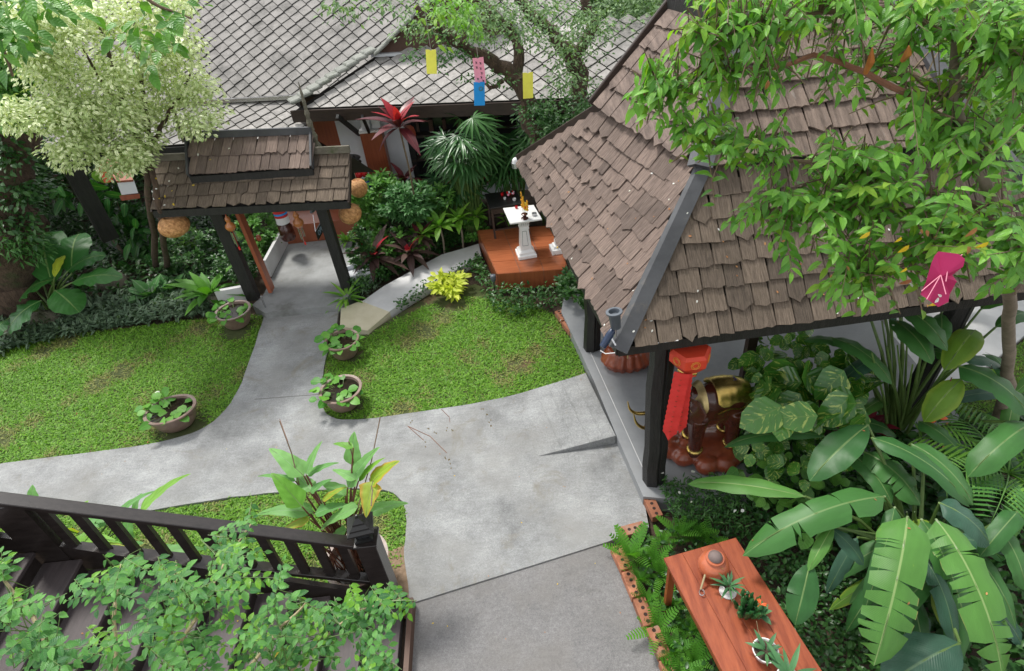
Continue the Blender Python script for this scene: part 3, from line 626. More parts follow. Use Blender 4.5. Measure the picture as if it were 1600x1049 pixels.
m = MB(); c = D(950, 528, (G(950, 528, 2.5)-CAM).length-.1); cone(m, c, (Rt*.45+Up*.8-Fw*.2).normalized(), [(.02, -.1), (.032, -.095), (.036, .03), (.026, .09), (.012, .1)], 12); m.build('lamp_head', 'navy_metal', t, smooth=True)
m = MB(); m.tube([c+Up*.05, G(962, 540, 2.5)], .009, 6); m.build('bracket', 'silver', t)
m = MB(); q0 = (G(950, 530, 2.45)-CAM).length
m.tube([D(938, 548, q0), D(946, 553, q0), D(966, 551, q0), D(990, 544, q0), D(1020, 537, q0), D(1060, 532, q0)], .005, 5); tag(m.build('cable', 'white', base=D(990, 544, q0)), 'white cable running from the navy spotlight along the eave', 'cable')

# ------------------------------------------------------------------ GATE
gate = thing('gate', (-3.9, 9.6, .12), 'small roofed garden gate on black posts with a two tier wooden shingle roof', 'gate')
GE0, GE1 = G(238, 329, 2.15), G(545, 314, 2.15)
gn = V((0, -.72, 1)).normalized()
yaw = math.atan2((GE1-GE0).y, (GE1-GE0).x)
gnn = V((math.sin(yaw)*.8, -math.cos(yaw)*.8, 1)).normalized()
GT0, GT1 = hit(246, 256, GE0, gnn), hit(546, 243, GE0, gnn)
up0, up1 = hit(296, 276, GE0+V((0, 0, .16)), gnn), hit(488, 263, GE0+V((0, 0, .16)), gnn)
ut0, ut1 = hit(293, 221, GE0+V((0, 0, .16)), gnn), hit(487, 214, GE0+V((0, 0, .16)), gnn)
m = MB(); slab_quad(m, GE0, GE1, GT0, GT1, .03); slab_quad(m, up0, up1, ut0, ut1, .03)
back = V((-math.sin(yaw), math.cos(yaw), -.7))*1.0
slab_quad(m, GT1+V((0, 0, 0)), GT0, GT1+back*-1 if False else GT1+back, GT0+back, .03) if False else m.add([GT0, GT1, GT1+back, GT0+back, ut0, ut1, ut1+back*.9, ut0+back*.9], [(0, 1, 2, 3), (4, 5, 6, 7)])
m.build('roof_deck', 'roof_under', gate)
lay_shingles(shingle_rows(GE0, GE1, GT0, GT1, .2, (.14, .24), 7, lift=.03), 'shingle_moss', gate, 200)
lay_shingles(shingle_rows(up0, up1, ut0, ut1, .28, (.11, .2), 8, lift=.03), 'shingle_pale', gate, 90)
for a, b, nme in ((ut0, ut1, 'ridge_board'), (GT0, GT0.lerp(GT1, .17), 'lower_ridge_board'), (GT0.lerp(GT1, .83), GT1, 'lower_ridge_board')):
    m = MB(); m.beam(a+V((0, 0, .1)), b+V((0, 0, .1)), .04, .11, ext=.03); m.build(nme, 'stone_moss' if 'lower' in nme else 'grey_board', gate)
for a, b in ((up1, ut1), (up0, ut0)):
    m = MB(); m.beam(a+V((0, 0, .03)), b+V((0, 0, .03)), .03, .12, ext=.02); m.build('rake_board', 'grey_board', gate)
m = MB(); m.beam(up0-V((0, 0, .06)), up1-V((0, 0, .06)), .03, .12); m.build('tier_board', 'black_wood', gate)
for a, b in ((GE1, GT1), (GE0, GT0)):
    m = MB(); m.beam(a+V((0, 0, -.03)), b+V((0, 0, -.03)), .03, .1, ext=.02); m.build('rake_board', 'dark_brown', gate)
m = MB(); m.beam(GE0-V((0, 0, .06)), GE1-V((0, 0, .06)), .05, .12); m.beam(GE0+V((.4, .5, -.02)), GE1+V((-.2, .5, -.02)), .1, .14); m.build('fascia', 'black_wood', gate)
gpl, gpr = G(402, 466, .12), G(545, 452, .12)
m = MB(); m.beam(gpl+V((-.06, 0, 0)), gpl+V((-.1, .05, 2.35)), .2, .17, up=V((0, 1, 0))); m.build('post', 'black_wood', gate)
m = MB(); m.beam(gpr+V((-.03, .03, 0)), gpr+V((-.06, .05, 2.35)), .17, .17, up=V((0, 1, 0))); m.build('post', 'black_wood', gate)
m = MB(); a = G(428, 458, .12); m.beam(a+V((-.03, .02, .05)), a+V((-.09, .05, 2.2)), .06, .2, up=V((0, 1, 0))); dl = m.build('door_panel', 'terracotta_wood', gate)
m = MB(); a = D(404, 372, (a-CAM).length-.2); m.lathe([(.03, -.05), (.05, -.02), (.045, .03), (.02, .06)], 10, a); m.build('door_knob', 'clay', dl, smooth=True)
m = MB(); m.tube([gpl+V((-.5, .9, 0)), gpl+V((-.15, .1, 2.2))], .045, 6); m.tube([gpl+V((-.7, 1.6, 0)), gpl+V((-.4, .8, 2.2))], .05, 6); m.build('rear_post', 'black_wood', gate)
for q, nm in (((418, 476), 'white_tube'), ((541, 450), 'white_tube')):
    m = MB(); a = G(q[0], q[1], .1); m.tube([a+V((0, -.12, 0)), a+V((0, -.12, .26))], .016, 8); tag(m.build('ground_light', 'silver', base=a), 'slim silver tube light at the foot of the %s gate post' % ('left' if q[0] < 450 else 'right'), 'light')
# ridge finials
def finial(px, lab):
    pts = [D(x, y, d) for x, y, d in px]; m = MB()
    P = []; R = []
    for i in range(len(pts)-1):
        for k in range(4):
            t = k/4; P.append(pts[i].lerp(pts[i+1], t)); g = (i+t)/(len(pts)-1); R.append((.055*(1-g)**1.0+.008)*(1+.3*math.sin(g*40)))
    P.append(pts[-1]); R.append(.004); m.tube(P, R, 7); tag_ = m.build('finial', 'stone_moss', gate); return tag_
dg = (ut1-CAM).length
finial([(499, 237, dg+.1), (487, 205, dg), (480, 178, dg-.05), (473, 152, dg-.1), (466, 128, dg-.12)], '')
finial([(291, 222, (ut0-CAM).length), (283, 203, (ut0-CAM).length), (272, 175, (ut0-CAM).length-.1), (264, 158, (ut0-CAM).length-.12)], '')
# gate low wall
m = MB(); m.beam(V((-4.53, 10.35, .3)), V((-4.5, 11.72, .3)), .06, .36); o = m.build('low_wall', 'concrete_white', base=(-4.5, 11, .12)); tag(o, 'low pale concrete kerb wall along the gate walkway', 'wall')
m = MB(); m.beam(V((-4.62, 9.75, .2)), V((-5.3, 9.65, .2)), .08, .3); o = m.build('low_wall', 'concrete_white', base=(-5, 9.7, 0)); tag(o, 'short white concrete block wall left of the gate post', 'wall')

# hanging things at the gate
def hang(name, px, dist, r, sq, mat, label, cat, group=None, topdy=-55, hole=True):
    c = D(px[0], px[1], dist); t = thing(name, c, label, cat, group)
    m = MB(); prof = []
    for i in range(15):
        a = math.pi*i/14*(.86 if hole else 1); prof.append((max(.001, math.sin(a))*r*sq[0], -math.cos(a)*r*sq[1]))
    if hole: prof.append((prof[-1][0]*.9, prof[-1][1]-.015)); prof.append((.02, prof[-2][1]-.05))
    m.lathe(prof, 22, c, wob=.04, seed=int(px[0])); m.build('globe', mat, t, smooth=True)
    m = MB(); m.tube([c+V((0, 0, r*sq[1]*.8)), V((c.x, c.y, max(c.z+r, 2.15)))], .004, 4); m.build('cord', 'string', t); return t
hd = (GE0-CAM).length
hang('woven_lantern', (272, 353), hd+.1, .24, (1, .76), 'wicker', 'woven brown globe lantern hanging under the left end of the gate roof', 'lantern', 'woven globe lanterns')
hang('woven_lantern', (547, 334), hd-.25, .195, (1, .92), 'wicker', 'woven brown globe lantern hanging lowest beside the right gate post', 'lantern', 'woven globe lanterns')
hang('woven_lantern', (560, 294), hd+.6, .18, (1, 1), 'wicker', 'woven brown globe lantern hanging behind the right end of the gate roof', 'lantern', 'woven globe lanterns')
def chime(px, dist, label, two=False, s=1.0):
    c = D(px[0], px[1], dist); t = thing('gourd_wind_chime', c, label, 'wind chime', 'gourd wind chimes'); m = MB()
    m.lathe([(.002, -.09*s), (.05*s, -.075*s), (.085*s, -.02*s), (.08*s, .03*s), (.04*s, .07*s), (.035*s, .09*s), (.048*s, .12*s), (.04*s, .155*s), (.012*s, .19*s), (.006*s, .21*s)], 18, c); m.build('gourd', 'gourd', t, smooth=True)
    m = MB(); m.tube([c+V((0, 0, .2*s)), c+V((0, 0, .36*s))], .008, 5); m.build('red_cord', 'red_cloth', t)
    for k in range(4):
        a = k*1.57; m = MB(); q = c+V((.04*math.cos(a), .04*math.sin(a), -.1*s)); m.tube([q, q-V((0, 0, .17+.03*k))], .008, 6); m.build('chime_tube', 'silver', t)
    m = MB(); m.tube([c-V((0, 0, .09)), c-V((0, 0, .4))], .003, 4); m.box(c-V((0, 0, .42)), (.03, .01, .06)); m.build('clapper', 'red_cloth', t)
chime((360, 354), hd-.15, 'gourd wind chime with silver tubes hanging beside the left gate post')
chime((466, 348), hd+.15, 'double bulb gourd wind chime hanging in the middle of the gateway', s=1.1)
# banded jar by the entry
c = V(G(452, 372, .3)); t = thing('dark_jar', c, 'dark jar wrapped with a red, blue and white cloth band hanging in the gateway', 'jar')
c = D(448, 362, hd+1.6); m = MB(); m.lathe([(.12, -.17), (.15, -.12), (.14, .12), (.1, .17), (.1, .5), (.12, .56)], 18, c); m.build('body', 'mahogany', t, smooth=True)
for z0, z1, mt in ((.2, .34, 'white'), (.34, .39, 'red_cloth'), (.39, .43, 'blue_card'), (.43, .48, 'red_cloth')):
    m = MB(); m.lathe([(.125, z0), (.13, z0), (.122, z1), (.1, z1)], 18, c); m.build('cloth_band', mt, t, smooth=True)
# hanging sign
sc_ = D(494, 356, hd+.05); t = thing('hanging_sign', sc_, 'small black hanging sign with pale lettering on the right gate post', 'sign')
sx_ = (D(505, 341, hd-.12)-D(487, 380, hd+.05)); 
pA, pB, pC, pD = D(507, 334, hd+.25), D(507, 350, hd+.25), D(494, 382, hd-.1), D(493, 360, hd-.1)
pA = D(504, 342, hd+.25); pD = D(493, 362, hd-.1); pB = pA-V((0, 0, .17)); pC = pD-V((0, 0, .17))
nn = (pA-pD).cross(V((0, 0, 1))).normalized(); nn = nn if nn.x < 0 or nn.y < 0 else -nn
m = MB(); q = [pA, pB, pC, pD]; m.add([p+nn*.008 for p in q]+[p-nn*.008 for p in q], [(0, 1, 2, 3), (7, 6, 5, 4), (0, 4, 5, 1), (1, 5, 6, 2), (2, 6, 7, 3), (3, 7, 4, 0)]); m.build('board', 'black', t)
def text_obj(txt, size, mat, parent, mtx, name='lettering', ext=.001):
    cu = bpy.data.curves.new(name, 'FONT'); cu.body = txt; cu.size = size; cu.extrude = ext; cu.align_x = 'CENTER'; cu.align_y = 'CENTER'
    o = bpy.data.objects.new(name, cu); COL.objects.link(o)
    dg_ = bpy.context.evaluated_depsgraph_get(); me = bpy.data.meshes.new_from_object(o.evaluated_get(dg_)); bpy.data.objects.remove(o)
    me.materials.clear(); me.materials.append(M[mat]); o = bpy.data.objects.new(name, me); COL.objects.link(o); o.parent = parent
    o.matrix_basis = Matrix.Translation(-org(parent)) @ mtx; return o
xd = (pA-pD).normalized(); zd = nn if nn.dot(CAM-sc_) > 0 else -nn
if V((0, 0, 1)).cross(zd).dot(xd) < 0: xd = -xd
cc = (pA+pB+pC+pD)/4+zd*.012; yd = zd.cross(xd)
text_obj('OPEN', .13, 'pale_blue_print', t, Matrix(((xd.x, yd.x, zd.x, cc.x), (xd.y, yd.y, zd.y, cc.y), (xd.z, yd.z, zd.z, cc.z), (0, 0, 0, 1))))
m = MB(); m.beam(D(486, 332, hd-.1), D(497, 322, hd+.25), .04, .04); m.build('arm', 'lamp_grey', t)
m = MB(); m.tube([D(489, 336, hd-.1), pD], .006, 4); m.tube([D(500, 324, hd+.25), pA], .006, 4); m.build('chain', 'silver', t)

# ------------------------------------------------------------------ PORCH behind gate and HOUSE
m = MB(); m.box((-3.75, 12.4, .27), (1.6, 1.5, .5)); structure(m, 'porch_floor', 'terracotta_wood')
m = MB(); m.box((-3.75, 12.95, .4), (1.7, .5, .8)); structure(m, 'porch_step', 'terracotta_wood')
house = thing('house', (-2.5, 13.5, 0), 'old house behind the gate with white walls and diamond tiled cement roofs', 'house')
m = MB(); m.box((-1.2, 13.1, .22), (3.0, .12, .45)); m.build('wall_base', 'white_wall', house)
wy = 12.75
# main white wall with brown cabinet in front
def wq(x0, x1, z0, z1, y, mat, name, th=.06, par=None):
    mb = MB(); mb.box(((x0+x1)/2, y, (z0+z1)/2), (x1-x0, th, z1-z0)); return mb.build(name, mat, par or house)
xa, xb, xc, xd_ = hit(533, 215, V((0, wy, 0)), V((0, 1, 0))).x, hit(565, 215, V((0, wy, 0)), V((0, 1, 0))).x, hit(596, 215, V((0, wy, 0)), V((0, 1, 0))).x, hit(632, 200, V((0, wy, 0)), V((0, 1, 0))).x
wq(xa-.05, xd_, .3, 2.45, wy+.05, 'white_wall', 'wall')
wq(xa-.9, xa-.05, .3, 2.45, wy+.3, 'cabinet_wood', 'door')
wq(xd_, 3.2, .3, 2.45, wy+.35, 'glass_dark', 'window_wall')
for k, z in enumerate((.62, 1.15, 1.65)):
    o = wq(xd_+.02, 3.2, z-.02, z+.03, wy+.2, 'dark_brown', 'shelf', .3)
wq(xd_, xd_+.12, .3, 2.45, wy+.1, 'black_wood', 'frame')
for k in range(14):
    x = xd_+.25+k*.14; z = 1.18 if k % 2 else 1.68
    mb = MB(); mb.box((x, wy+.22, z+.13), (.05+.02*(k % 3), .08, .2+.03*(k % 4))); mb.build('shelf_object', 'book_brown', house)
wq(xd_+.1, 3.2, .3, .6, wy-.08, 'white_wall', 'low_wall', .1)
wq(xd_+.1, 3.2, .6, .66, wy-.1, 'table_wood', 'sill', .25)
cab = thing('cabinet', ((xb+xc)/2, wy-.25, .45), 'tall red brown wooden cabinet standing against the white house wall', 'cabinet')
kx0, kx1 = hit(563, 215, V((0, wy-.4, 0)), V((0, 1, 0))).x, hit(597, 212, V((0, wy-.4, 0)), V((0, 1, 0))).x
wq(kx0, kx1, .45, 2.0, wy-.24, 'cabinet_wood', 'body', .3, cab); wq(kx0-.01, kx1+.01, 2.0, 2.04, wy-.24, 'white', 'top', .32, cab)
wq(kx0+.04, kx0+.22, 2.04, 2.3, wy-.2, 'white', 'box', .12, cab); wq(kx0+.26, kx1-.02, 2.04, 2.3, wy-.2, 'white', 'box', .12, cab)
# roof braces
m = MB(); m.beam(hit(527, 182, V((0, 11.9, 0)), V((0, 1, 0))), hit(562, 210, V((0, 12.5, 0)), V((0, 1, 0))), .06, .08); m.beam(hit(566, 182, V((0, 11.9, 0)), V((0, 1, 0))), hit(579, 212, V((0, 12.5, 0)), V((0, 1, 0))), .05, .07); m.build('brace', 'black_wood', house)
# roofs: diamond tiles
def tile_mesh(half=False):
    mb = MB(); a = .5
    t_ = [(0, -a, .2), (a, 0, .1), (0, a, 0), (-a, 0, .1)] if not half else [(a, 0, .12), (0, a, 0), (-a, 0, .12)]
    n = len(t_)
    mb.add([(x, y, z) for x, y, z in t_]+[(x, y, z-.06) for x, y, z in t_], [tuple(range(n)), tuple(range(2*n-1, n-1, -1))]+[(i, i+n, (i+1) % n+n, (i+1) % n) for i in range(n)])
    return mb
TMB = [tile_mesh(), tile_mesh(True)]; TMES = []
for q in TMB: TMES.append(q.mesh('roof_tile')); TMES[-1].materials.append(M['cement_tile'])
def tiles(poly, s, seed=0, hr=1.0):
    """diamond tiles over a planar polygon; poly[0]->poly[1] is the eave"""
    rs = random.Random(seed); BL = poly[0]; X = (poly[1]-BL).normalized(); n = nrm(poly[0], poly[1], poly[-1]); Y = n.cross(X); Y = Y if Y.z > 0 else -Y; Z = n
    if X.cross(Y).dot(Z) < 0: X = -X
    h = s*hr; r = [((v-BL).dot(X), (v-BL).dot(Y)) for v in poly]; out = []
    def inside(x, y):
        c = False
        for i in range(len(r)):
            (x1, y1), (x2, y2) = r[i], r[i-1]
            if (y1 > y) != (y2 > y) and x < (x2-x1)*(y-y1)/(y2-y1)+x1: c = not c
        return c
    j = 0; top = max(q[1] for q in r)
    while j*h/2 < top:
        y = j*h/2; x = min(q[0] for q in r)-s+(s/2 if j % 2 else 0)
        while x < max(q[0] for q in r):
            if inside(x, y+.01):
                k = s*.968*rs.uniform(.985, 1.01); a = rs.uniform(-.014, .014); X2 = X*math.cos(a)+Y*math.sin(a); Y2 = Z.cross(X2); p = BL+X*x+Y*y+Z*rs.uniform(0, .006)
                out.append((0 if j else 1, Matrix(((X2.x*k, Y2.x*k*hr, Z.x*.2, p.x), (X2.y*k, Y2.y*k*hr, Z.y*.2, p.y), (X2.z*k, Y2.z*k*hr, Z.z*.2, p.z), (0, 0, 0, 1)))))
            x += s
        j += 1
    return out
def deck(mb, poly, th=.05, drop=.015):
    n = nrm(poly[0], poly[1], poly[-1]); k = len(poly); q = [p-n*drop for p in poly]
    mb.add(q+[p-n*th for p in q], [tuple(range(k)), tuple(range(2*k-1, k-1, -1))]+[(i, i+k, (i+1) % k+k, (i+1) % k) for i in range(k)])
EV = V((0, 0, 1))
bl, br = G(462, 171, 2.62), G(1010, 150, 2.62); nW = V((.02, -.72, 1)).normalized()
tl, tr = hit(585, 88, bl, nW), hit(1010, 72, bl, nW)
roofs = MB()
wingp = [bl, br, tr, tl]; TL_ = tiles(wingp, .34, 1, 1.05); deck(roofs, wingp)
gb, ge = G(-260, 190, 2.68), G(466, 150, 2.68)
ex = (ge-gb).normalized(); eu = V((0, .8, .6)); nM = nrm(gb, ge, ge+V((0, 1, .72))); ge = ge+ex*2.6
mainp = [gb, ge]+[hit(x, y, ge, nM) for x, y in ((900, 40), (950, -90), (-260, -90))]
TL2 = tiles(mainp, .325, 2, 1.0); deck(roofs, mainp)
lb, le = G(-260, 262, 2.2), G(484, 214, 2.2); nT = nrm(lb, le, le+V((0, 1, .36))); ge = ge-ex*2.6
tierp = [lb, le, hit(466, 156, le, nT), hit(-260, 200, le, nT)]
TL3 = tiles(tierp, .33, 3, 1.0); deck(roofs, tierp)
roofs.build('roof_deck', 'roof_under', house)
def inview(p):
    v = p-CAM; z = v.dot(Fw); x = v.dot(Rt)/z*FPX+800; y = 524.5-v.dot(Up)/z*FPX; return z > 0 and (300 < x < 950 or (y > 150 and 60 < x < 950)) and y > -10
allt = sorted(TL_+TL3+TL2, key=lambda q: (q[1].translation-CAM).length)
vis = [q for q in allt if inview(q[1].translation)]; rest = [q for q in allt if not inview(q[1].translation)]
for k, q in vis[:292]: inst(TMES[k], 'roof_tile', house, q)
m = MB()
for k, q in vis[292:]+rest: m.add([q @ V(p) for p in TMB[k].v], TMB[k].f)
m.build('roof_tile', 'cement_tile', house, kind='stuff')
m = MB(); m.beam(bl+V((-.1, -.02, -.12)), br+V((0, -.02, -.12)), .05, .22); m.build('fascia', 'dark_brown', house)
m = MB(); m.beam(lb+V((0, -.02, -.1)), le+V((0, -.02, -.1)), .05, .16); m.build('fascia', 'black_wood', house)
m = MB(); m.beam(gb+V((0, -.05, .0)), ge+V((0, -.05, .0)), .1, .07); m.build('gutter', 'silver', house)
# hip ridge caps of the wing
hp0, hp1 = bl+V((-.06, .0, .05)), tl+V((0, 0, .06))
for i in range(9):
    a = hp0.lerp(hp1, i/9-.01); b = hp0.lerp(hp1, (i+1)/9+.02)
    m = MB(); m.beam(a+V((0, 0, .1)), b+V((0, 0, .06)), .3, .07); m.build('ridge_cap', 'ridge_cap', house, bevel=.02)
# gable of the wing
ga, gb_, gc = tl+V((.05, .02, 0)), hit(850, 76, bl, nW), None
apex = (ga+gb_)/2+V((0, .1, 1.25)); m = MB()
m.add([ga, gb_, apex, ga+V((0, .1, 0)), gb_+V((0, .1, 0)), apex+V((0, .1, 0))], [(0, 1, 2), (5, 4, 3), (0, 3, 4, 1), (1, 4, 5, 2), (2, 5, 3, 0)]); m.build('gable', 'book_brown', house)
for a, b in ((ga, apex), (gb_, apex)):
    for i in range(6):
        p, q = a.lerp(b, i/6-.01), a.lerp(b, (i+1)/6+.02)
        m = MB(); m.beam(p+V((0, -.12, .08)), q+V((0, -.12, .06)), .3, .06); m.build('ridge_cap', 'ridge_cap', house, bevel=.02)
m = MB(); m.beam(ga+V((-.1, -.05, .03)), gb_+V((.1, -.05, .03)), .12, .05); m.build('flashing', 'white_wall', house)
m = MB(); m.add([apex+V((0, -.2, 0)), ga+V((-.1, -.2, 0)), ga+V((-.1, 2.5, 0)), apex+V((0, 2.5, 0)), gb_+V((.1, -.2, 0)), gb_+V((.1, 2.5, 0))], [(0, 1, 2, 3), (0, 3, 5, 4)]); m.build('gable_roof', 'cement_tile', house)
# red lanterns, blue vase, reel by the porch
t = thing('storage_reel', V((-2.62, 12.0, 1.0)), 'black hose reel beside the porch right of the gate roof', 'reel')
c = D(549, 262, 13.0); m = MB()
for k in range(3): m.lathe([(.2, -.02+k*.09), (.23, 0+k*.09), (.2, .02+k*.09)], 16, c)
m.build('hose', 'black', t, smooth=True); m = MB(); m.lathe([(.1, -.4), (.14, -.1), (.14, .2), (.1, .24)], 12, c); m.build('drum', 'black', t)
for i, (px, r) in enumerate((((561, 272), .085), ((569, 271), .075))):
    c = D(px[0], px[1], 12.9); m = MB(); m.sphere(c, r, 14); tag(m.build('red_ball', 'red_gloss', smooth=True, base=c), ('left', 'right')[i]+' of two glossy red balls above the blue vase by the porch', 'ball', 'glossy red balls')
c = G(571, 318, .5); t_ = MB(); c = D(573, 300, 12.8); t_.lathe([(.1, -.3), (.14, -.15), (.15, .05), (.1, .2), (.08, .22)], 18, c); tag(t_.build('vase', 'blue_glaze', smooth=True, base=c), 'deep blue glazed vase standing behind the woven lanterns', 'vase')
# left porch bench and dark post
t = thing('roof_post', G(163, 356, 0), 'leaning black timber post holding the left roof corner', 'post')
a, b = D(166, 362, 14.6), D(103, 246, 14.0); m = MB(); m.beam(a, b, .3, .25, ext=.15); m.build('shaft', 'black_wood', t)
t = thing('porch_bench', D(185, 290, 14.6), 'orange red bench with a white front panel behind the variegated tree', 'bench')
def quadpx(px, dist, th, mat, name, par):
    p = [D(x, y, d) for (x, y), d in zip(px, dist)]; n = (p[1]-p[0]).cross(p[3]-p[0]).normalized(); n = n if n.dot(CAM-p[0]) > 0 else -n
    mb = MB(); mb.add(p+[q-n*th for q in p], [(0, 1, 2, 3), (7, 6, 5, 4), (0, 4, 5, 1), (1, 5, 6, 2), (2, 6, 7, 3), (3, 7, 4, 0)]); return mb.build(name, mat, par)
quadpx([(150, 258), (168, 256), (178, 284), (163, 286)], [14.3]*4, .08, 'orange', 'backrest', t)
quadpx([(160, 250), (196, 246), (208, 281), (182, 283)], [14.5, 14.5, 14.1, 14.1], .05, 'terracotta_wood', 'seat', t)
quadpx([(182, 283), (209, 281), (216, 302), (190, 305)], [14.15]*4, .05, 'white_wall', 'front_panel', t)
quadpx([(186, 306), (218, 303), (219, 310), (190, 314)], [14.1]*4, .06, 'table_wood', 'foot_board', t)
m = MB(); m.prism([(-9.8, 12.6), (-6.6, 12.2), (-6.4, 14.5), (-9.8, 15)], -.05, .02); structure(m, 'porch_paving', 'concrete_gate')
m = MB(); m.box((-8, 17.5, 1.4), (14, .2, 2.8)); structure(m, 'rear_wall', 'book_brown')

# ------------------------------------------------------------------ TILED PLATFORM with pedestal, tables
PZ = .34
pl = [G(777, 428, PZ), G(886, 420, PZ), G(866, 352, PZ), G(746, 360, PZ)]
pfm = thing('tiled_platform', G(800, 440, 0), 'low platform clad in glossy orange brown tiles under the white pedestal', 'platform')
m = MB(); m.prism([tuple(p)[:2] for p in pl], -.02, PZ-.012); m.build('core', 'grey_pot', pfm)
fx_, fy_ = (pl[1]-pl[0]), (pl[3]-pl[0])
for i in range(3):
    for j in range(4):
        a, b, c, d = [(pl[0].lerp(pl[1], u)).lerp(pl[3].lerp(pl[2], u), v) for u, v in ((i/3+.003, j/4+.003), ((i+1)/3-.003, j/4+.003), ((i+1)/3-.003, (j+1)/4-.003), (i/3+.003, (j+1)/4-.003))]
        m = MB(); m.prism([tuple(p)[:2] for p in (a, b, c, d)], PZ-.01, PZ); m.build('tile', 'tile_wood', pfm)
for (A_, B_, n) in ((pl[0], pl[1], 3), (pl[3], pl[0], 4), (pl[1], pl[2], 4)):
    o_ = (B_-A_).cross(V((0, 0, 1))).normalized(); cen = sum(pl, V())/4; o_ = o_ if (A_-cen).dot(o_) > 0 else -o_
    for i in range(n):
        a, b = A_.lerp(B_, i/n+.002), A_.lerp(B_, (i+1)/n-.002); m = MB()
        q = [a, b, b+o_*.012, a+o_*.012]; m.prism([tuple(p)[:2] for p in q], 0, PZ-.001); m.build('side_tile', 'tile_wood_side', pfm)
pc = G(822, 398, PZ)
ped = thing('pedestal_table', pc, 'white stone pedestal table with a square top on the tiled platform', 'pedestal')
def sqlathe(mb, prof, c, rz=.12):
    q = MB(); q.lathe([(r*1.414, z) for r, z in prof], 4); R = Matrix.Rotation(math.pi/4+rz, 3, 'Z'); mb.add([R @ V(p)+V(c) for p in q.v], q.f)
m = MB(); sqlathe(m, [(.17, 0), (.17, .06), (.145, .075), (.14, .11), (.1, .15), (.095, .19)], pc); m.build('foot', 'white_marble', ped, bevel=.006)
m = MB(); sqlathe(m, [(.098, .19), (.07, .56)], pc); m.build('shaft', 'white_marble', ped)
m = MB(); sqlathe(m, [(.085, .56), (.08, .59), (.075, .6), (.088, .63), (.08, .65), (.1, .7)], pc); m.build('capital', 'white_marble', ped)
for k in range(5):
    m = MB(); m.box(pc+V((-.07+.035*k, -.098, .66)), (.016, .012, .05)); m.build('dentil', 'concrete_white', ped)
tt = PZ+.71; pt = [G(786, 324, tt+.02), G(847, 336, tt+.02)]
pt = [G(*q, tt+.02) for q in ((797, 350), (847, 343), (834, 321), (786, 326))]
m = MB(); m.prism([tuple(p)[:2] for p in pt], tt, tt+.03); m.build('top', 'white_marble', ped, bevel=.005)
m = MB()
for a, b in (((-.05, .24), (-.035, .52)), ((.05, .24), (.035, .52)), ((-.05, .24), (.05, .24)), ((-.035, .52), (.035, .52))):
    f_ = lambda q: pc+V((q[0], -(.1-.075*(q[1]-.19)/1.0)-.003, q[1]))
    m.beam(f_(a), f_(b), .005, .004, up=V((0, -1, 0)))
m.build('panel_line', 'lamp_grey', ped)
# small shrine base
c = G(872, 392, PZ); sh = thing('small_white_stand', c, 'short white stepped stone stand half under the pavilion eave', 'stand')
m = MB(); sqlathe(m, [(.14, 0), (.14, .09), (.1, .1), (.09, .14), (.06, .15), (.055, .24), (.03, .25), (.02, .3)], c, .1); m.build('base', 'white_marble', sh, bevel=.005)
m = MB(); m.sphere(c+V((-.02, -.1, .13)), .02, 8); m.build('gold_ornament', 'gold', sh)
# dark side table on platform
tz = PZ+.66
ct = [G(*q, tz) for q in ((765, 326), (818, 318), (806, 297), (757, 303))]
st = thing('dark_side_table', (ct[0]+ct[2])/2-V((0, 0, .66)), 'small black topped wooden side table on the platform corner behind the pedestal', 'table')
m = MB(); m.prism([tuple(p)[:2] for p in ct], tz-.03, tz); m.build('top', 'black', st, bevel=.004)
cen = (ct[0]+ct[2])/2
leg_xy = [cen+(p-cen)*.86 for p in ct]
for i, p in enumerate(leg_xy):
    m = MB(); m.beam(V((p.x, p.y, PZ)), V((p.x, p.y, tz-.03)), .04, .04, up=V((0, 1, 0))); m.build('leg', 'dark_brown', st)
m = MB()
for i in range(4): m.beam(leg_xy[i]+V((0, 0, -.1)), leg_xy[(i+1) % 4]+V((0, 0, -.1)), .02, .1)
m.build('apron', 'dark_brown', st)
m = MB(); m.beam(V((*leg_xy[0].xy, PZ+.18)), V((*leg_xy[1].xy, PZ+.18)), .025, .03); m.beam(V((*leg_xy[2].xy, PZ+.18)), V((*leg_xy[3].xy, PZ+.18)), .025, .03); m.beam(V((*leg_xy[0].lerp(leg_xy[1], .5).xy, PZ+.18)), V((*leg_xy[2].lerp(leg_xy[3], .5).xy, PZ+.18)), .025, .03); m.build('stretcher', 'dark_brown', st)
# things on the tables
def cup(px, z, r, h, mat, label, cat='cup', name='cup'):
    c = G(px[0], px[1], z); m = MB(); m.lathe([(r*.7, 0), (r, h*.4), (r*.95, h), (r*.8, h), (r*.8, h*.6)], 14, c); return tag(m.build(name, mat, smooth=True, base=c), label, cat)
cup((807, 326), tt+.03, .028, .05, 'red_gloss', 'small red candle cup near the back of the white pedestal top', 'candle cup')
cup((835, 337), tt+.03, .045, .05, 'silver', 'silver rimmed glass bowl at the right of the white pedestal top', 'bowl', 'bowl')
cup((785, 306), tz, .03, .055, 'red_gloss', 'red flower cup on the black side table', 'cup')
cup((789, 312), tz, .028, .04, 'white_pot', 'small white cup in front of the red cup on the side table', 'cup')
cup((804, 314), tz, .035, .05, 'white_pot', 'larger white cup near the right edge of the black side table', 'cup')
c = G(798, 306, tz); t = thing('flower_tray', c, 'tray of small pink and red flowers on the black side table', 'flowers'); m = MB(); m.lathe([(.07, 0), (.08, .02), (.06, .015)], 14, c); m.build('tray', 'mahogany', t)
rs = random.Random(4)
for k in range(9):
    m = MB(); m.sphere(c+V((rs.uniform(-.07, .07), rs.uniform(-.05, .05), rs.uniform(.03, .08))), rs.uniform(.015, .026), 7); m.build('flower', ('pink_card', 'red_gloss', 'white')[k % 3], t)
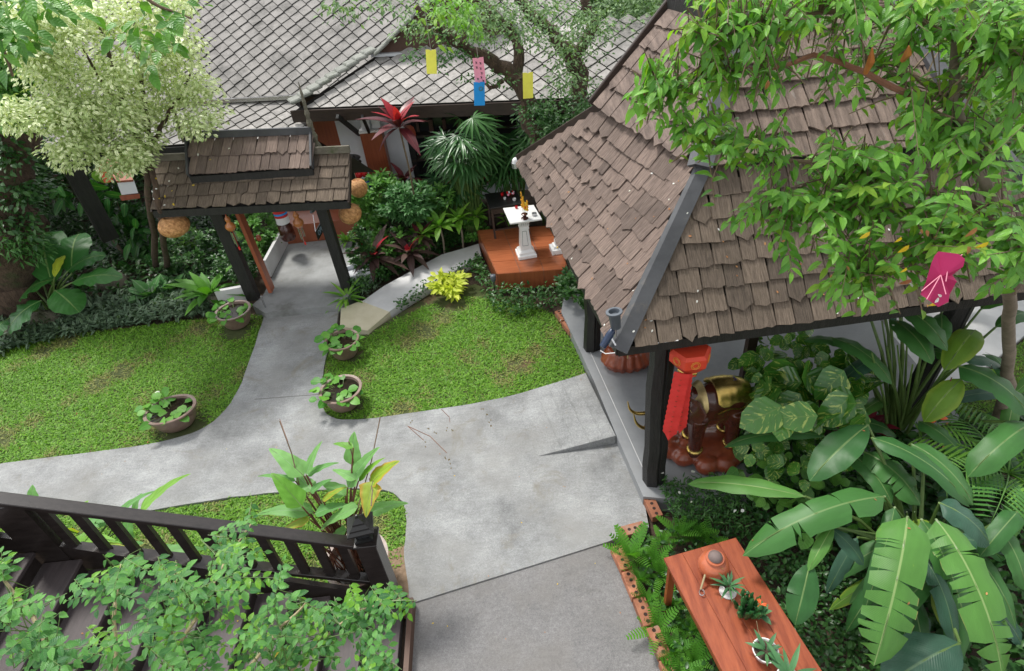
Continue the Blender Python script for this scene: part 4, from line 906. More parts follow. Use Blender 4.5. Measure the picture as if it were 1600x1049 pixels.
c = G(820, 342, tt+.03); t = thing('incense_vase', c, 'dark footed incense vase with marigold garlands on the white pedestal top', 'vase')
m = MB(); m.lathe([(.06, 0), (.065, .015), (.03, .03), (.035, .06), (.06, .09), (.05, .1)], 16, c); m.build('bowl', 'mahogany', t, smooth=True)
for k, (dx, dy, h) in enumerate(((.0, .02, .34), (.05, .0, .26), (-.02, .06, .42), (.03, .05, .2))):
    m = MB()
    q = c+V((dx, dy, .1)); m.tube([q, q+V((dx*.3, 0, h))], .005, 4); m.build('stick', 'twig', t)
    m = MB()
    for i in range(9): m.sphere(q+V((dx*.3*i/9+rs.uniform(-.008, .008), rs.uniform(-.01, .01), h*(.25+.08*i))), .024-.0012*i, 7)
    m.build('garland', 'marigold' if k != 3 else 'yellow_card', t)
m = MB(); m.sphere(c+V((.05, .03, .2)), .035, 8); m.build('red_flower', 'red_cloth', t)
# garden torch light in front of the platform
c = G(774, 462, 0); t = thing('garden_light', c, 'black torch shaped garden light at the platform front corner', 'garden light'); m = MB(); m.tube([c, c+V((0, 0, .3))], .012, 6); m.build('stem', 'black', t); m = MB(); m.lathe([(.015, .28), (.045, .33), (.05, .42), (.04, .43)], 12, c); m.build('shade', 'lamp_grey', t, smooth=True)
c = G(808, 262, 1.6); t = thing('wall_lamp', D(806, 252, 9.8), 'small round white lamp at the far end of the pavilion eave', 'lamp'); m = MB(); m.sphere(D(806, 252, 9.8), .06, 12); m.build('globe', 'white', t, smooth=True); m = MB(); m.lathe([(.07, -.1), (.075, -.02), (.06, 0)], 12, D(806, 252, 9.8)); m.build('socket', 'silver', t)

# ------------------------------------------------------------------ BRICK EDGING
def brick_mb():
    mb = MB(); mb.box((0, 0, 0), (.125, .285, .1)); return mb
bm = brick_mb().mesh('brick'); bm.materials.append(M['brick'])
hm = MB(); 
for k in range(4):
    for r, z, nn_ in ((.0115, .0515, 8),): hm.lathe([(r*1.7, .045), (r*1.7, .0515)], 8, (0, -.105+.07*k, 0))
hme = hm.mesh('hole'); hme.materials.append(M['brick_hole'])
def brickrow(a, b, par, z=.04, seed=0, fr=0.0):
    rs = random.Random(seed); d = (b-a); n = max(1, round(d.length/.292)); y = d.normalized(); x = y.cross(V((0, 0, 1)))
    for i in range(n):
        c = a+d*((i+.5)/n)+x*rs.uniform(-.008, .008)+V((0, 0, z+rs.uniform(-.008, .008))); an = rs.uniform(-.05, .05)
        R = Matrix((x, y, V((0, 0, 1)))).transposed() @ Matrix.Rotation(an, 3, 'Z')
        o = inst(bm, 'brick', par, Matrix.Translation(c) @ R.to_4x4()); b_ = o.modifiers.new('b', 'BEVEL'); b_.width = .004; b_.segments = 1
        h = bpy.data.objects.new('hole', hme); COL.objects.link(h); h.parent = o
br1 = thing('brick_edging', G(980, 930, 0), 'row of hollow red bricks edging the fern bed beside the dark concrete path', 'brick edging')
brickrow(G(961, 856, .05), G(1062, 1085, .05), br1, .0, 1)
br2 = thing('brick_edging', G(990, 845, 0), 'short row of hollow red bricks turning in from the path to the pavilion corner', 'brick edging')
brickrow(G(962, 838, .05), G(1012, 822, .05), br2, .0, 2); brickrow(G(1029, 812, .05), G(1012, 778, .05), br2, .0, 3)
br3 = thing('brick_edging', G(890, 520, 0), 'row of red bricks along the middle lawn by the pavilion floor', 'brick edging')
brickrow(G(872, 488, .05), G(909, 540, .05), br3, .0, 5)

# ------------------------------------------------------------------ LONG TABLE with pots
TZ = .75
tb = [G(1037, 872, TZ), G(1150, 840, TZ), None, None]
dv = (G(1285, 1049, TZ)-tb[1]).normalized(); tb[2] = tb[1]+dv*2.0; tb[3] = tb[0]+dv*2.0
lt = thing('long_table', G(1150, 950, 0), 'long red brown wooden garden table beside the brick edging', 'table')
nb = 4
for i in range(nb):
    a, b = tb[0].lerp(tb[1], i/nb+.001), tb[0].lerp(tb[1], (i+1)/nb-.001); m = MB(); m.prism([tuple(p)[:2] for p in (a, b, b+dv*2.0, a+dv*2.0)], TZ-.035, TZ)
    m.build('plank', 'table_wood', lt, bevel=.003)
cen = (tb[0]+tb[2])/2
for p in tb:
    q = cen+(p-cen)*.9; m = MB(); m.beam(V((q.x, q.y, -.05)), V((q.x, q.y, TZ-.035)), .06, .06, up=V((0, 1, 0))); m.build('leg', 'table_wood', lt)
m = MB()
for i in range(4):
    a, b = cen+(tb[i]-cen)*.9, cen+(tb[(i+1) % 4]-cen)*.9; m.beam(a-V((0, 0, .09)), b-V((0, 0, .09)), .025, .1)
m.build('apron', 'table_wood', lt)
c = G(1113, 893, TZ); j = thing('clay_jar', c, 'round red clay water jar with a grey lid on the far end of the table', 'jar')
m = MB(); m.lathe([(.07, 0), (.115, .04), (.14, .1), (.125, .16), (.085, .195), (.075, .2), (.085, .215), (.08, .225), (.06, .225)], 26, c); m.build('body', 'clay', j, smooth=True)
m = MB(); m.lathe([(.062, .22), (.06, .25), (.03, .272), (.01, .275)], 18, c); m.build('lid', 'lid_grey', j, smooth=True)
a, b = G(1095, 921, TZ+.02), G(1111, 868, TZ+.22); lad = thing('ladle', a, 'wooden handled wire ladle leaning on the clay jar', 'ladle'); m = MB(); m.tube([a, b], .009, 7); m.build('handle', 'twig_tan', lad)
m = MB(); 
for k in range(2): m.tube([a+V((.02*math.cos(t_*.7+k)*(1), .03*math.sin(t_*.7+k)-.03, .012*math.cos(t_*.7+k*2))) for t_ in range(10)], .003, 4)
m.build('wire_loop', 'silver', lad)
def leafpart(par, t, mat, pos, d, up, L, name='leaf', wid=1.0, me=None):
    me = me or tmesh(t, name, mat); Ms = frames([pos], [d], [up], [L])[0]; Ms = Ms.copy(); Ms[:, 0] *= wid; return inst(me, name, par, M4(Ms))
def rosette(par, c, n, L, t, mat, rs, el=(.3, 1.3), name='leaf', wid=1.0, spread=.02, jl=.25, az0=0.0):
    me = tmesh(t, name, mat); out = []
    for i in range(n):
        az = az0+i*2.4+rs.uniform(-.3, .3); e = el[1]+(el[0]-el[1])*(i+.5)/n+rs.uniform(-.1, .1)
        d = V((math.cos(az)*math.cos(e), math.sin(az)*math.cos(e), math.sin(e))); 
        leafpart(par, t, mat, V(c)+V((d.x, d.y, 0))*spread, d, V((0, 0, 1)) if e < 1.45 else V((0, 1, 0)), L*rs.uniform(1-jl, 1+jl), name, wid, me)
def pot(par, c, r, h, mat, rim=.012, name='pot', soil='soil', n=24, wob=0.0, prof=None, fill=.85, seed=0):
    m = MB(); p = prof or [(r*.62, 0), (r*.75, h*.2), (r*.95, h*.8), (r, h*.97), (r+rim*.3, h), (r-rim, h), (r-rim*1.6, h*.9), (r*.7, h*(fill-.25)), (r*.1, h*(fill-.25))]
    m.lathe(p, n, c, wob, seed); o = m.build(name, mat, par, smooth=True)
    m = MB(); m.lathe([(r-rim*1.5, h*fill-.004), (r-rim*1.5, h*fill)], n, c, wob, seed); m.build(soil if soil == 'water' else 'potting_soil', soil, par); return o
rs = random.Random(11)
c = G(1137, 925, TZ); p1 = thing('aloe_pot', c, 'small spiky aloe in a small white pot beside the clay jar', 'potted plant')
m = MB(); m.lathe([(.055, 0), (.075, .008), (.07, .015), (.03, .01)], 22, c); m.build('saucer', 'white_pot', p1, smooth=True)
pot(p1, c+V((0, 0, .012)), .05, .08, 'white_pot', .006); rosette(p1, c+V((0, 0, .09)), 18, .14, LF['lance'], 'lf_succ', rs, (.25, 1.25), spread=.015)
c = G(1165, 962, TZ); p2 = thing('cactus_pot', c, 'knobbly dark green cactus in a small black pot between the aloes', 'potted plant')
pot(p2, c, .055, .08, 'black', .006)
for k in range(13):
    a = k*2.4; r = .012+.012*math.sqrt(k)*1.4; m = MB(); q = c+V((r*math.cos(a), r*math.sin(a), .07)); hgt = rs.uniform(.1, .2)
    P = [q+V((r*.9*math.cos(a)*u+rs.uniform(-.006, .006), r*.9*math.sin(a)*u, hgt*u)) for u in [i/7 for i in range(8)]]
    m.tube(P, [.017*(1+.35*math.sin(i*2.6+k)) for i in range(7)]+[.006], 6); m.build('cactus_stem', 'lf_cactus', p2, smooth=True)
c2 = c+V((.1, -.02, 0)); p2b = thing('flowering_succulent', c2, 'succulent with small orange flowers beside the black cactus pot', 'potted plant')
pot(p2b, c2, .04, .05, 'grey_pot', .005); rosette(p2b, c2+V((0, 0, .06)), 12, .09, LF['ovw'], 'lf_succ', rs, (.2, 1.3))
m = MB(); m.tube([c2+V((0, 0, .05)), c2+V((-.01, 0, .2))], .003, 4); m.build('flower_stem', 'stem_green', p2b); me = tmesh(LF['lance'], 'petal', 'petal_orange')
for k in range(8): leafpart(p2b, LF['lance'], 'petal_orange', c2+V((-.01, 0, .2)), V((math.cos(k*2), math.sin(k*2), .6+.2*(k % 3))), V((0, 0, 1)), .05, 'petal', 1.6, me)
c = G(1193, 1025, TZ); p3 = thing('agave_pot', c, 'wide white bowl with a small pointed agave on the table', 'potted plant')
pot(p3, c, .1, .1, 'white_pot', .008, n=30); rosette(p3, c+V((0.0, -.01, .1)), 12, .13, LF['lance'], 'lf_succ', rs, (.2, 1.1), wid=1.5)
m = MB(); m.sphere(c+V((.05, .01, .1)), .03, 9); m.build('pebble', 'brick', p3); m = MB(); m.tube([c+V((0, .05, .1)), c+V((-.03, .12, .2)), c+V((-.05, .14, .3))], .0025, 4); m.build('dry_stalk', 'twig_tan', p3)
c = G(1228, 1068, TZ); p4 = thing('aloe_pot', c, 'big leaved aloe in a white pot nearest the bottom edge', 'potted plant')
pot(p4, c, .085, .1, 'white_pot', .008); rosette(p4, c+V((0, 0, .1)), 14, .2, LF['strapw'], 'lf_succ', rs, (.3, 1.25), wid=1.0)

# ------------------------------------------------------------------ LOTUS BOWLS
def lotus(label, c, r, h, seed, warp=.0):
    rs = random.Random(seed); t = thing('water_plant_pot', c, label, 'pot', 'brown glazed pots of water plants')
    prof = [(r*.62, 0), (r*.72, h*.12), (r*.88, h*.55), (r*.98, h*.86), (r*1.04, h*.95), (r*1.03, h), (r*.9, h*.99), (r*.86, h*.8), (r*.7, h*.55), (r*.1, h*.55)]
    m = MB(); m.lathe(prof, 30, c, warp, seed); m.build('bowl', 'pot_brown', t, smooth=True)
    m = MB(); m.lathe([(r*.87, h*.84), (r*.87, h*.85)], 28, c, warp*.5, seed); m.build('water', 'water', t)
    me = tmesh(LF['heart'], 'leaf', 'lf_water'); ml = tmesh(LF['rnd'], 'leaf', 'lf_water')
    m = MB()
    for k in range(34):
        a = seed+k*2.4; rr = r*math.sqrt(rs.random())*.95; edge = k % 4 == 0
        if edge: rr = r*rs.uniform(.85, 1.2); a = 2.9+rs.uniform(-1.1, 1.1)
        elif math.cos(a-1) > .6 and k % 2: continue
        p = c+V((rr*math.cos(a), rr*math.sin(a), h*.86+rs.uniform(.0, .035)+(.05 if edge else 0))); d = V((math.cos(a+rs.uniform(-1, 1)), math.sin(a+rs.uniform(-1, 1)), rs.uniform(-.15, .25)))
        leafpart(t, None, None, p, d, V((rs.uniform(-.5, .5), rs.uniform(-.7, .2), 1)), rs.uniform(.1, .17), 'leaf', 1, me if k % 2 else ml)
        m.tube([c+V((rr*.5*math.cos(a), rr*.5*math.sin(a), h*.8)), p], .003, 4, False)
    m.build('stem', 'stem_green', t); return t
lotus('brown water plant pot under the gate roof left end', G(373, 506, .0), .3, .3, 1)
lotus('round brown water plant pot beside the yellow stepping slab', G(541, 553, .0), .27, .3, 2)
lotus('brown water plant pot on the rounded lawn corner nearest the junction', G(540, 631, 0), .3, .3, 3)
t = lotus('wavy rimmed brown water plant pot alone on the left lawn', G(279, 662, 0), .33, .3, 4, .07)
m = MB(); 
for k in range(6): m.sphere(G(246, 614, .36)+V((.02*math.cos(k), .02*math.sin(k), 0)), .018, 6)
m.build('flower', 'petal_white', t)

# ------------------------------------------------------------------ BIG POT, STAIR and RAILING
SY = 3.32
stair = thing('staircase', V((-3.0, 2.8, 0)), 'dark wooden staircase descending to the path at the lower left', 'staircase')
for i in range(12):
    x1 = -1.42-.32*i; z = .17*(i+1); m = MB(); m.box((x1-.17, 2.55, z-.02), (.345, 1.5, .04)); m.build('tread', 'tread_wood', stair, bevel=.004)
    m = MB(); m.box((x1-.02, 2.55, z-.1), (.02, 1.46, .13)); m.build('riser', 'black_rail', stair)
for y in (SY+.02, 1.78):
    m = MB(); a, b = V((-1.35, y, .02)), V((-1.35-.32*12, y, .02+.17*12)); m.add([V((a.x, y-.025, -.02)), V((a.x, y-.025, .25)), V((b.x, y-.025, b.z+.25)), V((b.x, y-.025, b.z-.1)), V((a.x, y+.025, -.02)), V((a.x, y+.025, .25)), V((b.x, y+.025, b.z+.25)), V((b.x, y+.025, b.z-.1))], [(0, 1, 2, 3), (7, 6, 5, 4), (0, 4, 5, 1), (1, 5, 6, 2), (2, 6, 7, 3), (3, 7, 4, 0)]); m.build('stringer', 'black_rail', stair)
m = MB(); m.box((-1.34, 2.6, .06), (.05, 1.6, .16)); m.build('kerb', 'book_brown', stair)
rail = thing('stair_railing', V((-2.8, SY, 0)), 'black wooden stair railing with square balusters at the lower left', 'railing')
nt_ = G(573, 842, 1.12); SYr = nt_.y
m = MB(); m.box((nt_.x, nt_.y, .56), (.19, .19, 1.12)); m.build('newel', 'black_rail', rail, bevel=.006)
m = MB(); m.box((nt_.x, nt_.y, 1.13), (.215, .215, .03)); m.build('newel_cap', 'black_rail', rail, bevel=.005)
rl, rr = G(-60, 783, 2.42), G(548, 862, 1.05)
rr = V((nt_.x-.07, SYr, rr.z)); rl = V((-4.35, SYr-.12, 2.4))
dvr = (rl-rr).normalized()
m = MB(); m.beam(rr, rl, .12, .05, ext=.0); m.build('handrail', 'black_rail', rail, bevel=.006)
lo = V((0, 0, -.62))
m = MB(); m.beam(rr+lo, rr.lerp(rl, .87)+lo, .1, .05); m.build('bottom_rail', 'black_rail', rail, bevel=.005)
nbal = 11
for i in range(nbal):
    p = rr.lerp(rl, (i+.8)/nbal*.89); m = MB(); m.box(p+V((0, 0, -.31)), (.085, .04, .6)); m.build('baluster', 'black_rail', rail)
m = MB(); p = rr.lerp(rl, .955); m.box(p+V((0, 0, -.6)), (.3, .1, 1.1)); m.build('landing_post', 'black_rail', rail)
m = MB(); m.box((-5.4, 2.6, 2.02), (1.9, 1.6, .06)); structure(m, 'stair_landing', 'tread_wood')
lan = thing('post_lantern', V((nt_.x-.02, nt_.y+.02, 1.15)), 'small black four sided lantern on top of the stair newel post', 'lantern'); c = V((nt_.x-.02, nt_.y+.02, 1.15))
m = MB(); sqlathe(m, [(.085, 0), (.085, .02), (.055, .03)], c, .15); m.build('base', 'black', lan)
m = MB(); sqlathe(m, [(.055, .03), (.068, .15)], c, .15); m.build('glass', 'glass_dark', lan)
for k in range(4):
    a = .15+math.pi/4+k*math.pi/2; m = MB(); m.tube([c+V((.08*math.cos(a), .08*math.sin(a), .03)), c+V((.096*math.cos(a), .096*math.sin(a), .155))], .006, 4); m.build('frame_bar', 'black', lan)
m = MB(); sqlathe(m, [(.12, .15), (.12, .165), (.092, .185), (.088, .2), (.056, .225), (.052, .24), (.016, .28), (.008, .31)], c, .15); m.build('cap', 'black', lan)
bp = G(562, 893, .0); bpc = G(556, 880, .42); bpc = V((bpc.x, bpc.y+.04, 0))
tp = thing('thalia_pot', bpc, 'large brown pot behind the newel post with tall arrow shaped leaves', 'potted plant')
pot(tp, bpc, .33, .45, 'pot_brown', .035, n=34, fill=.8, soil='water')
m = MB(); m.box(bpc+V((.12, -.2, .4)), (.12, .07, .05), .3); m.build('brick', 'brick', tp)

# ------------------------------------------------------------------ traced big leaves
def wprof(shape, t):
    if shape == 'banana': return min(1, (t/.1)**.6)*min(1, ((1-t)/.2)**.6)*(1-.12*t)
    if shape == 'arrow': return max(.0, min(1, t/.12)**.7*(1-t)**.75*1.15)
    if shape == 'ell': return math.sin(math.pi*min(1, max(0, t)))**.62
    return math.sin(math.pi*t**.85)**.8
def bigleaf(par, b, t, wid, mat, shape='banana', arch=.1, fold=.18, tears=(), up=None, seed=0, n=14, curl=.12, name='leaf'):
    rs = random.Random(seed); b = V(b); t = V(t); L = (t-b).length; ctrl = (b+t)/2+V((0, 0, arch*L*2)); wv = wid/2
    P = lambda s: b*(1-s)**2+ctrl*2*s*(1-s)+t*s*s
    vs = []; fs = []; uv = []
    def frame(s):
        y = (P(min(1, s+.01))-P(max(0, s-.01))).normalized(); u = up or V((0, 0, 1))
        x = y.cross(u); x = x.normalized() if x.length > .05 else V((1, 0, 0)); return x, y, x.cross(y)
    for side in (-1, 1):
        cuts = sorted(q for q, s_ in tears if s_ == side); segs = []; st = 0
        allc = [0]+cuts+[1.0]
        for a, c in zip(allc, allc[1:]):
            k = max(2, round((c-a)*n)); base = len(vs); tw = rs.uniform(-.25, .1) if cuts else 0; gap = rs.uniform(.006, .03) if cuts else 0
            for i in range(k+1):
                s = a+(c-a)*i/k; x, y, z = frame(s); ww = wprof(shape, s)*wv
                lead = .14*ww
                for j, f in enumerate((0, .5, 1.0)):
                    sj = s
                    p = P(s)+x*side*ww*f+y*(lead*f-(gap*L*f*f if (i == k and c < 1) else 0)+(gap*L*f*f if (i == 0 and a > 0) else 0))+z*((fold*f-curl*f*f*2+tw*f*f)*ww+f*f*.09*ww*math.sin(s*23+seed*1.7+side)+(rs.uniform(-.03, .03)*ww if f == 1 else 0)-.25*max(0, s-.6)**2*L)
                    vs.append(p); uv.append((.5+.5*side*f, s))
            for i in range(k):
                for j in range(2):
                    q = (base+i*3+j, base+i*3+j+1, base+(i+1)*3+j+1, base+(i+1)*3+j); fs.append(q if side == 1 else q[::-1])
    mb = MB(); mb.add(vs, fs, uv); o = mb.build(name, mat, par); o.data.shade_smooth()
    m2 = MB(); rr_ = .012*min(1, wid/.3); m2.tube([P(s)-frame(s)[2]*.004 for s in (0, .25, .5, .75, .95)], [rr_, rr_*.8, rr_*.6, rr_*.4, .001], 5); r_ = m2.build('midrib', 'stem_green', o); r_.parent = o
    return o
def rt(n, side, rs, lo=.15, hi=.9): return [(rs.uniform(lo, hi), side) for _ in range(n)]
def traced(par, specs, root, stemmat='stem_green', srad=.012, seed=0, ws=1.0):
    rs = random.Random(seed); 
    for i, sp in enumerate(specs):
        (x0, y0, z0), (x1, y1, z1), wpx, mat, opt = sp
        b, t = G(x0, y0, z0), G(x1, y1, z1); w = wpx*ws*pxm((b+t)/2); opt = dict(opt); st = opt.pop('stem', True)
        bigleaf(par, b, t, w, mat, seed=seed*50+i, **opt)
        if st:
            r0 = V(root)+V((rs.uniform(-.08, .08), rs.uniform(-.08, .08), 0)); mid = r0.lerp(b, .55)+V((0, 0, .12*(b-r0).length))
            m = MB(); m.tube([r0, r0.lerp(mid, .5)+V((0, 0, .05)), mid, mid.lerp(b, .6)+V((0, 0, .01)), b], [srad*1.6, srad*1.4, srad*1.1, srad*.9, srad*.7], 6); m.build('stalk', stemmat, par, smooth=True)
rs = random.Random(5)
arrow = dict(shape='arrow', arch=.06, fold=.25, curl=.05)
TH = 'lf_thalia'; TY = 'lf_thalia_y'
traced(tp, [
 ((475, 744, 1.5), (419, 699, 1.65), 34, TH, arrow), ((478, 742, 1.55), (503, 688, 1.75), 17, TH, arrow), ((480, 743, 1.5), (530, 722, 1.6), 17, TH, arrow),
 ((462, 752, 1.45), (400, 743, 1.4), 13, TH, arrow), ((472, 792, 1.35), (423, 738, 1.6), 36, 'lf_bright', arrow), ((488, 768, 1.4), (462, 742, 1.35), 26, TH, arrow),
 ((485, 770, 1.4), (519, 748, 1.5), 16, TH, arrow), ((552, 728, 1.6), (553, 674, 1.85), 30, TH, arrow), ((556, 750, 1.6), (518, 733, 1.6), 18, TH, arrow),
 ((543, 762, 1.5), (592, 697, 1.8), 32, TH, arrow), ((578, 757, 1.55), (624, 719, 1.75), 34, TY, arrow), ((583, 752, 1.6), (571, 810, 1.4), 38, TY, arrow),
 ((560, 752, 1.55), (601, 714, 1.75), 16, 'lf_bright', arrow), ((552, 700, 1.9), (519, 693, 1.9), 14, 'lf_bright', arrow), ((504, 783, 1.35), (543, 760, 1.45), 14, TY, arrow),
 ((492, 803, 1.25), (548, 788, 1.3), 24, TH, arrow), ((560, 792, 1.35), (497, 829, 1.1), 28, TH, arrow), ((578, 802, 1.3), (639, 785, 1.25), 27, TH, arrow),
 ((484, 812, 1.2), (427, 840, 1.0), 20, TY, arrow), ((542, 828, 1.1), (506, 851, .95), 22, TH, arrow), ((490, 800, 1.2), (398, 803, 1.2), 30, TH, arrow), ((540, 775, 1.35), (500, 752, 1.4), 26, TH, arrow)],
 bpc+V((-.05, 0, .36)), 'stem_red', .009, 3)
for (a, b) in (((468, 760), (437, 658)), ((560, 790), (594, 652)), ((552, 745), (545, 690)), ((577, 748), (580, 790))):
    m = MB(); p, q = G(*a, 1.4), G(*b, 1.95); m.tube([p, p.lerp(q, .5)+V((.02, 0, 0)), q], .006, 5); m.build('flower_stalk', 'twig', tp)
m = MB()
for k in range(26):
    a = G(555, 885, .36)+V((rs.uniform(-.2, .12), rs.uniform(-.15, .15), 0)); m.tube([a, a+V((rs.uniform(-.25, .1), rs.uniform(-.05, .2), rs.uniform(.4, .8)))], .008, 5)
m.build('stem', 'stem_red', tp, kind='stuff')
# dry seed stalks over the path
tdry = thing('dry_flower_stalk', G(640, 690, 1.9), 'thin dry hanging flower stalks with tiny seeds above the path junction', 'flower stalk')
m = MB()
for seg in ([(637, 666), (655, 682), (662, 688)], [(637, 666), (672, 682), (690, 700), (698, 708)], [(690, 640), (702, 652), (703, 660)], [(437, 655), (450, 690)]):
    m.tube([G(x, y, 1.95) for x, y in seg], .0035, 4)
m.build('stalk', 'stem_red', tdry, kind='stuff')
me = tmesh(LF['small'], 'seed', 'twig_tan'); rs = random.Random(9)
for px_ in ((642, 660), (668, 672), (680, 676), (697, 668), (707, 672), (753, 640), (760, 650), (765, 658), (768, 668), (696, 712), (700, 720), (703, 726), (664, 693)):
    for k in range(2): inst(me, 'seed', tdry, M4(frames([G(px_[0]+rs.uniform(-2, 2), px_[1]+rs.uniform(-4, 4), 1.93)], [(rs.uniform(-.3, .3), 0, -1)], [(0, -1, .3)], [.03])[0]))
# left clump behind railing
tc_ = G(150, 880, 0); t2 = thing('broad_leaf_clump', tc_, 'clump of light green broad leaves growing behind the left balusters', 'plant')
L2 = [((55, 800, .9), (50, 757, 1.1), 26, TH, arrow), ((218, 800, .9), (297, 738, 1.15), 24, 'lf_bright', arrow), ((180, 806, .8), (245, 765, 1.0), 18, TH, arrow), ((150, 815, .7), (200, 790, .9), 14, TH, arrow)]
for k in range(20): 
    x, y = rs.uniform(15, 260), rs.uniform(815, 900); a = rs.uniform(0, 6.28); l = rs.uniform(40, 75)
    L2.append(((x, y, rs.uniform(.3, .7)), (x+l*math.cos(a), y-abs(l*math.sin(a))*.7, rs.uniform(.5, .9)), rs.uniform(20, 32), (TH, 'lf_bright', TY, TH)[k % 4], arrow))
traced(t2, L2, tc_, 'stem_green', .008, 7)

# ------------------------------------------------------------------ RIGHT: heliconias and bananas
B, BL_, BM_, BB = 'lf_banana', 'lf_banana_lit', 'lf_banana_lime', 'lf_blue'
ban = dict(shape='banana', arch=.13, curl=.2); ell = dict(shape='ell', arch=.11, curl=.18)
r1 = G(1425, 900, 0); cA = thing('banana_plant', r1, 'big torn leaved banana like plant filling the lower right corner', 'plant')
rs = random.Random(21)
traced(cA, [
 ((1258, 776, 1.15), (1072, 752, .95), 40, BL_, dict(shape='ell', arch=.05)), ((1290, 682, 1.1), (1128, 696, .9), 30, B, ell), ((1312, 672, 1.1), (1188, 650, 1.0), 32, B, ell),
 ((1356, 664, 1.4), (1264, 750, 1.2), 62, B, dict(shape='ell', arch=.06)), ((1362, 684, 1.4), (1522, 792, 1.1), 42, B, ban), ((1424, 694, 1.35), (1525, 790, 1.1), 52, B, ban),
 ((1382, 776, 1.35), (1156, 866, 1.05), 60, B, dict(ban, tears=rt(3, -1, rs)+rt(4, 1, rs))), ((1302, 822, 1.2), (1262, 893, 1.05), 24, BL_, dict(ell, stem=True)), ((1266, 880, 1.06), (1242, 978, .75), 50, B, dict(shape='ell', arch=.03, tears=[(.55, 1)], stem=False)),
 ((1298, 826, 1.15), (1352, 884, 1.0), 34, BB, ell), ((1398, 793, 1.3), (1350, 958, .7), 30, B, ban), ((1440, 812, 1.2), (1518, 1018, .6), 48, B, dict(ban, tears=rt(2, 1, rs))),
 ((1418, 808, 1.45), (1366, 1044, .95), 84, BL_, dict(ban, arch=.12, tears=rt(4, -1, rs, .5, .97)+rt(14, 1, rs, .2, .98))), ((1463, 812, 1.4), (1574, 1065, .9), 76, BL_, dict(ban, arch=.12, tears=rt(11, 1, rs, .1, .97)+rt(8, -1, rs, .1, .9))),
 ((1468, 786, 1.35), (1551, 852, 1.1), 58, BB, ban), ((1500, 1005, .9), (1380, 1072, .7), 100, 'lf_blue', ell), ((1466, 884, .9), (1508, 912, .8), 30, B, ell), ((1560, 826, 1.0), (1606, 926, .7), 40, B, ban),
 ((1330, 710, 1.1), (1396, 788, 1.0), 40, B, ban), ((1350, 706, 1.15), (1442, 790, 1.0), 56, B, dict(ban, tears=rt(4, 1, rs)+rt(4, -1, rs))), ((1436, 658, 1.0), (1518, 732, .9), 38, B, ban), ((1380, 900, .9), (1320, 990, .4), 30, B, ell),
 ((1445, 830, 1.0), (1478, 985, .4), 40, BM_, ban), ((1590, 800, 1.1), (1530, 870, .9), 36, B, ban), ((1540, 940, .5), (1600, 1010, .3), 44, BB, ell), ((1340, 840, .8), (1290, 930, .3), 26, 'lf_blue', ell), ((1395, 1000, .5), (1450, 960, .6), 46, 'lf_blue', ell)],
 r1, 'stem_green', .016, 11, .9)
rsx = random.Random(88); EX = []
for k in range(26):      # lower, shaded leaves that fill the clump
    a = rsx.uniform(-.25, 3.6); x0, y0 = 1430+rsx.uniform(-50, 60), 830+rsx.uniform(-30, 70); l = rsx.uniform(110, 190); z = rsx.uniform(.55, 1.0)
    EX.append(((x0, y0, z), (x0+l*math.cos(a), y0+abs(l*math.sin(a))*.9+20, z-rsx.uniform(.2, .45)), rsx.uniform(24, 38), (B, BB, B, BM_)[k % 4], dict(shape='banana' if k % 2 else 'ell', arch=.16, curl=.2, tears=rt(rsx.randrange(0, 4), 1, rsx)+rt(rsx.randrange(0, 3), -1, rsx))))
traced(cA, EX, r1, 'stem_green', .013, 14)
m = MB()
for k in range(3):
    q = r1+V((rs.uniform(-.1, .1), rs.uniform(-.1, .1), 0)); m = MB(); m.tube([q, q.lerp(G(1405+12*k, 800, 1.1), .6), G(1405+12*k, 800, 1.1)], [.05, .035, .004], 8); m.build('stem', 'stem_green', cA, smooth=True)
r2 = G(1398, 692, .0); cB = thing('heliconia_plant', r2, 'tall heliconia with fan of long stalks and hanging orange flower', 'plant')
traced(cB, [
 ((1497, 572, 1.6), (1612, 648, 1.4), 54, B, ban), ((1475, 580, 1.55), (1527, 512, 1.7), 46, BM_, ell), ((1390, 498, 1.7), (1459, 568, 1.6), 44, B, ell), ((1503, 592, 1.5), (1442, 660, 1.1), 44, BM_, ell),
 ((1300, 528, 1.5), (1398, 600, 1.3), 34, B, ban), ((1405, 478, 1.9), (1484, 548, 1.7), 44, B, ell), ((1368, 426, 1.9), (1386, 482, 1.8), 26, BB, ell), ((1512, 396, 2.0), (1522, 468, 1.9), 42, BB, ell),
 ((1532, 484, 1.8), (1606, 444, 1.9), 40, BL_, ell), ((1555, 512, 1.7), (1612, 488, 1.7), 30, B, ell), ((1612, 662, 1.3), (1511, 744, 1.1), 48, B, ban), ((1372, 560, 1.4), (1310, 600, 1.2), 30, BB, ban),
 ((1330, 545, 1.3), (1255, 530, 1.3), 22, B, ban), ((1440, 548, 1.5), (1490, 560, 1.5), 26, B, dict(ell, tears=[(.4, 1), (.7, 1)])), ((1470, 490, 1.8), (1468, 540, 1.7), 30, B, ell),
 ((1350, 470, 1.8), (1402, 500, 1.8), 26, BB, ell), ((1500, 560, 1.5), (1580, 585, 1.3), 30, BB, dict(ban, tears=[(.5, 1)]))],
 r2, 'stem_green', .017, 12)
for k in range(9):
    q = r2+V((rs.uniform(-.1, .1), rs.uniform(-.06, .06), 0)); e = G(1362+8*k, 520+rs.uniform(-40, 60), 1.6); m = MB(); m.tube([q, q.lerp(e, .5)+V((0, 0, .1)), e], [.02, .014, .008], 6); m.build('stalk', 'stem_green', cB, smooth=True)
m = MB(); a, b = G(1487, 590, 1.5), G(1462, 660, 1.0); m.tube([a, a.lerp(b, .5), b], .006, 5); m.build('flower_stalk', 'stem_red', cB)
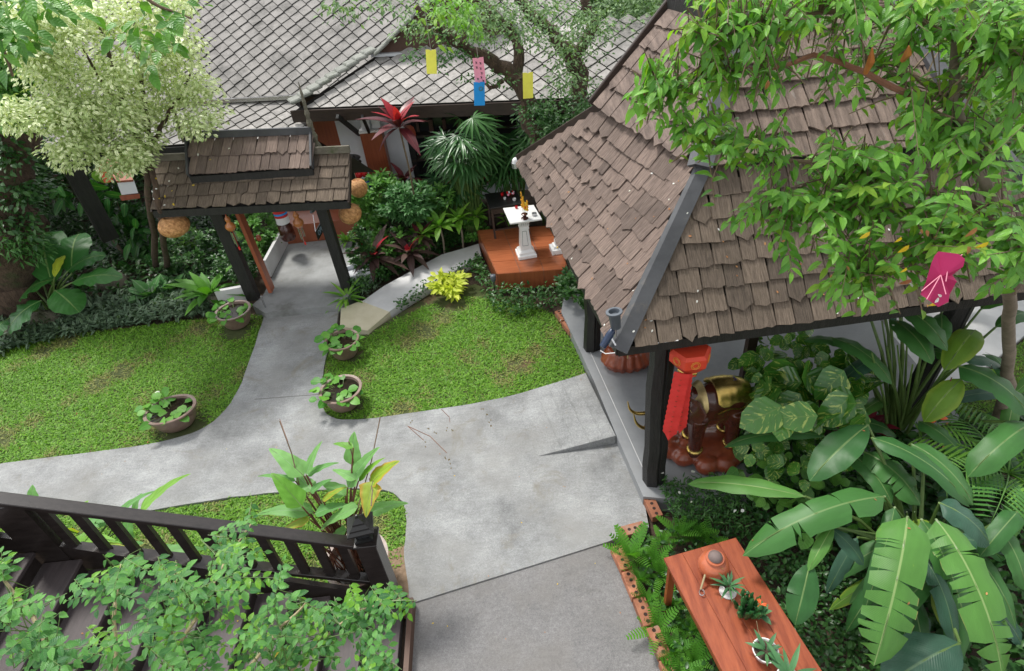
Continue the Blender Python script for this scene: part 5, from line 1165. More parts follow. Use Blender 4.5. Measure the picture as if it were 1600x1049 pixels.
me = tmesh(LF['lancew'], 'bract', 'petal_orange')
for k in range(11):
    p = a.lerp(b, .45+.05*k); sd_ = 1 if k % 2 else -1; leafpart(cB, None, None, p, V((sd_*.9, -.2, .05)), V((0, -.6, .8)), .12 if k > 4 else .06, 'bract', 1.4, me)

for (xx, yy, ll, nn_) in ((1590, 760, 130, 6), (1330, 660, 80, 5), (1580, 620, 110, 5)):
    traced(cB, [((xx, yy, .6), (xx+ll*math.cos(k*1.3+.4), yy+ll*.7*math.sin(k*1.3+.4), .5), rsx.uniform(20, 30), (B, BL_, BB)[k % 3], dict(shape='ell', arch=.15, curl=.2)) for k in range(nn_)], G(xx, yy, .05), 'stem_green', .01, 15)
# pothos on the stump by the pavilion
def facing_leaves(par, n, region, zr, Lr, t, mat, seed, name='leaf', tilt=.55, droop=True, limit=290, wid=1.0):
    rs = np.random.RandomState(seed); pos = []; 
    while len(pos) < n:
        x = rs.uniform(min(q[0] for q in region), max(q[0] for q in region)); y = rs.uniform(min(q[1] for q in region), max(q[1] for q in region)); c = False
        for i in range(len(region)):
            (x1, y1), (x2, y2) = region[i], region[i-1]
            if (y1 > y) != (y2 > y) and x < (x2-x1)*(y-y1)/(y2-y1)+x1: c = not c
        if c: pos.append(G(x, y, rs.uniform(*zr)))
    pos = np.array([tuple(p) for p in pos]); d = rvec(rs, n); d[:, 2] = -abs(d[:, 2])*.8-.05 if droop else d[:, 2]*.4
    up = np.tile([-.1, -.8, .75], (n, 1))+rvec(rs, n)*tilt
    Ms = frames(pos, d, up, rs.uniform(*Lr, n)); Ms[:, :, 0] *= wid
    pieces(t, Ms, name, mat, par, limit, seed=seed); return pos
pb = G(1215, 740, .1); po = thing('pothos_vine', pb, 'climbing pothos with yellow streaked heart shaped leaves beside the elephant statue', 'plant')
stmp = MB(); stmp.tube([G(1310, 690, 0), G(1300, 640, .7), G(1290, 590, 1.3)], [.16, .13, .1], 9); stmp.build('support_trunk', 'bark', po)
facing_leaves(po, 46, [(1200, 560), (1360, 560), (1375, 655), (1250, 665), (1190, 620)], (1.0, 1.4), (.26, .38), LF['heart'], 'lf_pothos', 1, tilt=.3)
facing_leaves(po, 16, [(1195, 575), (1345, 570), (1365, 640), (1260, 655), (1200, 630)], (1.35, 1.5), (.38, .46), LF['heart'], 'lf_pothos', 11, tilt=.2)
facing_leaves(po, 150, [(1155, 560), (1260, 525), (1330, 560), (1330, 720), (1240, 760), (1150, 700), (1140, 620)], (.4, 1.05), (.12, .22), LF['heart'], 'lf_pothos', 2)
facing_leaves(po, 120, [(1130, 640), (1200, 620), (1300, 700), (1380, 820), (1260, 850), (1180, 780), (1140, 720)], (.15, .6), (.1, .2), LF['heart'], 'lf_shrub', 3, limit=120)
facing_leaves(po, 60, [(1165, 520), (1260, 500), (1300, 560), (1180, 600)], (.9, 1.35), (.12, .2), LF['heart'], 'lf_pothos', 4, limit=60)
c = G(1352, 668, .3); t = thing('red_leaf_plant', c, 'low plant with dark red leaves behind the heliconia stalks', 'plant'); rosette(t, c, 14, .3, LF['lancew'], 'lf_red', random.Random(3), (.2, 1.2), wid=1.4)
c = G(1590, 760, 0); t = thing('young_palm', c, 'young palm with ribbed fronds at the right edge below the far lawn', 'palm')
m = MB(); m.tube([c, G(1575, 740, .8)], [.07, .05], 8); m.build('trunk', 'bark', t)
def frond(par, c, d, L, nl, ll, mat, rs, sag=.5, name='frond', wd=.09):
    mb = MB(); d = V(d).normalized(); side = d.cross(V((0, 0, 1))).normalized(); P = lambda s: V(c)+d*L*s+V((0, 0, -sag*L*s*s)); mb.tube([P(i/6) for i in range(7)], [.012*(1-i/8) for i in range(7)], 4)
    tt_ = tmpl(1, wd, 3, .3, .3, 'lance')
    for i in range(nl):
        s = .15+.85*i/nl
        for sg in (-1, 1):
            y = (side*sg+d*.7+V((0, 0, -.15))).normalized(); x = y.cross(V((0, 0, 1))).normalized(); z = x.cross(y); l = ll*(1-.5*abs(s-.45))
            mb.add([P(s)+(x*p[0]+y*p[1]+z*p[2])*l for p in tt_['v'].tolist()], tt_['f'], tt_['uv'].tolist())
    o = mb.build(name, mat, par); o.data.shade_smooth(); return o
for k in range(9):
    a = k*.72+.3; frond(t, G(1575, 740, .85), (math.cos(a), math.sin(a), .7), rs.uniform(.7, 1.0), 13, .34, 'lf_bright' if k % 3 == 0 else 'lf_shrub', rs)
# hedges and ground cover ----------------------------------------------------
def inpoly(poly, n, rs):
    poly = np.array(poly, float); lo, hi = poly.min(0), poly.max(0); out = np.zeros((0, 2))
    while len(out) < n:
        p = rs.uniform(lo, hi, (n*2, 2)); c = np.zeros(len(p), bool)
        for i in range(len(poly)):
            x1, y1 = poly[i]; x2, y2 = poly[i-1]
            with np.errstate(divide='ignore', invalid='ignore'):
                cr = ((y1 > p[:, 1]) != (y2 > p[:, 1])) & (p[:, 0] < (x2-x1)*(p[:, 1]-y1)/(y2-y1)+x1)
            c ^= cr
        out = np.vstack([out, p[c]])
    return out[:n]
def area(poly): return abs(sum(poly[i-1][0]*poly[i][1]-poly[i][0]*poly[i-1][1] for i in range(len(poly))))/2
def cover(name, poly, dens, zr, L, t, mat, seed, label=None, cat=None, up=.9, base=None, lump=.0, kind='stuff', parent=None):
    rs = np.random.RandomState(seed); n = int(dens*area(poly)); p = inpoly(poly, n, rs)
    z = rs.uniform(zr[0], zr[1], n)
    if lump: z = zr[0]+(z-zr[0])*(1-lump+lump*(np.sin(p[:, 0]*5+seed)*np.cos(p[:, 1]*4.3)*.5+.5))
    d = rvec(rs, n); d[:, 2] = np.abs(d[:, 2])*up
    Ms = frames(np.c_[p, z], d, np.tile([0, 0, 1.], (n, 1))+rvec(rs, n)*.4, rs.uniform(L*.7, L*1.3, n))
    o = joined(t, Ms, name, mat, parent, kind, base=(poly[0][0], poly[0][1], zr[0]), seed=seed)
    if label: tag(o, label, cat)
    return o
P_ = lambda pts, z=0: [tuple(G(x, y, z))[:2] for x, y in pts]
fh = P_([(1028, 768), (1150, 764), (1165, 850), (1120, 835), (1050, 830), (1038, 800)])
cover('flowering_hedge', fh, 3000, (.06, .34), .06, LF['lancew'], 'lf_hedge', 3, 'low dark fine leaved hedge with tiny white flowers at the foot of the pavilion post', 'hedge', lump=.3)
o = cover('hedge_flower', fh, 12, (.34, .37), .04, LF['rnd'], 'petal_white', 4)
rb = P_([(1165, 745), (1300, 760), (1420, 800), (1420, 900), (1500, 1060), (1280, 1080), (1160, 835)])
cover('ground_ivy', rb, 1500, (.0, .18), .06, LF['ovw'], 'lf_dark', 5)
cover('ground_ivy', P_([(1380, 700), (1700, 640), (1750, 1080), (1400, 1080)]), 420, (.0, .35), .12, LF['ovw'], 'lf_dark', 6)
cover('ground_ivy', P_([(1130, 690), (1200, 620), (1400, 660), (1420, 800), (1180, 780)]), 900, (.0, .3), .09, LF['ovw'], 'lf_hedge', 7)
cover('bed_cover', P_([(985, 860), (1040, 830), (1125, 830), (1170, 860), (1280, 1080), (1075, 1080)]), 700, (0, .12), .06, LF['ovw'], 'lf_dark', 8)
rs = random.Random(31)
def fern_t(n=11):
    vs = []; fs = []; uv = []
    for i in range(n):
        t = .08+.9*i/n; y = t; z = -.35*t*t; l = .17*math.sin(math.pi*(t*.85+.12))**.8; w_ = .5*.9/n
        for sg in (-1, 1):
            b = len(vs); vs += [(0, y-w_, z), (sg*l, y+l*.35-w_*.6, z-.01+.1*l), (sg*l*.95, y+l*.35+w_*.8, z-.01+.1*l), (0, y+w_, z)]; uv += [(.5, t), (.5+sg*.5, t), (.5+sg*.5, t), (.5, t)]
            fs.append((b, b+1, b+2, b+3) if sg > 0 else (b+3, b+2, b+1, b))
    return dict(v=np.array(vs, dtype=np.float32), f=fs, uv=np.array(uv, dtype=np.float32))
fp = [(985, 868), (1000, 905), (1018, 880), (1035, 850), (1060, 835), (1085, 838), (1010, 940), (1035, 900), (1025, 985), (1050, 950), (1052, 1020), (1075, 985), (1085, 1035), (1105, 1010), (1108, 848), (1062, 1062)]
f0 = thing('sword_fern', V((0, 0, 0)), 'small bright green sword fern in the bed between brick edging and long table', 'fern', 'ferns along the brick edging')
for k in range(11):
    a = k*2.4; e = .55+.35*(k % 3); d = V((math.cos(a)*math.cos(e), math.sin(a)*math.cos(e), math.sin(e)))
    leafpart(f0, fern_t(), 'lf_fern', V((0, 0, 0)), d, V((0, 0, 1)), .26+.05*(k % 4), 'frond', 1.0)
FL = ['sword fern at the outer corner of the brick edging', 'sword fern second along the bricks below the outer corner', 'sword fern behind the fern at the brick corner', 'sword fern where the two brick rows meet', 'tall sword fern between the short brick row and the clay jar', 'sword fern nearest the flowering hedge', 'sword fern beside the middle of the long brick row', 'sword fern touching the left table edge near its far corner', 'sword fern over the bricks level with the black cactus pot', 'sword fern against the table side level with the aloe pot', 'sword fern over the bricks near the bottom edge', 'sword fern against the table level with the agave bowl', 'sword fern low beside the bricks at the bottom edge', 'sword fern closest to the table near the bottom edge', 'sword fern just above the far left table corner', 'lowest sword fern cut by the bottom edge of the view']
f0['label'] = FL[0]
for k, q in enumerate(fp):
    c = G(*q, .05)
    if k == 0: f0.location = c; ORG[f0.name] = c
    else: dupthing(f0, c, FL[k], rs.uniform(0, 6), rs.uniform(.5, .8))

# ------------------------------------------------------------------ ELEPHANT STATUE, LANTERN
def remesh(mb, voxel, name, mat, parent, smooth_it=4):
    me = mb.mesh('tmp'); o = bpy.data.objects.new('tmp', me); COL.objects.link(o)
    r = o.modifiers.new('r', 'REMESH'); r.mode = 'VOXEL'; r.voxel_size = voxel; s_ = o.modifiers.new('s', 'SMOOTH'); s_.iterations = smooth_it; s_.factor = .6
    me2 = bpy.data.meshes.new_from_object(o.evaluated_get(bpy.context.evaluated_depsgraph_get())); bpy.data.objects.remove(o)
    me2.name = name; me2.transform(Matrix.Translation(-org(parent))); me2.materials.clear(); me2.materials.append(M[mat]); me2.shade_smooth()
    q = bpy.data.objects.new(name, me2); COL.objects.link(q); q.parent = parent; ORG[q.name] = org(parent); return q
def elephant(c, yawd, sc, label, sz=1.0):
    t = thing('elephant_statue', c, label, 'statue', 'carved elephant statues'); c = V(c)
    R = Matrix.Rotation(math.radians(yawd), 3, 'Z')
    X = lambda x, y, z: c+R @ V((x*sc, y*sc, z*sz))     # +x is forward
    def ell(mb, p, r, n=14):
        q = MB(); q.sphere((0, 0, 0), 1, n); mb.add([X(p[0]+a[0]*r[0], p[1]+a[1]*r[1], p[2]+a[2]*r[2]) for a in q.v], q.f)
    def tb_(mb, pts, rad):
        P, Q = [V(p) for p in pts], list(rad)
        for _ in range(2):
            nP, nQ = [P[0]], [Q[0]]
            for i in range(len(P)-1): nP += [P[i].lerp(P[i+1], .25), P[i].lerp(P[i+1], .75)]; nQ += [Q[i]*.75+Q[i+1]*.25, Q[i]*.25+Q[i+1]*.75]
            P, Q = nP+[P[-1]], nQ+[Q[-1]]
        mb.tube([X(*p) for p in P], [q*sc for q in Q], 12)
    m = MB(); ell(m, (0, 0, .66), (.36, .225, .235)); ell(m, (-.2, 0, .63), (.23, .215, .24)); ell(m, (.24, 0, .68), (.2, .2, .22)); ell(m, (.46, 0, .78), (.17, .15, .18)); ell(m, (.44, 0, .9), (.1, .11, .1))
    for x, y in ((.24, .13), (.2, -.13), (-.24, .14), (-.28, -.13)): tb_(m, [(x, y, .62), (x+.01, y, .4), (x-.0, y, .22), (x+.01, y, .12)], [.13, .1, .082, .09])
    tb_(m, [(.55, 0, .76), (.66, 0, .66), (.72, 0, .5), (.76, 0, .42), (.84, 0, .45), (.87, 0, .55)], [.1, .075, .055, .045, .035, .03])
    tb_(m, [(-.42, 0, .72), (-.5, .02, .6), (-.52, .02, .42)], [.03, .02, .018])
    remesh(m, .022*sc, 'body', 'mahogany', t)
    m = MB()
    for y in (-1, 1):
        m = MB(); pts = [(.38, y*.13, .9), (.3, y*.24, .88), (.22, y*.27, .74), (.28, y*.24, .56), (.38, y*.17, .6)]; n = len(pts)
        a = [X(*p) for p in pts]; b = [X(p[0]+.03, p[1]-y*.03, p[2]) for p in pts]; cen_ = X(.31, y*.235, .74)
        m.add(a+b+[cen_], [(i, (i+1) % n, 2*n) for i in range(n)]+[tuple(range(2*n-1, n-1, -1))]+[(i, (i+1) % n, (i+1) % n+n, i+n) for i in range(n)]); m.build('ear', 'mahogany', t, smooth=True)
        m = MB(); tb_(m, [(.56, y*.09, .68), (.75, y*.12, .6), (.93, y*.13, .6), (1.04, y*.12, .68), (1.07, y*.11, .8)], [.028, .027, .024, .018, .006]); m.build('tusk', 'gold', t, smooth=True)
    # gold blanket : shell over the back
    for nm, x0, x1, th0, sw, mt in (('saddle_cloth', -.42, .06, 1.22, 1.0, 'gold'), ('neck_cloth', .18, .38, 1.35, 1.0, 'gold_dull')):
        m = MB(); nx, na = 16, 26; vs = []
        for off in (0, .02):
            for i in range(nx+1):
                u = i/nx; x = x0+(x1-x0)*u
                hem = th0*(1+.12*math.cos(u*math.pi*2*sw)-.3*abs(2*u-1)**3)
                for k in range(na+1):
                    th = hem*(2*k/na-1)
                    ry, rz = .25+off, .255+off; fx__ = math.sqrt(max(.1, 1-((x+.04)/.5)**2))
                    if nm == 'neck_cloth': fx__ = .95-.3*u
                    zz_ = .665+rz*math.cos(th)*fx__; yy_ = ry*math.sin(th)*fx__
                    if abs(th) > 1.3: yy_ = math.copysign(ry*math.sin(1.3)*fx__+.02*(abs(th)-1.3), th)
                    vs.append(X(x, yy_+.004*math.sin(x*60), zz_-(max(0, abs(th)-1.3))*.12))
        W_ = na+1; N_ = (nx+1)*W_; fs = []
        for i in range(nx):
            for k in range(na):
                a = i*W_+k; fs += [(a, a+1, a+1+W_, a+W_), (N_+a+W_, N_+a+1+W_, N_+a+1, N_+a)]
        for i in range(nx):
            for k in (0, na): a = i*W_+k; fs.append((a, a+W_, N_+a+W_, N_+a))
        for k in range(na):
            for i in (0, nx): a = i*W_+k; fs.append((a, a+1, N_+a+1, N_+a))
        m.add(vs, fs); sd_ = m.build(nm, mt, t, smooth=True)
        for y in (-1, 1):
            m = MB(); m.tube([X(x0+(x1-x0)*i/10, y*.245*math.sqrt(max(.1, 1-((x0+(x1-x0)*i/10+.04)/.5)**2)), .72+.02*math.cos(i*.9)) for i in range(11)], .009*sc, 5); m.build('piping', 'gold', sd_)
    for x, y in ((.24, .13), (.2, -.13), (-.24, .14), (-.28, -.13)):
        m = MB(); q = X(x, y, .18); m.lathe([(.09*sc, 0), (.105*sc, .015*sc), (.105*sc, .035*sc), (.09*sc, .05*sc)], 16, q); m.build('anklet', 'gold', t, smooth=True)
    m = MB(); ell(m, (.5, 0, .93), (.1, .07, .05)); m.build('headpiece', 'gold', t, smooth=True)
    m = MB()
    for k in range(5): ell(m, (-.2+.03*math.cos(k*1.3), .03*math.sin(k*1.3), .915), (.022, .022, .012), 6)
    m.build('purple_jewel', 'navy', t, smooth=True)
    rs = random.Random(3); m = MB()
    for k in range(16):
        a = k*2.4; r = .1+.28*rs.random(); ell(m, (r*1.35*math.cos(a), r*.95*math.sin(a), .05+.03*rs.random()), (.16, .14, .1), 10)
    ell(m, (0, 0, .1), (.42, .27, .1)); remesh(m, .025*sc, 'rock_base', 'mahogany_red', t, 2); return t
ec = G(1103, 712, PF); el = elephant(ec+V((.02, .06, 0)), 186, .92, 'dark mahogany elephant statue with gold tusks and gold saddle cloth behind the pavilion post', 1.25)
e2 = G(980, 568, PF); m = MB(); e2t = thing('carved_stump', e2, 'ribbed red brown carved wooden base behind the pavilion corner', 'carving')
for k in range(16):
    a = k/16*6.283; m.tube([e2+V((.05*math.cos(a), .03*math.sin(a), .3)), e2+V((.26*math.cos(a), .17*math.sin(a), .27)), e2+V((.33*math.cos(a), .22*math.sin(a), .12)), e2+V((.26*math.cos(a), .17*math.sin(a), 0))], [.05, .065, .07, .05], 8)
m.sphere(e2+V((.38, .04, .12)), .2, 12, (1.3, .8, .8)); remesh(m, .02, 'base', 'mahogany_red', e2t, 1)
elephant(e2+V((.5, .25, .02)), 176, .8, 'smaller dark elephant statue under the pavilion roof behind the ribbed base', .95)
m = MB(); dd = (X_ := ec+V((-.8, 0, .8))); q = D(981, 551, (ec+V((-.85, .1, .75))-CAM).length)
m.sphere(q, .035, 12); m.tube([q, q-V((0, 0, .09))], .008, 6); m.build('gold_ball', 'gold_dull', el, smooth=True)
# red hexagonal paper lantern with ribbon
lc = D(1078, 556, (G(1040, 540, 2.35)-CAM).length+.25); rl_ = thing('red_paper_lantern', lc, 'red and gold hexagonal paper lantern with long red ribbons under the pavilion eave', 'lantern')
def hexfr(mb, c, r0, z0, r1, z1): mb.lathe([(r0, z0), (r1, z1)], 6, c)
m = MB(); m.lathe([(.17, .1), (.2, .07), (.2, -.03), (.12, -.13), (.1, -.14), (.1, -.2)], 6, lc); m.build('body', 'red_paper', rl_)
for k in range(6):
    a = (k+.5)*math.pi/3; q = lc+V((.178*math.cos(a), .178*math.sin(a), .02)); m = MB()
    for r in (.03, .045): 
        tx = V((-math.sin(a), math.cos(a), 0)); m.tube([q+tx*(r*math.cos(u*.785))+V((0, 0, r*math.sin(u*.785))) for u in range(9)], .004, 4, False)
    m.build('gold_pattern', 'red_gold', rl_)
m = MB(); m.lathe([(.104, -.155), (.108, -.16), (.108, -.175), (.104, -.18)], 6, lc); m.build('gold_band', 'gold', rl_)
def ribbon(px0, px1, w, d0, d1, name, seed):
    p, q = D(*px0, d0), D(*px1, d1); q = V((p.x+(q.x-p.x), q.y, q.z)); y = (q-p); L = y.length; y.normalize(); x = y.cross((CAM-p).normalized()).normalized(); z = x.cross(y); n = 26; mb = MB(); vs = []
    for s_ in (1, -1):
        for i in range(n+1):
            k = w/2*(1 if i % 2 else .9)*(1 if i < n-3 else (n-i)/3.2)
            for e in (-1, 0, 1): vs.append(p+y*L*i/n+x*k*e+z*(.012*(1-abs(e))+s_*.002+.004*math.sin(i)))
    N_ = (n+1)*3; fs = []
    for i in range(n):
        for e in range(2): a = i*3+e; fs += [(a, a+1, a+4, a+3), (N_+a+3, N_+a+4, N_+a+1, N_+a)]
    mb.add(vs, fs); o = mb.build(name, 'red_cloth', rl_)
    hm_ = MB()
    for i in range(2, n-2, 2): hm_.tube([p+y*L*i/n-x*.01+z*.016, p+y*(L*i/n+.008)+z*.018, p+y*L*i/n+x*.01+z*.016], .0025, 4)
    b = hm_.build('cut_pattern', 'mahogany_red', o); b['kind'] = 'stuff'
dl_ = (lc-CAM).length
ribbon((1066, 583), (1044, 687), .155, dl_-.1, dl_+.55, 'ribbon', 1); ribbon((1072, 583), (1062, 676), .13, dl_, dl_+.62, 'ribbon', 2)
m = MB(); m.beam(lc+V((.15, .1, .12)), lc+V((.55, .3, .14)), .05, .12); tag(m.build('eave_bracket', 'cabinet_wood', base=lc), 'dark red wooden bracket under the eave right of the red lantern', 'bracket')

# ------------------------------------------------------------------ bushes
def bush(name, label, cat, c, r, ncl, per, L, tk, mat, seed, group=None, limit=0, stem='twig', flat_=.5, pname='foliage', stems=5, up=.35, wid=1.0, shell=.45, spread=None):
    rs = np.random.RandomState(seed); c = V(c); t = thing(name, c, label, cat, group); rx, ry, rz = r
    u = rvec(rs, ncl); rad = (shell+(1-shell)*rs.rand(ncl))[:, None]; q = u*rad*np.array([rx, ry, rz])
    cen = np.array([c.x, c.y, c.z+rz*1.02])+q
    n = ncl*per; d = rvec(rs, n)*1.0+np.repeat(u, per, 0)*.6; d[:, 2] = d[:, 2]*flat_+up
    pos = np.repeat(cen, per, 0)+d*(spread if spread is not None else L*.5)*rs.rand(n, 1)
    upv = np.tile([0, -.3, 1.], (n, 1))+rvec(rs, n)*.45
    Ms = frames(pos, d, upv, rs.uniform(L*.7, L*1.25, n)); Ms[:, :, 0] *= wid
    if limit: pieces(LF[tk], Ms, 'leaf', mat, t, limit, seed=seed)
    else: joined(LF[tk], Ms, pname, mat, t, seed=seed)
    m = MB(); r2_ = random.Random(seed)
    for i in r2_.sample(range(ncl), min(stems, ncl)):
        e = V(cen[i]); b = c+V((r2_.uniform(-.05, .05), r2_.uniform(-.05, .05), 0)); m.tube([b, b.lerp(e, .5)+V((0, 0, rz*.2)), e], [.016*max(.5, rz*1.5), .011*max(.5, rz), .004], 5)
    m.build('stem', stem, t, kind='stuff'); return t
# taro-like plant, left garden
tc = G(88, 487, .1); ta = thing('broad_leaf_plant', tc, 'large plant with huge glossy dark green leaves at the left garden edge', 'plant')
TA = 'lf_taro'; el_ = dict(shape='ell', arch=.1, fold=.12, curl=.1)
traced(ta, [((82, 446, .7), (70, 358, 1.2), 46, TA, el_), ((112, 428, .8), (124, 362, 1.2), 36, TA, el_), ((112, 442, .8), (192, 432, .75), 36, TA, el_), ((106, 424, .85), (165, 398, 1.0), 34, TA, el_),
 ((62, 425, .8), (-6, 402, .8), 34, TA, el_), ((42, 440, .7), (-10, 448, .65), 26, TA, el_), ((84, 437, .8), (30, 466, .55), 38, TA, el_), ((86, 454, .7), (124, 488, .4), 36, TA, el_), ((64, 470, .6), (8, 520, .3), 44, TA, el_),
 ((85, 434, .85), (100, 398, 1.05), 11, 'lf_lime', el_), ((10, 500, .4), (-12, 530, .3), 22, TA, el_)], tc, 'stem_green', .016, 31, 1.45)
rs = random.Random(41)
c = G(236, 462, .08); t = thing('calathea_plant', c, 'rosette of pale striped calathea leaves beside the mossy stone pot', 'plant'); rosette(t, c, 24, .36, LF['cal'], 'lf_calathea', rs, (.15, 1.2), wid=1.35, spread=.12)
c = G(268, 452, .08); t = thing('calathea_plant', c, 'smaller calathea plant between the striped rosette and the fern', 'plant'); rosette(t, c, 16, .3, LF['cal'], 'lf_calathea', rs, (.2, 1.2), wid=1.3, spread=.1)
c = G(328, 462, .15); t = thing('birds_nest_fern', c, 'ruffled light green fern on a mossy rock left of the gate post', 'fern'); rosette(t, c, 20, .58, tmpl(1, .24, 8, .3, .5, 'lance'), 'lf_fern', rs, (.25, 1.2), wid=1.2, spread=.05)
for (q, s_, lab) in (((345, 474), (.3, .2, .14), 'mossy grey rock under the ruffled fern'), ((182, 452), (.3, .25, .25), 'broken brown stone pot lying beside the broad leaf plant'), ((75, 506), (.35, .22, .16), 'long mossy stone at the lawn edge below the broad leaf plant'), ((25, 525), (.2, .2, .14), 'small mossy stone at the far left lawn edge')):
    c = G(*q, 0); m = MB(); m.sphere(c+V((0, 0, s_[2]*.6)), 1, 14, s_)
    r2_ = random.Random(q[0]); m.v = [tuple(V(p)+V((r2_.uniform(-.03, .03) for _ in range(3)))) for p in m.v]; tag(m.build('rock', 'stone_moss', smooth=True, base=c), lab, 'rock')
c = G(95, 492, 0); t = thing('clay_plant_pot', c, 'round brown clay pot under the broad leaf plant', 'pot'); pot(t, c, .24, .2, 'pot_brown', .02)
vg = P_([(-40, 572), (30, 542), (160, 516), (330, 492), (345, 460), (200, 465), (120, 480), (30, 500), (-40, 520)])
cover('variegated_border', vg, 1300, (0, .14), .15, LF['lancew'], 'lf_vargrey', 51, 'strip of grey green variegated border plants edging the left lawn', 'border plants')
cover('variegated_cover', P_([(250, 385), (390, 380), (395, 430), (300, 440), (250, 430)]), 700, (0, .12), .14, LF['lance'], 'lf_vargrey', 52)
cover('garden_bed_cover', P_([(-60, 515), (200, 465), (330, 455), (400, 440), (390, 330), (200, 330), (-60, 330)]), 220, (0, .25), .13, LF['ovw'], 'lf_dark', 53)
rs2 = np.random.RandomState(5)
fb = G(185, 420, 0); t = thing('fiddle_leaf_plant', fb, 'tall plant with large round overlapping dark green leaves beneath the variegated tree', 'plant')
n = 95; yy = rs2.rand(n); zz = .15+1.75*yy; xs = fb.x+.1+rs2.normal(size=n)*.28-.25*yy+.45*(1-yy); ys = fb.y+.4+rs2.normal(size=n)*.25
d = rvec(rs2, n); d[:, 2] = -.3-abs(d[:, 2])*.4; Ms = frames(np.c_[xs, ys, zz], d, np.tile([0, -1, .5], (n, 1))+rvec(rs2, n)*.4, rs2.uniform(.24, .4, n)); Ms[:, :, 0] *= .9
pieces(LF['taro'], Ms, 'leaf', TA, t, 95); m = MB(); m.tube([fb+V((0, .4, 0)), fb+V((-.1, .4, 1.0)), fb+V((-.2, .4, 1.9))], [.04, .03, .015], 6); m.build('stem', 'bark_pale', t)
facing_leaves(t, 3, [(140, 268), (152, 268), (150, 290)], (2.0, 2.1), (.3, .35), LF['taro'], 'lf_bright', 9)
BU = [('dark_shrub', 'dark feathery shrub beside the big mossy trunk', (95, 375), (.7, .5, .4), 60, 16, .2, 'lance', 'lf_dark', .0), ('dark_shrub', 'dark shrub below the hanging left woven lantern', (310, 420), (.6, .5, .45), 60, 20, .09, 'ovw', 'lf_hedge', 0),
 ('dark_shrub', 'dark leafy shrub between the gate posts and left garden', (385, 445), (.4, .4, .5), 50, 20, .08, 'ovw', 'lf_hedge', 0), ('garden_shrub', 'leafy shrub seen through the gateway left of the walkway', (418, 395), (.35, .9, .5), 70, 20, .1, 'ovw', 'lf_shrub', 0),
 ('garden_shrub', 'loose green shrub growing behind the black leaning post', (75, 330), (.9, .6, .8), 70, 20, .12, 'ovw', 'lf_shrub', 0), ('garden_shrub', 'small light green bush under the hanging woven lantern', (305, 388), (.25, .2, .25), 30, 14, .08, 'lancew', 'lf_bright', 0),
 ('garden_shrub', 'tall shrub right of the black leaning post', (215, 395), (.5, .4, .9), 60, 18, .11, 'ovw', 'lf_dark', 0), ('dark_shrub', 'dark shrub behind the gate seen above the low wall', (395, 345), (.7, .6, .7), 60, 20, .11, 'ovw', 'lf_shrub', 0)]
for i, (nm, lab, q, r, ncl, per, L, tk, mat, z) in enumerate(BU): bush(nm, lab, 'shrub', G(*q, z), r, ncl, per, L, tk, mat, 60+i)
# right of the gate
def YP(x, y, Y): return hit(x, y, V((0, Y, 0)), V((0, 1, 0)))
BU = [('garden_shrub', 'leafy shrub with pale edged leaves nearest the house cabinet', YP(592, 305, 11.4), (.42, .35, .42), 70, 14, .13, 'ov', 'lf_shrub'), ('garden_shrub', 'leafy shrub with pale edged leaves in the middle of the bed', YP(640, 320, 11.0), (.55, .4, .4), 90, 14, .13, 'ov', 'lf_calathea'),
 ('garden_shrub', 'pale leaved shrub just left of the bright green row', YP(690, 315, 11.3), (.4, .35, .35), 50, 12, .12, 'ov', 'lf_shrub'), ('dark_shrub', 'dark upright shrub standing in the white planter by the right gate post', YP(565, 395, 10.2), (.26, .25, .5), 70, 20, .07, 'ovw', 'lf_hedge'),
 ('garden_shrub', 'tall green shrub behind the rear woven lantern', YP(575, 330, 11.0), (.3, .3, .4), 50, 14, .13, 'ov', 'lf_shrub'),
 ('dark_shrub', 'dark shrub behind the purple leaved plants', YP(620, 380, 10.6), (.7, .35, .25), 60, 16, .09, 'ovw', 'lf_shrub'), ('dark_shrub', 'dark shrub right of the tiled platform under the eave', G(900, 455, .3), (.3, .5, .3), 50, 14, .09, 'ovw', 'lf_hedge'),
 ('dark_shrub', 'low dark shrub in front of the black side table', YP(742, 372, 11.1), (.3, .25, .22), 30, 14, .08, 'ovw', 'lf_shrub')]
for i, (nm, lab, q, r, ncl, per, L, tk, mat) in enumerate(BU): bush(nm, lab, 'shrub', V((q.x, q.y, max(0, q.z-r[2]))), r, ncl, per, L, tk, mat, 80+i, limit=70 if L > .11 else 0)
bush('lime_bush', 'low bright yellow lime leaved bush on the middle lawn edge', 'shrub', G(706, 458, .0), (.3, .22, .17), 34, 8, .15, 'ov', 'lf_lime', 95, limit=200, flat_=.4)
for i, (q, s_) in enumerate((((695, 398), 1.15), ((724, 388), 1.15), ((750, 376), 1.0), ((670, 404), .95), ((795, 372), .7))):
    c = G(*q, 0); t = thing('dracaena_plant', c, ('bright green leafy plant second from left in the row by the platform', 'bright green leafy plant third from left in the row by the platform', 'bright green leafy plant nearest the black side table', 'leftmost bright green leafy plant of the row by the platform', 'bright green leafy plant behind the tiled platform')[i], 'plant', 'bright green plants in a row')
    m = MB(); m.tube([c, c+V((.02, 0, .3*s_)), c+V((0, 0, .55*s_))], .02, 6); m.build('stem', 'bark_pale', t); rosette(t, c+V((0, 0, .55*s_)), 18, .3*s_, LF['lancew'], 'lf_bright', rs, (-.1, 1.3), wid=1.2)
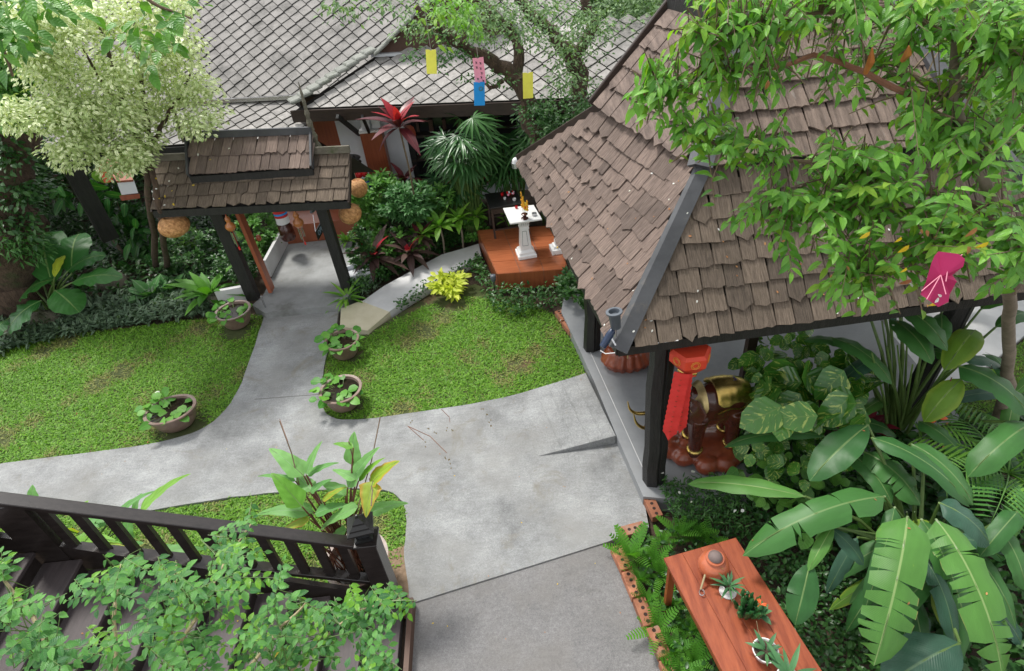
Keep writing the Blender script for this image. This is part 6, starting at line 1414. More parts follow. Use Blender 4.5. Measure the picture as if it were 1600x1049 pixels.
def cordy(q, h, L, n, mat, tipmat, label, tip=4, c=None):
    c = c if c is not None else G(*q, 0); t = thing('cordyline_plant', c, label, 'plant'); m = MB(); m.tube([c, c+V((.03, 0, h*.6)), c+V((0, 0, h))], .017, 6); m.build('stem', 'twig', t)
    rosette(t, c+V((0, 0, h)), n, L, LF['strapw'], mat, rs, (-.2, 1.4), wid=1.5)
    if tip: rosette(t, c+V((0, 0, h+.03)), tip, L*.8, LF['strapw'], tipmat, rs, (1.0, 1.5), name='young_leaf', wid=1.6)
cordy((592, 428), .35, .5, 20, 'lf_cordy_dark', 'lf_cordy_red', 'purple leaved plant with a crimson tip nearest the right gate post')
cordy((645, 418), .3, .42, 20, 'lf_cordy_dark', 'lf_cordy_red', 'purple leaved plant with a small red tip right of the crimson tipped one')
cordy((665, 405), .45, .35, 14, 'lf_cordy_dark', 'lf_cordy', 'dull red topped leafy plant at the left end of the bright row')
cordy((638, 330), .7, .4, 12, 'lf_cordy', 'lf_cordy', 'dark maroon plant in front of the white wall base', 5, V((YP(632, 285, 11.7).x, 11.7, YP(632, 285, 11.7).z-.7)))
cordy((645, 310), 1.95, .55, 13, 'lf_cordy', 'lf_cordy_red', 'tall slender plant with red leaves reaching the house eave', 6, V((YP(624, 200, 10.9).x, 10.9, YP(624, 200, 10.9).z-1.95)))
c = G(543, 468, .05); t = thing('spider_fern', c, 'light green spiky fern at the foot of the right gate post', 'fern'); rosette(t, c, 26, .36, LF['strapw'], 'lf_bright', rs, (.15, 1.2), wid=.8)
# white planter, hanging pot
c = G(565, 440, 0); t = thing('white_planter', c, 'square white planter box beside the right gate post', 'planter'); m = MB(); sqlathe(m, [(.2, 0), (.22, .28), (.19, .28), (.18, .2)], c, .3); m.build('box', 'white_wall', t)
c = D(543, 379, hd); t = thing('hanging_pot', c, 'small grey pot of green herbs hanging beside the right gate post', 'potted plant'); pot(t, c-V((0, 0, .08)), .1, .13, 'grey_pot', .008); rosette(t, c+V((0, 0, .03)), 26, .2, LF['lancew'], 'lf_bright', rs, (.1, 1.3), spread=.04, wid=.8)
# hedges along the side path
def band(a, b, w):
    a = [G(*p) for p in a]; out = []; inn = []
    for i, p in enumerate(a):
        d = (a[min(i+1, len(a)-1)]-a[max(i-1, 0)]).normalized(); nrm_ = V((-d.y, d.x, 0)); out.append(tuple(p+nrm_*w)[:2]); inn.append(tuple(p)[:2])
    return inn+out[::-1]
cover('path_hedge', band([(566, 468), (600, 443), (640, 421), (690, 394), (728, 384)], 0, .35), 1500, (.05, .3), .07, LF['ovw'], 'lf_hedge', 61, 'low dark hedge along the far side of the pale curved path', 'hedge')
cover('pale_edge_plants', P_([(548, 480), (575, 468), (600, 447), (580, 440), (550, 460)]), 900, (.02, .2), .09, LF['blade'], 'lf_vargrey', 62, 'pale variegated grassy plants between gate post and curved path', 'border plants')
cover('path_sprigs', band([(748, 408), (720, 424), (690, 440), (640, 470), (618, 486)], 0, .16), 900, (.02, .28), .07, LF['ovw'], 'lf_hedge', 63, 'thin row of dark sprigs along the lawn side of the curved path', 'border plants', lump=.6)
cover('platform_hedge', P_([(745, 398), (778, 460), (890, 452), (890, 482), (800, 497), (768, 485), (735, 425)]), 700, (.02, .26), .07, LF['ovw'], 'lf_hedge', 64, 'low dark green planting around the front of the tiled platform', 'border plants', lump=.5)
cover('bed_cover', P_([(548, 470), (745, 375), (760, 330), (690, 300), (560, 330)]), 260, (0, .15), .1, LF['ovw'], 'lf_dark', 65)

# fan palms
def fan_tmpl(n, L, seed):
    rs = random.Random(seed); mb = MB(); lt_ = tmpl(1, .105, 4, .3, .35, 'lance')
    for i in range(n):
        a = math.radians(-110+220*i/(n-1))+rs.uniform(-.05, .05); y = V((math.sin(a), math.cos(a), rs.uniform(-.1, .1))).normalized(); x = y.cross(V((0, 0, 1))).normalized(); z = x.cross(y); l = L*(1-.25*abs(a)/2)*rs.uniform(.9, 1.05)
        mb.add([(x*p[0]+y*p[1]+z*p[2])*l for p in lt_['v'].tolist()], lt_['f'], lt_['uv'].tolist())
    me = mb.mesh('fan_leaf'); me.materials.append(M['lf_palm']); me.shade_smooth(); return me
FT = [fan_tmpl(11, 1, 1), fan_tmpl(9, 1, 2), fan_tmpl(13, 1, 3)]
def rhapis(q, r, h, n, label, seed, zc=1.1, L=.47, Yp=11.0):
    c = YP(q[0], q[1], Yp); zc = c.z; c = V((c.x, c.y, 0)); t = thing('fan_palm', c, label, 'palm', 'dark fan palms'); rs = random.Random(seed); m = MB()
    for k in range(n):
        u = V((rs.gauss(0, 1), rs.gauss(0, 1), rs.gauss(0, 1))).normalized(); p = c+V((u.x*r*rs.uniform(.5, 1), u.y*r*.7*rs.uniform(.5, 1), zc+u.z*h*rs.uniform(.5, 1)))
        d = V((u.x, u.y-.3, -.15+rs.uniform(-.3, .4))).normalized(); Ms = frames([p], [d], [(u.x*.3, -.6+u.y*.3, .9)], [L*rs.uniform(.8, 1.2)])[0]
        inst(FT[k % 3], 'fan_leaf', t, M4(Ms)); s_ = c+V((u.x*.15, u.y*.15, 0)); m.tube([s_, s_.lerp(p, .5)+V((0, 0, .25)), p], [.014, .01, .006], 5)
    m.build('stalk', 'stem_green', t, kind='stuff')
rhapis((720, 225), .62, .62, 54, 'fan palm with fine dark leaflets right of the red leaved plant', 1, 1.35, Yp=11.3)
rhapis((795, 245), .5, .55, 40, 'fan palm behind the black side table', 2, 1.3, Yp=11.7)
rhapis((850, 200), .55, .5, 34, 'fan palm close to the far pavilion eave', 3, 1.7, Yp=11.5)
rhapis((708, 288), .5, .3, 30, 'lower fan palm filling the space left of the black side table', 4, .6, .42, Yp=11.6)

# variegated tree --------------------------------------------------
vb = G(262, 425, 0); vt = thing('variegated_tree', vb, 'small tree with cream and green variegated leaves left of the gate', 'tree')
def treetrunk(par, lines, mat, seed=0, name='trunk', n=8):
    for pts, rad in lines:
        rs = random.Random(seed); P = []; Rr = []
        for i in range(len(pts)-1):
            for k in range(4): P.append(V(pts[i]).lerp(V(pts[i+1]), k/4)+V([rs.uniform(-.4, .4)*rad[i] for _ in range(3)])); Rr.append(rad[i]+(rad[i+1]-rad[i])*k/4)
        P.append(V(pts[-1])); Rr.append(rad[-1]); m = MB(); m.tube(P, Rr, n); m.build(name, mat, par, smooth=True); seed += 1; name = 'branch' if name == 'trunk' else name
dv_ = 11.2
treetrunk(vt, [([vb, D(250, 330, dv_+.2), D(238, 260, dv_), D(232, 215, dv_)], [.06, .05, .045, .04]), ([vb+V((-.25, .1, 0)), D(232, 300, dv_+.2), D(222, 240, dv_), D(190, 160, dv_), D(170, 80, dv_), D(150, 30, dv_)], [.06, .05, .045, .04, .03, .012]),
 ([D(236, 240, dv_), D(250, 200, dv_), D(280, 150, dv_-.2), D(300, 110, dv_-.3)], [.045, .035, .025, .01]), ([D(234, 240, dv_), D(205, 190, dv_), D(160, 130, dv_), D(120, 60, dv_)], [.04, .035, .025, .01]),
 ([D(236, 250, dv_), D(180, 225, dv_-.2), D(110, 200, dv_-.3), D(40, 180, dv_-.3)], [.035, .03, .02, .008]), ([D(232, 215, dv_), D(225, 150, dv_), D(215, 80, dv_), D(210, 20, dv_)], [.045, .035, .025, .01])], 'bark', 3)
def cloud(par, poly, dists, ncl, per, L, tk, mat, seed, cr=.3, name='crown', flat_=.4, droop=-.3, squash=.6, limit=0, wid=1.0):
    rs = np.random.RandomState(seed); p = inpoly(poly, ncl, rs); cen = np.array([tuple(D(x, y, rs.uniform(*dists))) for x, y in p])
    n = ncl*per; off = rvec(rs, n)*rs.rand(n, 1)**.5*cr; off[:, 2] *= squash; d = off/cr+rvec(rs, n)*.7; d[:, 2] = d[:, 2]*flat_+droop
    Ms = frames(np.repeat(cen, per, 0)+off, d, np.tile([0, -.35, 1.], (n, 1))+rvec(rs, n)*.5, rs.uniform(L*.7, L*1.25, n)); Ms[:, :, 0] *= wid
    if limit: pieces(LF[tk], Ms, 'leaf', mat, par, limit, seed=seed); return
    return joined(LF[tk], Ms, name, mat, par, seed=seed)
cloud(vt, [(60, 0), (300, 0), (300, 105), (335, 175), (340, 205), (300, 212), (270, 160), (240, 200), (180, 170), (100, 190), (40, 110)], (10.2, 11.8), 165, 85, .08, 'small', 'lf_ficusvar', 1)
cloud(vt, [(0, 160), (100, 160), (180, 165), (240, 195), (235, 225), (215, 290), (195, 270), (140, 262), (75, 250), (90, 215), (0, 190)], (10.2, 11.2), 85, 70, .08, 'small', 'lf_ficusvar', 2, cr=.22)
cloud(vt, [(25, 20), (60, 0), (60, 120), (20, 80)], (10.2, 11.2), 30, 55, .085, 'small', 'lf_ficusvar', 4)

# big mossy trunk on the far left
bt = G(5, 462, 0); t = thing('old_tree', bt, 'thick old tree trunk covered with moss and small ferns at the left edge', 'tree')
treetrunk(t, [([bt, D(8, 400, 14.4), D(5, 300, 14.2), D(-5, 200, 14), D(-25, 80, 14), D(-60, -40, 14)], [.75, .6, .5, .45, .42, .4])], 'bark', 8, n=12)
cloud(t, [(-20, 360), (60, 380), (65, 330), (40, 250), (25, 200), (-20, 200)], (13.3, 13.8), 24, 34, .11, 'ovw', 'lf_dark', 5, cr=.3, name='moss_and_fern')
cloud(t, [(0, 400), (70, 400), (55, 350), (10, 350)], (13.4, 13.8), 14, 26, .12, 'lancew', 'lf_fern_dark', 6, cr=.25, name='moss_and_fern')
cloud(t, [(-20, 0), (60, 0), (40, 120), (20, 200), (-20, 200)], (12.6, 13.6), 60, 50, .12, 'ovw', 'lf_shrub', 66, cr=.4, name='crown')
# overhanging branch at upper left, close
ob = thing('overhanging_branch', D(150, -60, 4.0), 'dark leaved branch hanging into the picture at the top left corner', 'branch')
treetrunk(ob, [([D(120, -80, 4), D(200, -20, 4), D(250, 10, 4), D(300, 30, 4)], [.02, .014, .008, .004]), ([D(-60, -40, 3.6), D(-10, 40, 3.6), D(20, 120, 3.6)], [.02, .012, .005])], 'twig', 5, 'twig')
cloud(ob, [(190, 0), (300, 0), (330, 42), (300, 36), (262, 60), (262, 95), (235, 95), (215, 60)], (3.8, 4.2), 12, 6, .085, 'ovw', 'lf_shrub', 7, cr=.14, limit=60)
cloud(ob, [(-10, 0), (25, 0), (28, 40), (22, 85), (-10, 110)], (3.4, 3.8), 9, 8, .075, 'ovw', 'lf_shrub', 8, cr=.14, limit=60); cloud(ob, [(20, 0), (120, 0), (100, 14), (40, 20)], (3.4, 3.8), 8, 6, .075, 'ovw', 'lf_shrub', 9, cr=.14, limit=60)

# centre tree with paper tags
cb = G(905, 250, 0); ct_ = thing('gnarled_tree', V((1.3, 11.3, 0)), 'gnarled tree with fine leaves and hanging paper tags in front of the house roof', 'tree')
dc = 11.2
treetrunk(ct_, [([V((1.3, 11.3, 0)), D(902, 240, dc), D(904, 190, dc), D(905, 120, dc), D(895, 85, dc), D(860, 50, dc), D(825, 20, dc), D(800, -20, dc)], [.2, .17, .15, .14, .13, .1, .09, .07]),
 ([V((1.2, 11.4, 0)), D(850, 250, dc-.2), D(830, 190, dc-.3), D(812, 130, dc-.4), D(790, 105, dc-.4), D(750, 85, dc-.6), D(700, 60, dc-.8), D(650, 10, dc-1)], [.2, .17, .14, .13, .12, .09, .07, .04]),
 ([D(812, 130, dc-.4), D(805, 60, dc-.2), D(780, 30, dc-.2), D(740, -10, dc)], [.1, .08, .07, .05]), ([D(900, 90, dc), D(925, 45, dc), D(915, 0, dc), D(920, -40, dc)], [.1, .09, .08, .06]), ([D(786, 128, dc-.5), D(765, 138, dc-.6), D(745, 120, dc-.6)], [.04, .03, .01])], 'bark', 13, n=10)
cloud(ct_, [(620, 0), (960, 0), (940, 60), (930, 130), (880, 150), (870, 60), (790, 80), (720, 60), (640, 50)], (9.8, 11.4), 80, 55, .07, 'small', 'lf_far', 11, cr=.35)
cloud(ct_, [(640, 30), (720, 60), (790, 110), (800, 140), (740, 130), (690, 105), (640, 90)], (10, 10.8), 14, 36, .07, 'small', 'lf_fern_dark', 12, cr=.22)
cloud(ct_, [(820, 165), (930, 150), (930, 200), (880, 235), (840, 240), (830, 200)], (10.2, 11), 34, 55, .08, 'small', 'lf_hedge', 13, cr=.28)
cloud(ct_, [(420, 0), (620, 0), (600, 25), (560, 20), (500, 24), (440, 12)], (7.8, 8.4), 9, 20, .07, 'small', 'lf_far', 14, cr=.22)
cloud(ct_, [(645, 5), (700, 5), (690, 75), (672, 85), (668, 40)], (9.0, 9.4), 7, 6, .12, 'ov', 'lf_tree_new', 15, cr=.16, limit=64); cloud(ct_, [(660, 0), (760, 0), (740, 60), (700, 40)], (9.0, 9.6), 16, 16, .09, 'ov', 'lf_bright', 16, cr=.18)
def papertag(q, size, mat, label, dist, tilt=0.0, marks=None, top=-60):
    c = D(*q, dist); t = thing('paper_tag', c, label, 'paper tag', 'paper tags hanging from the tree'); k = pxm(c)*1.0; w, h = size[0]*k, size[1]*k/.93
    x = V((math.cos(.1), math.sin(.1), 0)); zz = V((math.sin(tilt), 0, math.cos(tilt))); x = (x-zz*x.dot(zz)).normalized(); n_ = x.cross(zz)
    m = MB(); a = [c+x*(sx*w/2)+zz*(sz*h/2) for sx, sz in ((-1, -1), (0, -1), (1, -1), (1, 1), (.3, 1), (0, .93), (-.3, 1), (-1, 1))]; a[1] = a[1]+n_*-.0
    m.add([p+n_*.002 for p in a]+[p-n_*.002 for p in a], [tuple(range(8)), tuple(range(15, 7, -1))]+[(i, (i+1) % 8, (i+1) % 8+8, i+8) for i in range(8)]); m.build('card', mat, t)
    m = MB(); m.tube([c+zz*h*.47, c+zz*h*.5+V((0, 0, top*-k))], .0035, 4); m.build('string', 'string', t)
    nf = n_ if n_.dot(CAM-c) > 0 else -n_
    if marks == 'script':
        for (u, v_) in ((-.2, .32), (.18, .28), (-.2, .14), (.15, .08), (.2, -.1), (.12, -.26), (-.22, -.3), (.25, -.4)):
            p = c+x*u*w+zz*v_*h+nf*.004; m = MB(); m.tube([p+x*(.08*w*math.cos(s_*1.9))+zz*(.035*h*math.sin(s_*2.7)+.012*h*(s_-3)) for s_ in range(7)], .0035, 4); m.build('handwriting', 'ink', t)
    if marks == 'ring':
        for r in (.13, .2):
            m = MB(); m.tube([c+x*(.15*w+r*w*math.cos(s_*.63))+zz*(.22*h+(r*.45)*h*math.sin(s_*.63))+nf*.004 for s_ in range(11)], .003, 4); m.build('drawn_ring', 'stem_green', t)
papertag((674, 97), (16, 33), 'yellow_card', 'left yellow paper tag under the lime leaves', 9.0, .12)
papertag((749, 111), (17, 36), 'pink_card', 'pink paper tag with black handwriting above the blue tag', 9.3, 0, 'script')
papertag((749, 147), (17, 33), 'blue_card', 'blue paper tag hanging just below the pink one', 9.3, .1, 'ring', -5)
papertag((825, 134), (16, 36), 'yellow_card', 'right yellow paper tag hanging alone by the trunk', 9.3, .06)

# background trees ---------------------------------------------------
BG = [('leafy pale green tree behind the gnarled tree', [(820, -40), (1010, -40), (1000, 30), (940, 90), (880, 90), (830, 60)], (14, 17), 'lf_far2', .11, 110), ('feathery grey green tree beside the pavilion ridge', [(940, -40), (1060, -40), (1040, 20), (960, 120), (930, 150), (910, 80)], (13, 16), 'lf_far', .1, 110),
 ('dark tree beyond the right end of the house', [(600, -60), (900, -60), (880, 40), (760, 30), (640, 10)], (17, 20), 'lf_dark', .14, 80), ('pale tree beyond the pavilion roof on the right', [(1440, -60), (1660, -60), (1660, 180), (1540, 200), (1470, 90)], (10, 13), 'lf_far2', .12, 130),
 ('dark tree behind the right end of the pavilion', [(1490, 100), (1660, 100), (1660, 330), (1590, 420), (1540, 300)], (9, 12), 'lf_far', .12, 110), ('tall dark hedge tree beyond the left roof', [(-60, 190), (60, 190), (60, 330), (-60, 330)], (15, 18), 'lf_dark', .14, 70),
 ('dense green tree at the top right behind the pavilion ridge', [(1000, -120), (1500, -120), (1440, 10), (1060, 0)], (16, 20), 'lf_far', .14, 120)]
for i, (lab, poly, ds, mat, L, n) in enumerate(BG):
    cx_, cy_ = sum(p[0] for p in poly)/len(poly), sum(p[1] for p in poly)/len(poly); q = D(cx_, cy_, sum(ds)/2); t = thing('background_tree', V((q.x, q.y, 0)), lab, 'tree', 'trees behind the garden')
    treetrunk(t, [([V((q.x, q.y, 0)), V((q.x+.1, q.y, q.z*.5)), q], [.16, .13, .08])], 'bark', i); cloud(t, poly, ds, n, 55, L, 'small', mat, 100+i, cr=.6, squash=.8)
rf = thing('white_fence', V((5.0, 17.5, 0)), 'white horizontal rail fence far behind the pavilion ridge', 'fence')
for k in range(5): m = MB(); m.box((5, 17.5, 1.0+.25*k), (5, .04, .08)); m.build('rail', 'white_wall', rf)
for k in range(4): m = MB(); m.box((2.7+1.5*k, 17.55, 1.0), (.08, .06, 2.2)); m.build('post', 'white_wall', rf)
m = MB(); m.box((6, 21.5, 1.2), (60, .2, 2.4)); structure(m, 'boundary_wall', 'stone_moss')
cover('far_undergrowth', [(-13, 14.5), (-13, 21), (20, 21), (20, 11), (6, 9.5), (2.2, 10.5), (2.2, 15)], 90, (0, .8), .2, LF['ovw'], 'lf_hedge', 71)
cover('far_undergrowth', [(2.0, 9.0), (2.2, 12), (5.5, 12), (5.2, 9.0)], 160, (0, .4), .14, LF['ovw'], 'lf_dark', 72)

# right foreground tree ----------------------------------------------------
tr0 = G(1545, 690, 0); rt_ = thing('overhanging_tree', tr0, 'leafy tree whose branches hang over the pavilion roof from the right', 'tree')
K = [D(1560, 330, 4.4), D(1522, 250, 4.2), D(1488, 160, 4.1), D(1494, 60, 4.1), D(1506, -40, 4.2)]
treetrunk(rt_, [([tr0, G(1575, 600, 1.0), V((4.3, 4.0, 2.5)), D(1600, 400, 4.5), K[0], K[1], K[2], K[3], K[4]], [.07, .06, .05, .035, .032, .03, .028, .024, .018])], 'bark_pale', 21, n=9)
limbs = [[K[0], D(1450, 300, 4.2), D(1300, 260, 4.0), D(1160, 240, 3.9), D(1050, 200, 3.9)], [K[1], D(1415, 145, 4.0), D(1330, 105, 3.9), D(1270, 85, 3.85), D(1210, 108, 3.8), D(1120, 110, 3.8), D(1000, 150, 3.8)],
 [K[2], D(1400, 100, 4.2), D(1340, 95, 4.1)], [K[3], D(1400, 20, 3.9), D(1280, 20, 3.8), D(1160, 40, 3.7), D(1080, 60, 3.7)], [K[0], D(1480, 380, 4.0), D(1400, 420, 3.9), D(1320, 430, 3.9)], [K[0], D(1590, 380, 4.0), D(1640, 420, 4)], [K[3], D(1560, 80, 4), D(1640, 120, 4)], [K[0], D(1350, 330, 4.0), D(1230, 340, 3.9), D(1170, 330, 3.9)]]
for i, l in enumerate(limbs): treetrunk(rt_, [(l, [.02-.012*k/(len(l)-1) for k in range(len(l))])], 'twig' if i != 1 else 'bark_red', 30+i, 'branch', 6)
LP = [];
for l in limbs:
    for a, b in zip(l, l[1:]):
        for k in range(4): LP.append(V(a).lerp(V(b), k/4))
LPn = np.array([tuple(p) for p in LP])
def sprays(par, regions, Lleaf, tk, mats, seed, tw, nleaf, limit, twL=.42, twname='twig', anchors=LPn, twmat='twig', droop=.35, width=1.0, pin=.75, jt=.33, flat=1.0):
    rs = np.random.RandomState(seed); tmb = MB(); sets = {k: [] for k in mats}
    for poly, ns, ds in regions:
        for (x, y) in inpoly(poly, ns, rs):
            e = np.array(D(x, y, rs.uniform(*ds))); i = np.argmin(((anchors-e)**2).sum(1)+.0*rs.rand()); a = anchors[i]
            v = e-a; L_ = np.linalg.norm(v); v = v/max(L_, .01)+rvec(rs, 1)[0]*.35; v[2] = v[2]*flat-droop*.6; v /= np.linalg.norm(v); ln = twL*rs.uniform(.7, 1.2)
            s = e-v*ln; mid = (a+s)/2+np.array([0, 0, .05*L_])
            tmb.tube([V(a), V(mid), V(s), V(e+np.array([0, 0, -.0]))], [.006*tw, .004*tw, .003*tw, .0015*tw], 4, False)
            side = np.cross(v, [0, 0, 1.]); side /= max(.01, np.linalg.norm(side)); mk = mats[rs.choice(len(mats), p=[.86, .14] if len(mats) == 2 else None)] if len(mats) > 1 else mats[0]
            for k in range(nleaf):
                u = (k+.5)/nleaf; p = s+v*ln*u; sg = 1 if k % 2 else -1; d = v*.55+side*sg*pin+np.array([0, 0, -droop])+rvec(rs, 1)[0]*jt
                if k == nleaf-1: d = v+np.array([0, 0, -droop])
                upv = np.array([0, -.35, 1.])+rvec(rs, 1)[0]*jt; sets[mk].append((p, d, upv, Lleaf*rs.uniform(.7, 1.2)*(1-.25*abs(u-.5))))
    tmb.build(twname, twmat, par, kind='stuff')
    tot = sum(len(s_) for s_ in sets.values())
    for mk, s_ in sets.items():
        if not s_: continue
        P, Dd, U_, S = zip(*s_); Ms = frames(P, Dd, U_, S); Ms[:, :, 0] *= width; pieces(LF[tk], Ms, 'leaf', mk, par, int(limit*len(s_)/tot), seed=seed)
sprays(rt_, [([(958, 150), (1050, 60), (1120, 20), (1220, 40), (1220, 180), (1200, 280), (1140, 262), (1060, 215), (1000, 195)], 100, (3.5, 4.2)), ([(1170, 240), (1500, 200), (1600, 220), (1620, 330), (1560, 420), (1440, 400), (1300, 380), (1200, 330)], 190, (3.5, 4.3)),
 ([(1060, -30), (1620, -30), (1620, 60), (1480, 70), (1440, 50), (1160, 50), (1080, 30)], 120, (3.5, 4.3)), ([(1500, 60), (1620, 60), (1620, 230), (1520, 220)], 70, (3.8, 4.8)), ([(1280, 380), (1400, 400), (1390, 470), (1300, 480), (1270, 440)], 22, (3.6, 4.0)),
 ([(1440, 380), (1610, 380), (1610, 470), (1520, 455), (1440, 400)], 16, (3.7, 4.1)), ([(1240, 60), (1470, 60), (1470, 200), (1260, 200)], 16, (3.7, 4.3)), ([(950, 140), (1060, 120), (1090, 230), (1000, 205)], 24, (3.6, 4.0)), ([(1180, 380), (1300, 380), (1320, 470), (1262, 470)], 9, (3.6, 4.0)), ([(1120, 300), (1180, 290), (1230, 340), (1200, 370), (1130, 350)], 7, (3.7, 4.0))],
 .09, 'tree', ['lf_tree', 'lf_tree_new'], 3, 1.0, 10, 270, .4)
me = tmesh(LF['tree'], 'yellow_leaf', 'lf_yellow'); mb_ = tmesh(LF['tree'], 'yellow_leaf', 'lf_brown'); rs = random.Random(77)
for k, q in enumerate(((1512, 385), (1469, 470), (1421, 383), (1200, 125), (1360, 362), (1408, 370), (1425, 437), (1545, 378), (1416, 418), (1527, 355))):
    inst(me if k % 3 else mb_, 'yellow_leaf', rt_, M4(frames([D(*q, 3.5)], [(rs.uniform(-1, 1), rs.uniform(-.4, .4), -1)], [(0, -1, .4)], [.06])[0]))
for (q0, q1) in (((1363, 75), (1352, 115)), ((1420, 72), (1410, 95))):     # torn orange wood
    m = MB(); m.tube([D(*q0, 3.75), D((q0[0]+q1[0])/2+4, (q0[1]+q1[1])/2, 3.8), D(*q1, 3.85)], [.004, .02, .012], 5); m.build('broken_branch', 'petal_orange' if False else 'gourd', rt_)
# magenta paper hanging from the tree
mg = D(1472, 435, 3.5); t = thing('magenta_paper', mg, 'magenta paper pennant hanging among the leaves at the pavilion right corner', 'paper banner')
out = [(1466, 393), (1498, 397), (1508, 405), (1505, 417), (1488, 430), (1495, 440), (1484, 460), (1482, 472), (1466, 480), (1452, 470), (1438, 460), (1447, 440), (1455, 412), (1460, 400)]
p = [D(x, y, 3.45+.0015*(y-435)+.03*math.sin(x*.12)) for x, y in out]; n_ = (CAM-mg).normalized(); k_ = len(p)
cen = D(1472, 432, 3.42); m = MB(); m.add([q for q in p]+[cen]+[q-n_*.004 for q in p]+[cen-n_*.004], [((i+1) % k_, i, k_) for i in range(k_)]+[(k_+1+i, k_+1+(i+1) % k_, 2*k_+1) for i in range(k_)]+[(i, (i+1) % k_, (i+1) % k_+k_+1, i+k_+1) for i in range(k_)]); m.build('paper', 'magenta', t)
m = MB()
for a_, b_ in (((1470, 430), (1448, 468)), ((1470, 430), (1478, 460)), ((1470, 430), (1440, 455)), ((1485, 395), (1478, 440)), ((1485, 400), (1503, 412)), ((1484, 410), (1504, 398))): m.tube([D(*a_, 3.41), D(*b_, 3.41)], .002, 4)
m.build('string', 'pink_card', t, kind='stuff')

# foreground murraya bush ---------------------------------------------------
mbse = V((-1.9, .9, 0)); mu = thing('foreground_shrub', mbse, 'tall shrub with glossy pinnate leaves filling the lower left foreground', 'shrub')
ML = [[D(230, 1090, 2.5), D(310, 960, 2.5), D(350, 880, 2.6), D(395, 815, 2.7)], [D(100, 1070, 2.4), D(50, 960, 2.5), D(5, 905, 2.6)], [D(435, 1070, 2.4), D(500, 1000, 2.5), D(560, 955, 2.5), D(625, 935, 2.6)], [D(180, 1060, 2.5), D(180, 940, 2.5), D(190, 880, 2.6)], [D(360, 1080, 2.5), D(440, 980, 2.6), D(480, 940, 2.6)], [D(560, 1080, 2.4), D(600, 1030, 2.5)], [D(270, 1080, 2.5), D(270, 980, 2.5), D(275, 880, 2.6)]]
for i, l in enumerate(ML): treetrunk(mu, [(l, [.007, .006, .004, .003][:len(l)])], 'twig_tan', 50+i, 'branch', 6)
for i in (0, 2, 4): treetrunk(mu, [([mbse, mbse.lerp(ML[i][0], .5)+V((.1, 0, 0)), ML[i][0]], [.04, .03, .008])], 'bark_pale', 60+i, 'stem', 7)
AN = np.array([tuple(V(a).lerp(V(b), k/4)) for l in ML for a, b in zip(l, l[1:]) for k in range(5)])
sprays(mu, [([(0, 905), (60, 940), (110, 920), (200, 880), (250, 870), (330, 850), (440, 860), (470, 930), (470, 1060), (0, 1060)], 170, (2.1, 2.8)), ([(440, 960), (560, 940), (610, 950), (610, 1010), (560, 1060), (440, 1060)], 58, (2.3, 2.7)), ([(0, 855), (50, 865), (40, 900), (0, 900)], 5, (2.5, 2.6)),
 ([(560, 930), (640, 930), (645, 960), (610, 1000), (560, 980)], 9, (2.4, 2.6)), ([(320, 810), (410, 800), (400, 850), (330, 850)], 6, (2.5, 2.7))],
 .036, 'ov', ['lf_murraya', 'lf_murraya_new'], 5, .4, 9, 290, .15, anchors=AN, twmat='stem_green', droop=.08, width=1.3, pin=1.0, jt=.14, flat=.25)

# grass -----------------------------------------------------------------------
def lawn(poly, dens, seed, label, holes=(), L=.056):
    rs = np.random.RandomState(seed); n = int(dens*area(poly)); p = inpoly(poly, n, rs)
    q = np.sin(p[:, 0]*2.3+seed)*np.cos(p[:, 1]*2.9-seed)+.6*np.sin(p[:, 0]*5.1-p[:, 1]*4.3)+.35*np.sin(p[:, 0]*11+p[:, 1]*9)
    keep = rs.rand(n) > np.clip((q-.75)*1.1, 0, .8)
    for hx, hy, hr in holes: keep &= ((p[:, 0]-hx)**2+(p[:, 1]-hy)**2 > (hr*rs.uniform(.6, 1.2, n))**2)
    p = p[keep]; q = q[keep]; n = len(p); d = rvec(rs, n); d[:, 2] = np.abs(d[:, 2])*.6+.1
    Ms = frames(np.c_[p, np.full(n, -.028)], d, np.tile([0, 0, 1.], (n, 1))+rvec(rs, n)*.3, rs.uniform(L*.6, L*1.35, n))
    dry = (q+rs.normal(size=n)*.35 > .75)
    joined(LF['grass'], Ms[~dry], 'grass', 'lf_grass', None, 'stuff', base=(poly[0][0], poly[0][1], 0), seed=seed)
    if dry.any(): joined(LF['grass'], Ms[dry], 'dry_grass', 'lf_grass_dry', None, 'stuff', base=(poly[0][0], poly[0][1], 0), seed=seed)
lawn([(-10, 6.25)]+[(x-.015, y+.01) for x, y in lawnL]+[(-4.7, 9.3), (-6, 9.35), (-7.3, 9.3), (-10, 9.4)], 4200, 1, 'l', ((-4.85, 6.45, .4), (-4.8, 8.9, .35)))
lawn(lawnM+[(.35, 8.6), (-.1, 8.8), (-.6, 9.1), (-1.0, 9.1), (-1.5, 8.95), (-2.0, 8.6), (-2.45, 8.2)], 4200, 2, 'm', ((-1.0, 8.95, .35), (-2.6, 7.75, .2), (-2.45, 6.6, .22)))
lawn([(-7.5, 5.25)]+[q for q in lawnB if q[0] > -7.4 and q[1] > 3.9]+[(-1.6, 3.75), (-7.5, 3.6)], 4200, 3, 'b')
m = MB(); m.prism(farlawn1, -.1, -.03); structure(m, 'far_lawn_ground', 'lawn_soil'); m = MB(); m.prism(farlawn2, -.1, -.03); structure(m, 'far_lawn_ground', 'lawn_soil')
lawn(farlawn1, 3800, 4, 'f', L=.05); lawn(farlawn2, 1600, 5, 'f', L=.07)
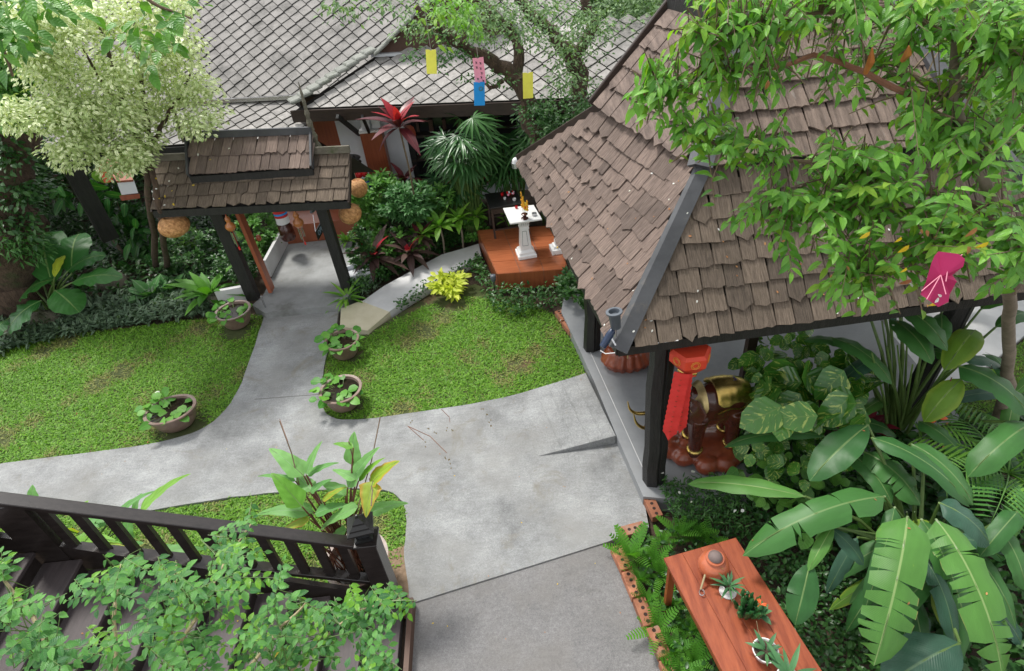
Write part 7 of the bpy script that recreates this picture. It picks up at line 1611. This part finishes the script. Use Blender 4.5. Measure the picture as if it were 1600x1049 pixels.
# fallen leaves ----------------------------------------------------------------
bpy.context.view_layer.update(); DG = bpy.context.evaluated_depsgraph_get()
def cast(x, y, off=.006):
    h, loc, n, i, o, mx = SC.ray_cast(DG, CAM, ray(x, y).normalized(), distance=60)
    if not h: return None, None
    if n.dot(ray(x, y)) > 0: n = -n
    return loc+n*off, n
rs = random.Random(99); mY = tmesh(LF['ovw'], 'fallen_leaf', 'petal_white'); mO = tmesh(LF['ovw'], 'fallen_leaf', 'lf_brown'); mL = tmesh(LF['ovw'], 'fallen_leaf', 'lf_yellow')
def litter(label, pts, mes, sizes, base):
    t = thing('fallen_leaves', base, label, 'fallen leaves')
    for q in pts:
        p, n = cast(*q)
        if p is None: continue
        d = rvec(np.random.RandomState(int(q[0]*7+q[1])), 1)[0]; d = d-np.array(n)*np.dot(d, np.array(n)); inst(rs.choice(mes), 'fallen_leaf', t, M4(frames([p], [d], [tuple(n)], [rs.uniform(*sizes)])[0]))
litter('small pale fallen leaves lying on the left end of the gate roof', [(245, 280), (252, 288), (240, 300), (258, 305), (262, 292), (250, 310), (255, 322), (270, 318), (246, 295), (265, 285), (268, 300), (242, 312), (330, 250), (360, 232), (300, 290), (278, 262), (310, 240)], [mY, mL], (.035, .06), G(252, 300, 2.4))
litter('scattered orange brown fallen leaves on the lawns', [(152, 588), (170, 590), (210, 571), (215, 545), (642, 640), (95, 600), (30, 700), (330, 540), (120, 645), (700, 560), (840, 540), (600, 520), (720, 480), (232, 690), (60, 560), (370, 560), (590, 640), (690, 520), (820, 590), (870, 560), (660, 600), (780, 520)], [mO], (.03, .05), G(600, 640, 0))
litter('little orange fallen petals lying on the big banana like leaves', [(1352, 675), (1365, 780), (1417, 826), (1178, 845), (1482, 661), (1475, 697), (1266, 758), (1130, 890), (1420, 940), (1540, 930)], [mO], (.025, .035), G(1400, 780, 1.2))
litter('few small leaves and bits of debris on the concrete path', [(rs.uniform(0, 1000), rs.uniform(560, 1040)) for _ in range(26)]+[(469, 427), (440, 440), (500, 455), (560, 690), (880, 760), (930, 880), (700, 980), (790, 1000), (872, 912)], [mO, mL, mO], (.012, .026), G(700, 760, 0))
litter('dry pale leaves and bits caught on the pavilion shingles', [(rs.uniform(860, 1100), rs.uniform(270, 520)) for _ in range(26)]+[(rs.uniform(1010, 1500), rs.uniform(330, 510)) for _ in range(30)]+[(980, 414), (1134, 400), (1250, 412)], [mY, mO, mO], (.02, .036), G(1000, 450, 2.8))
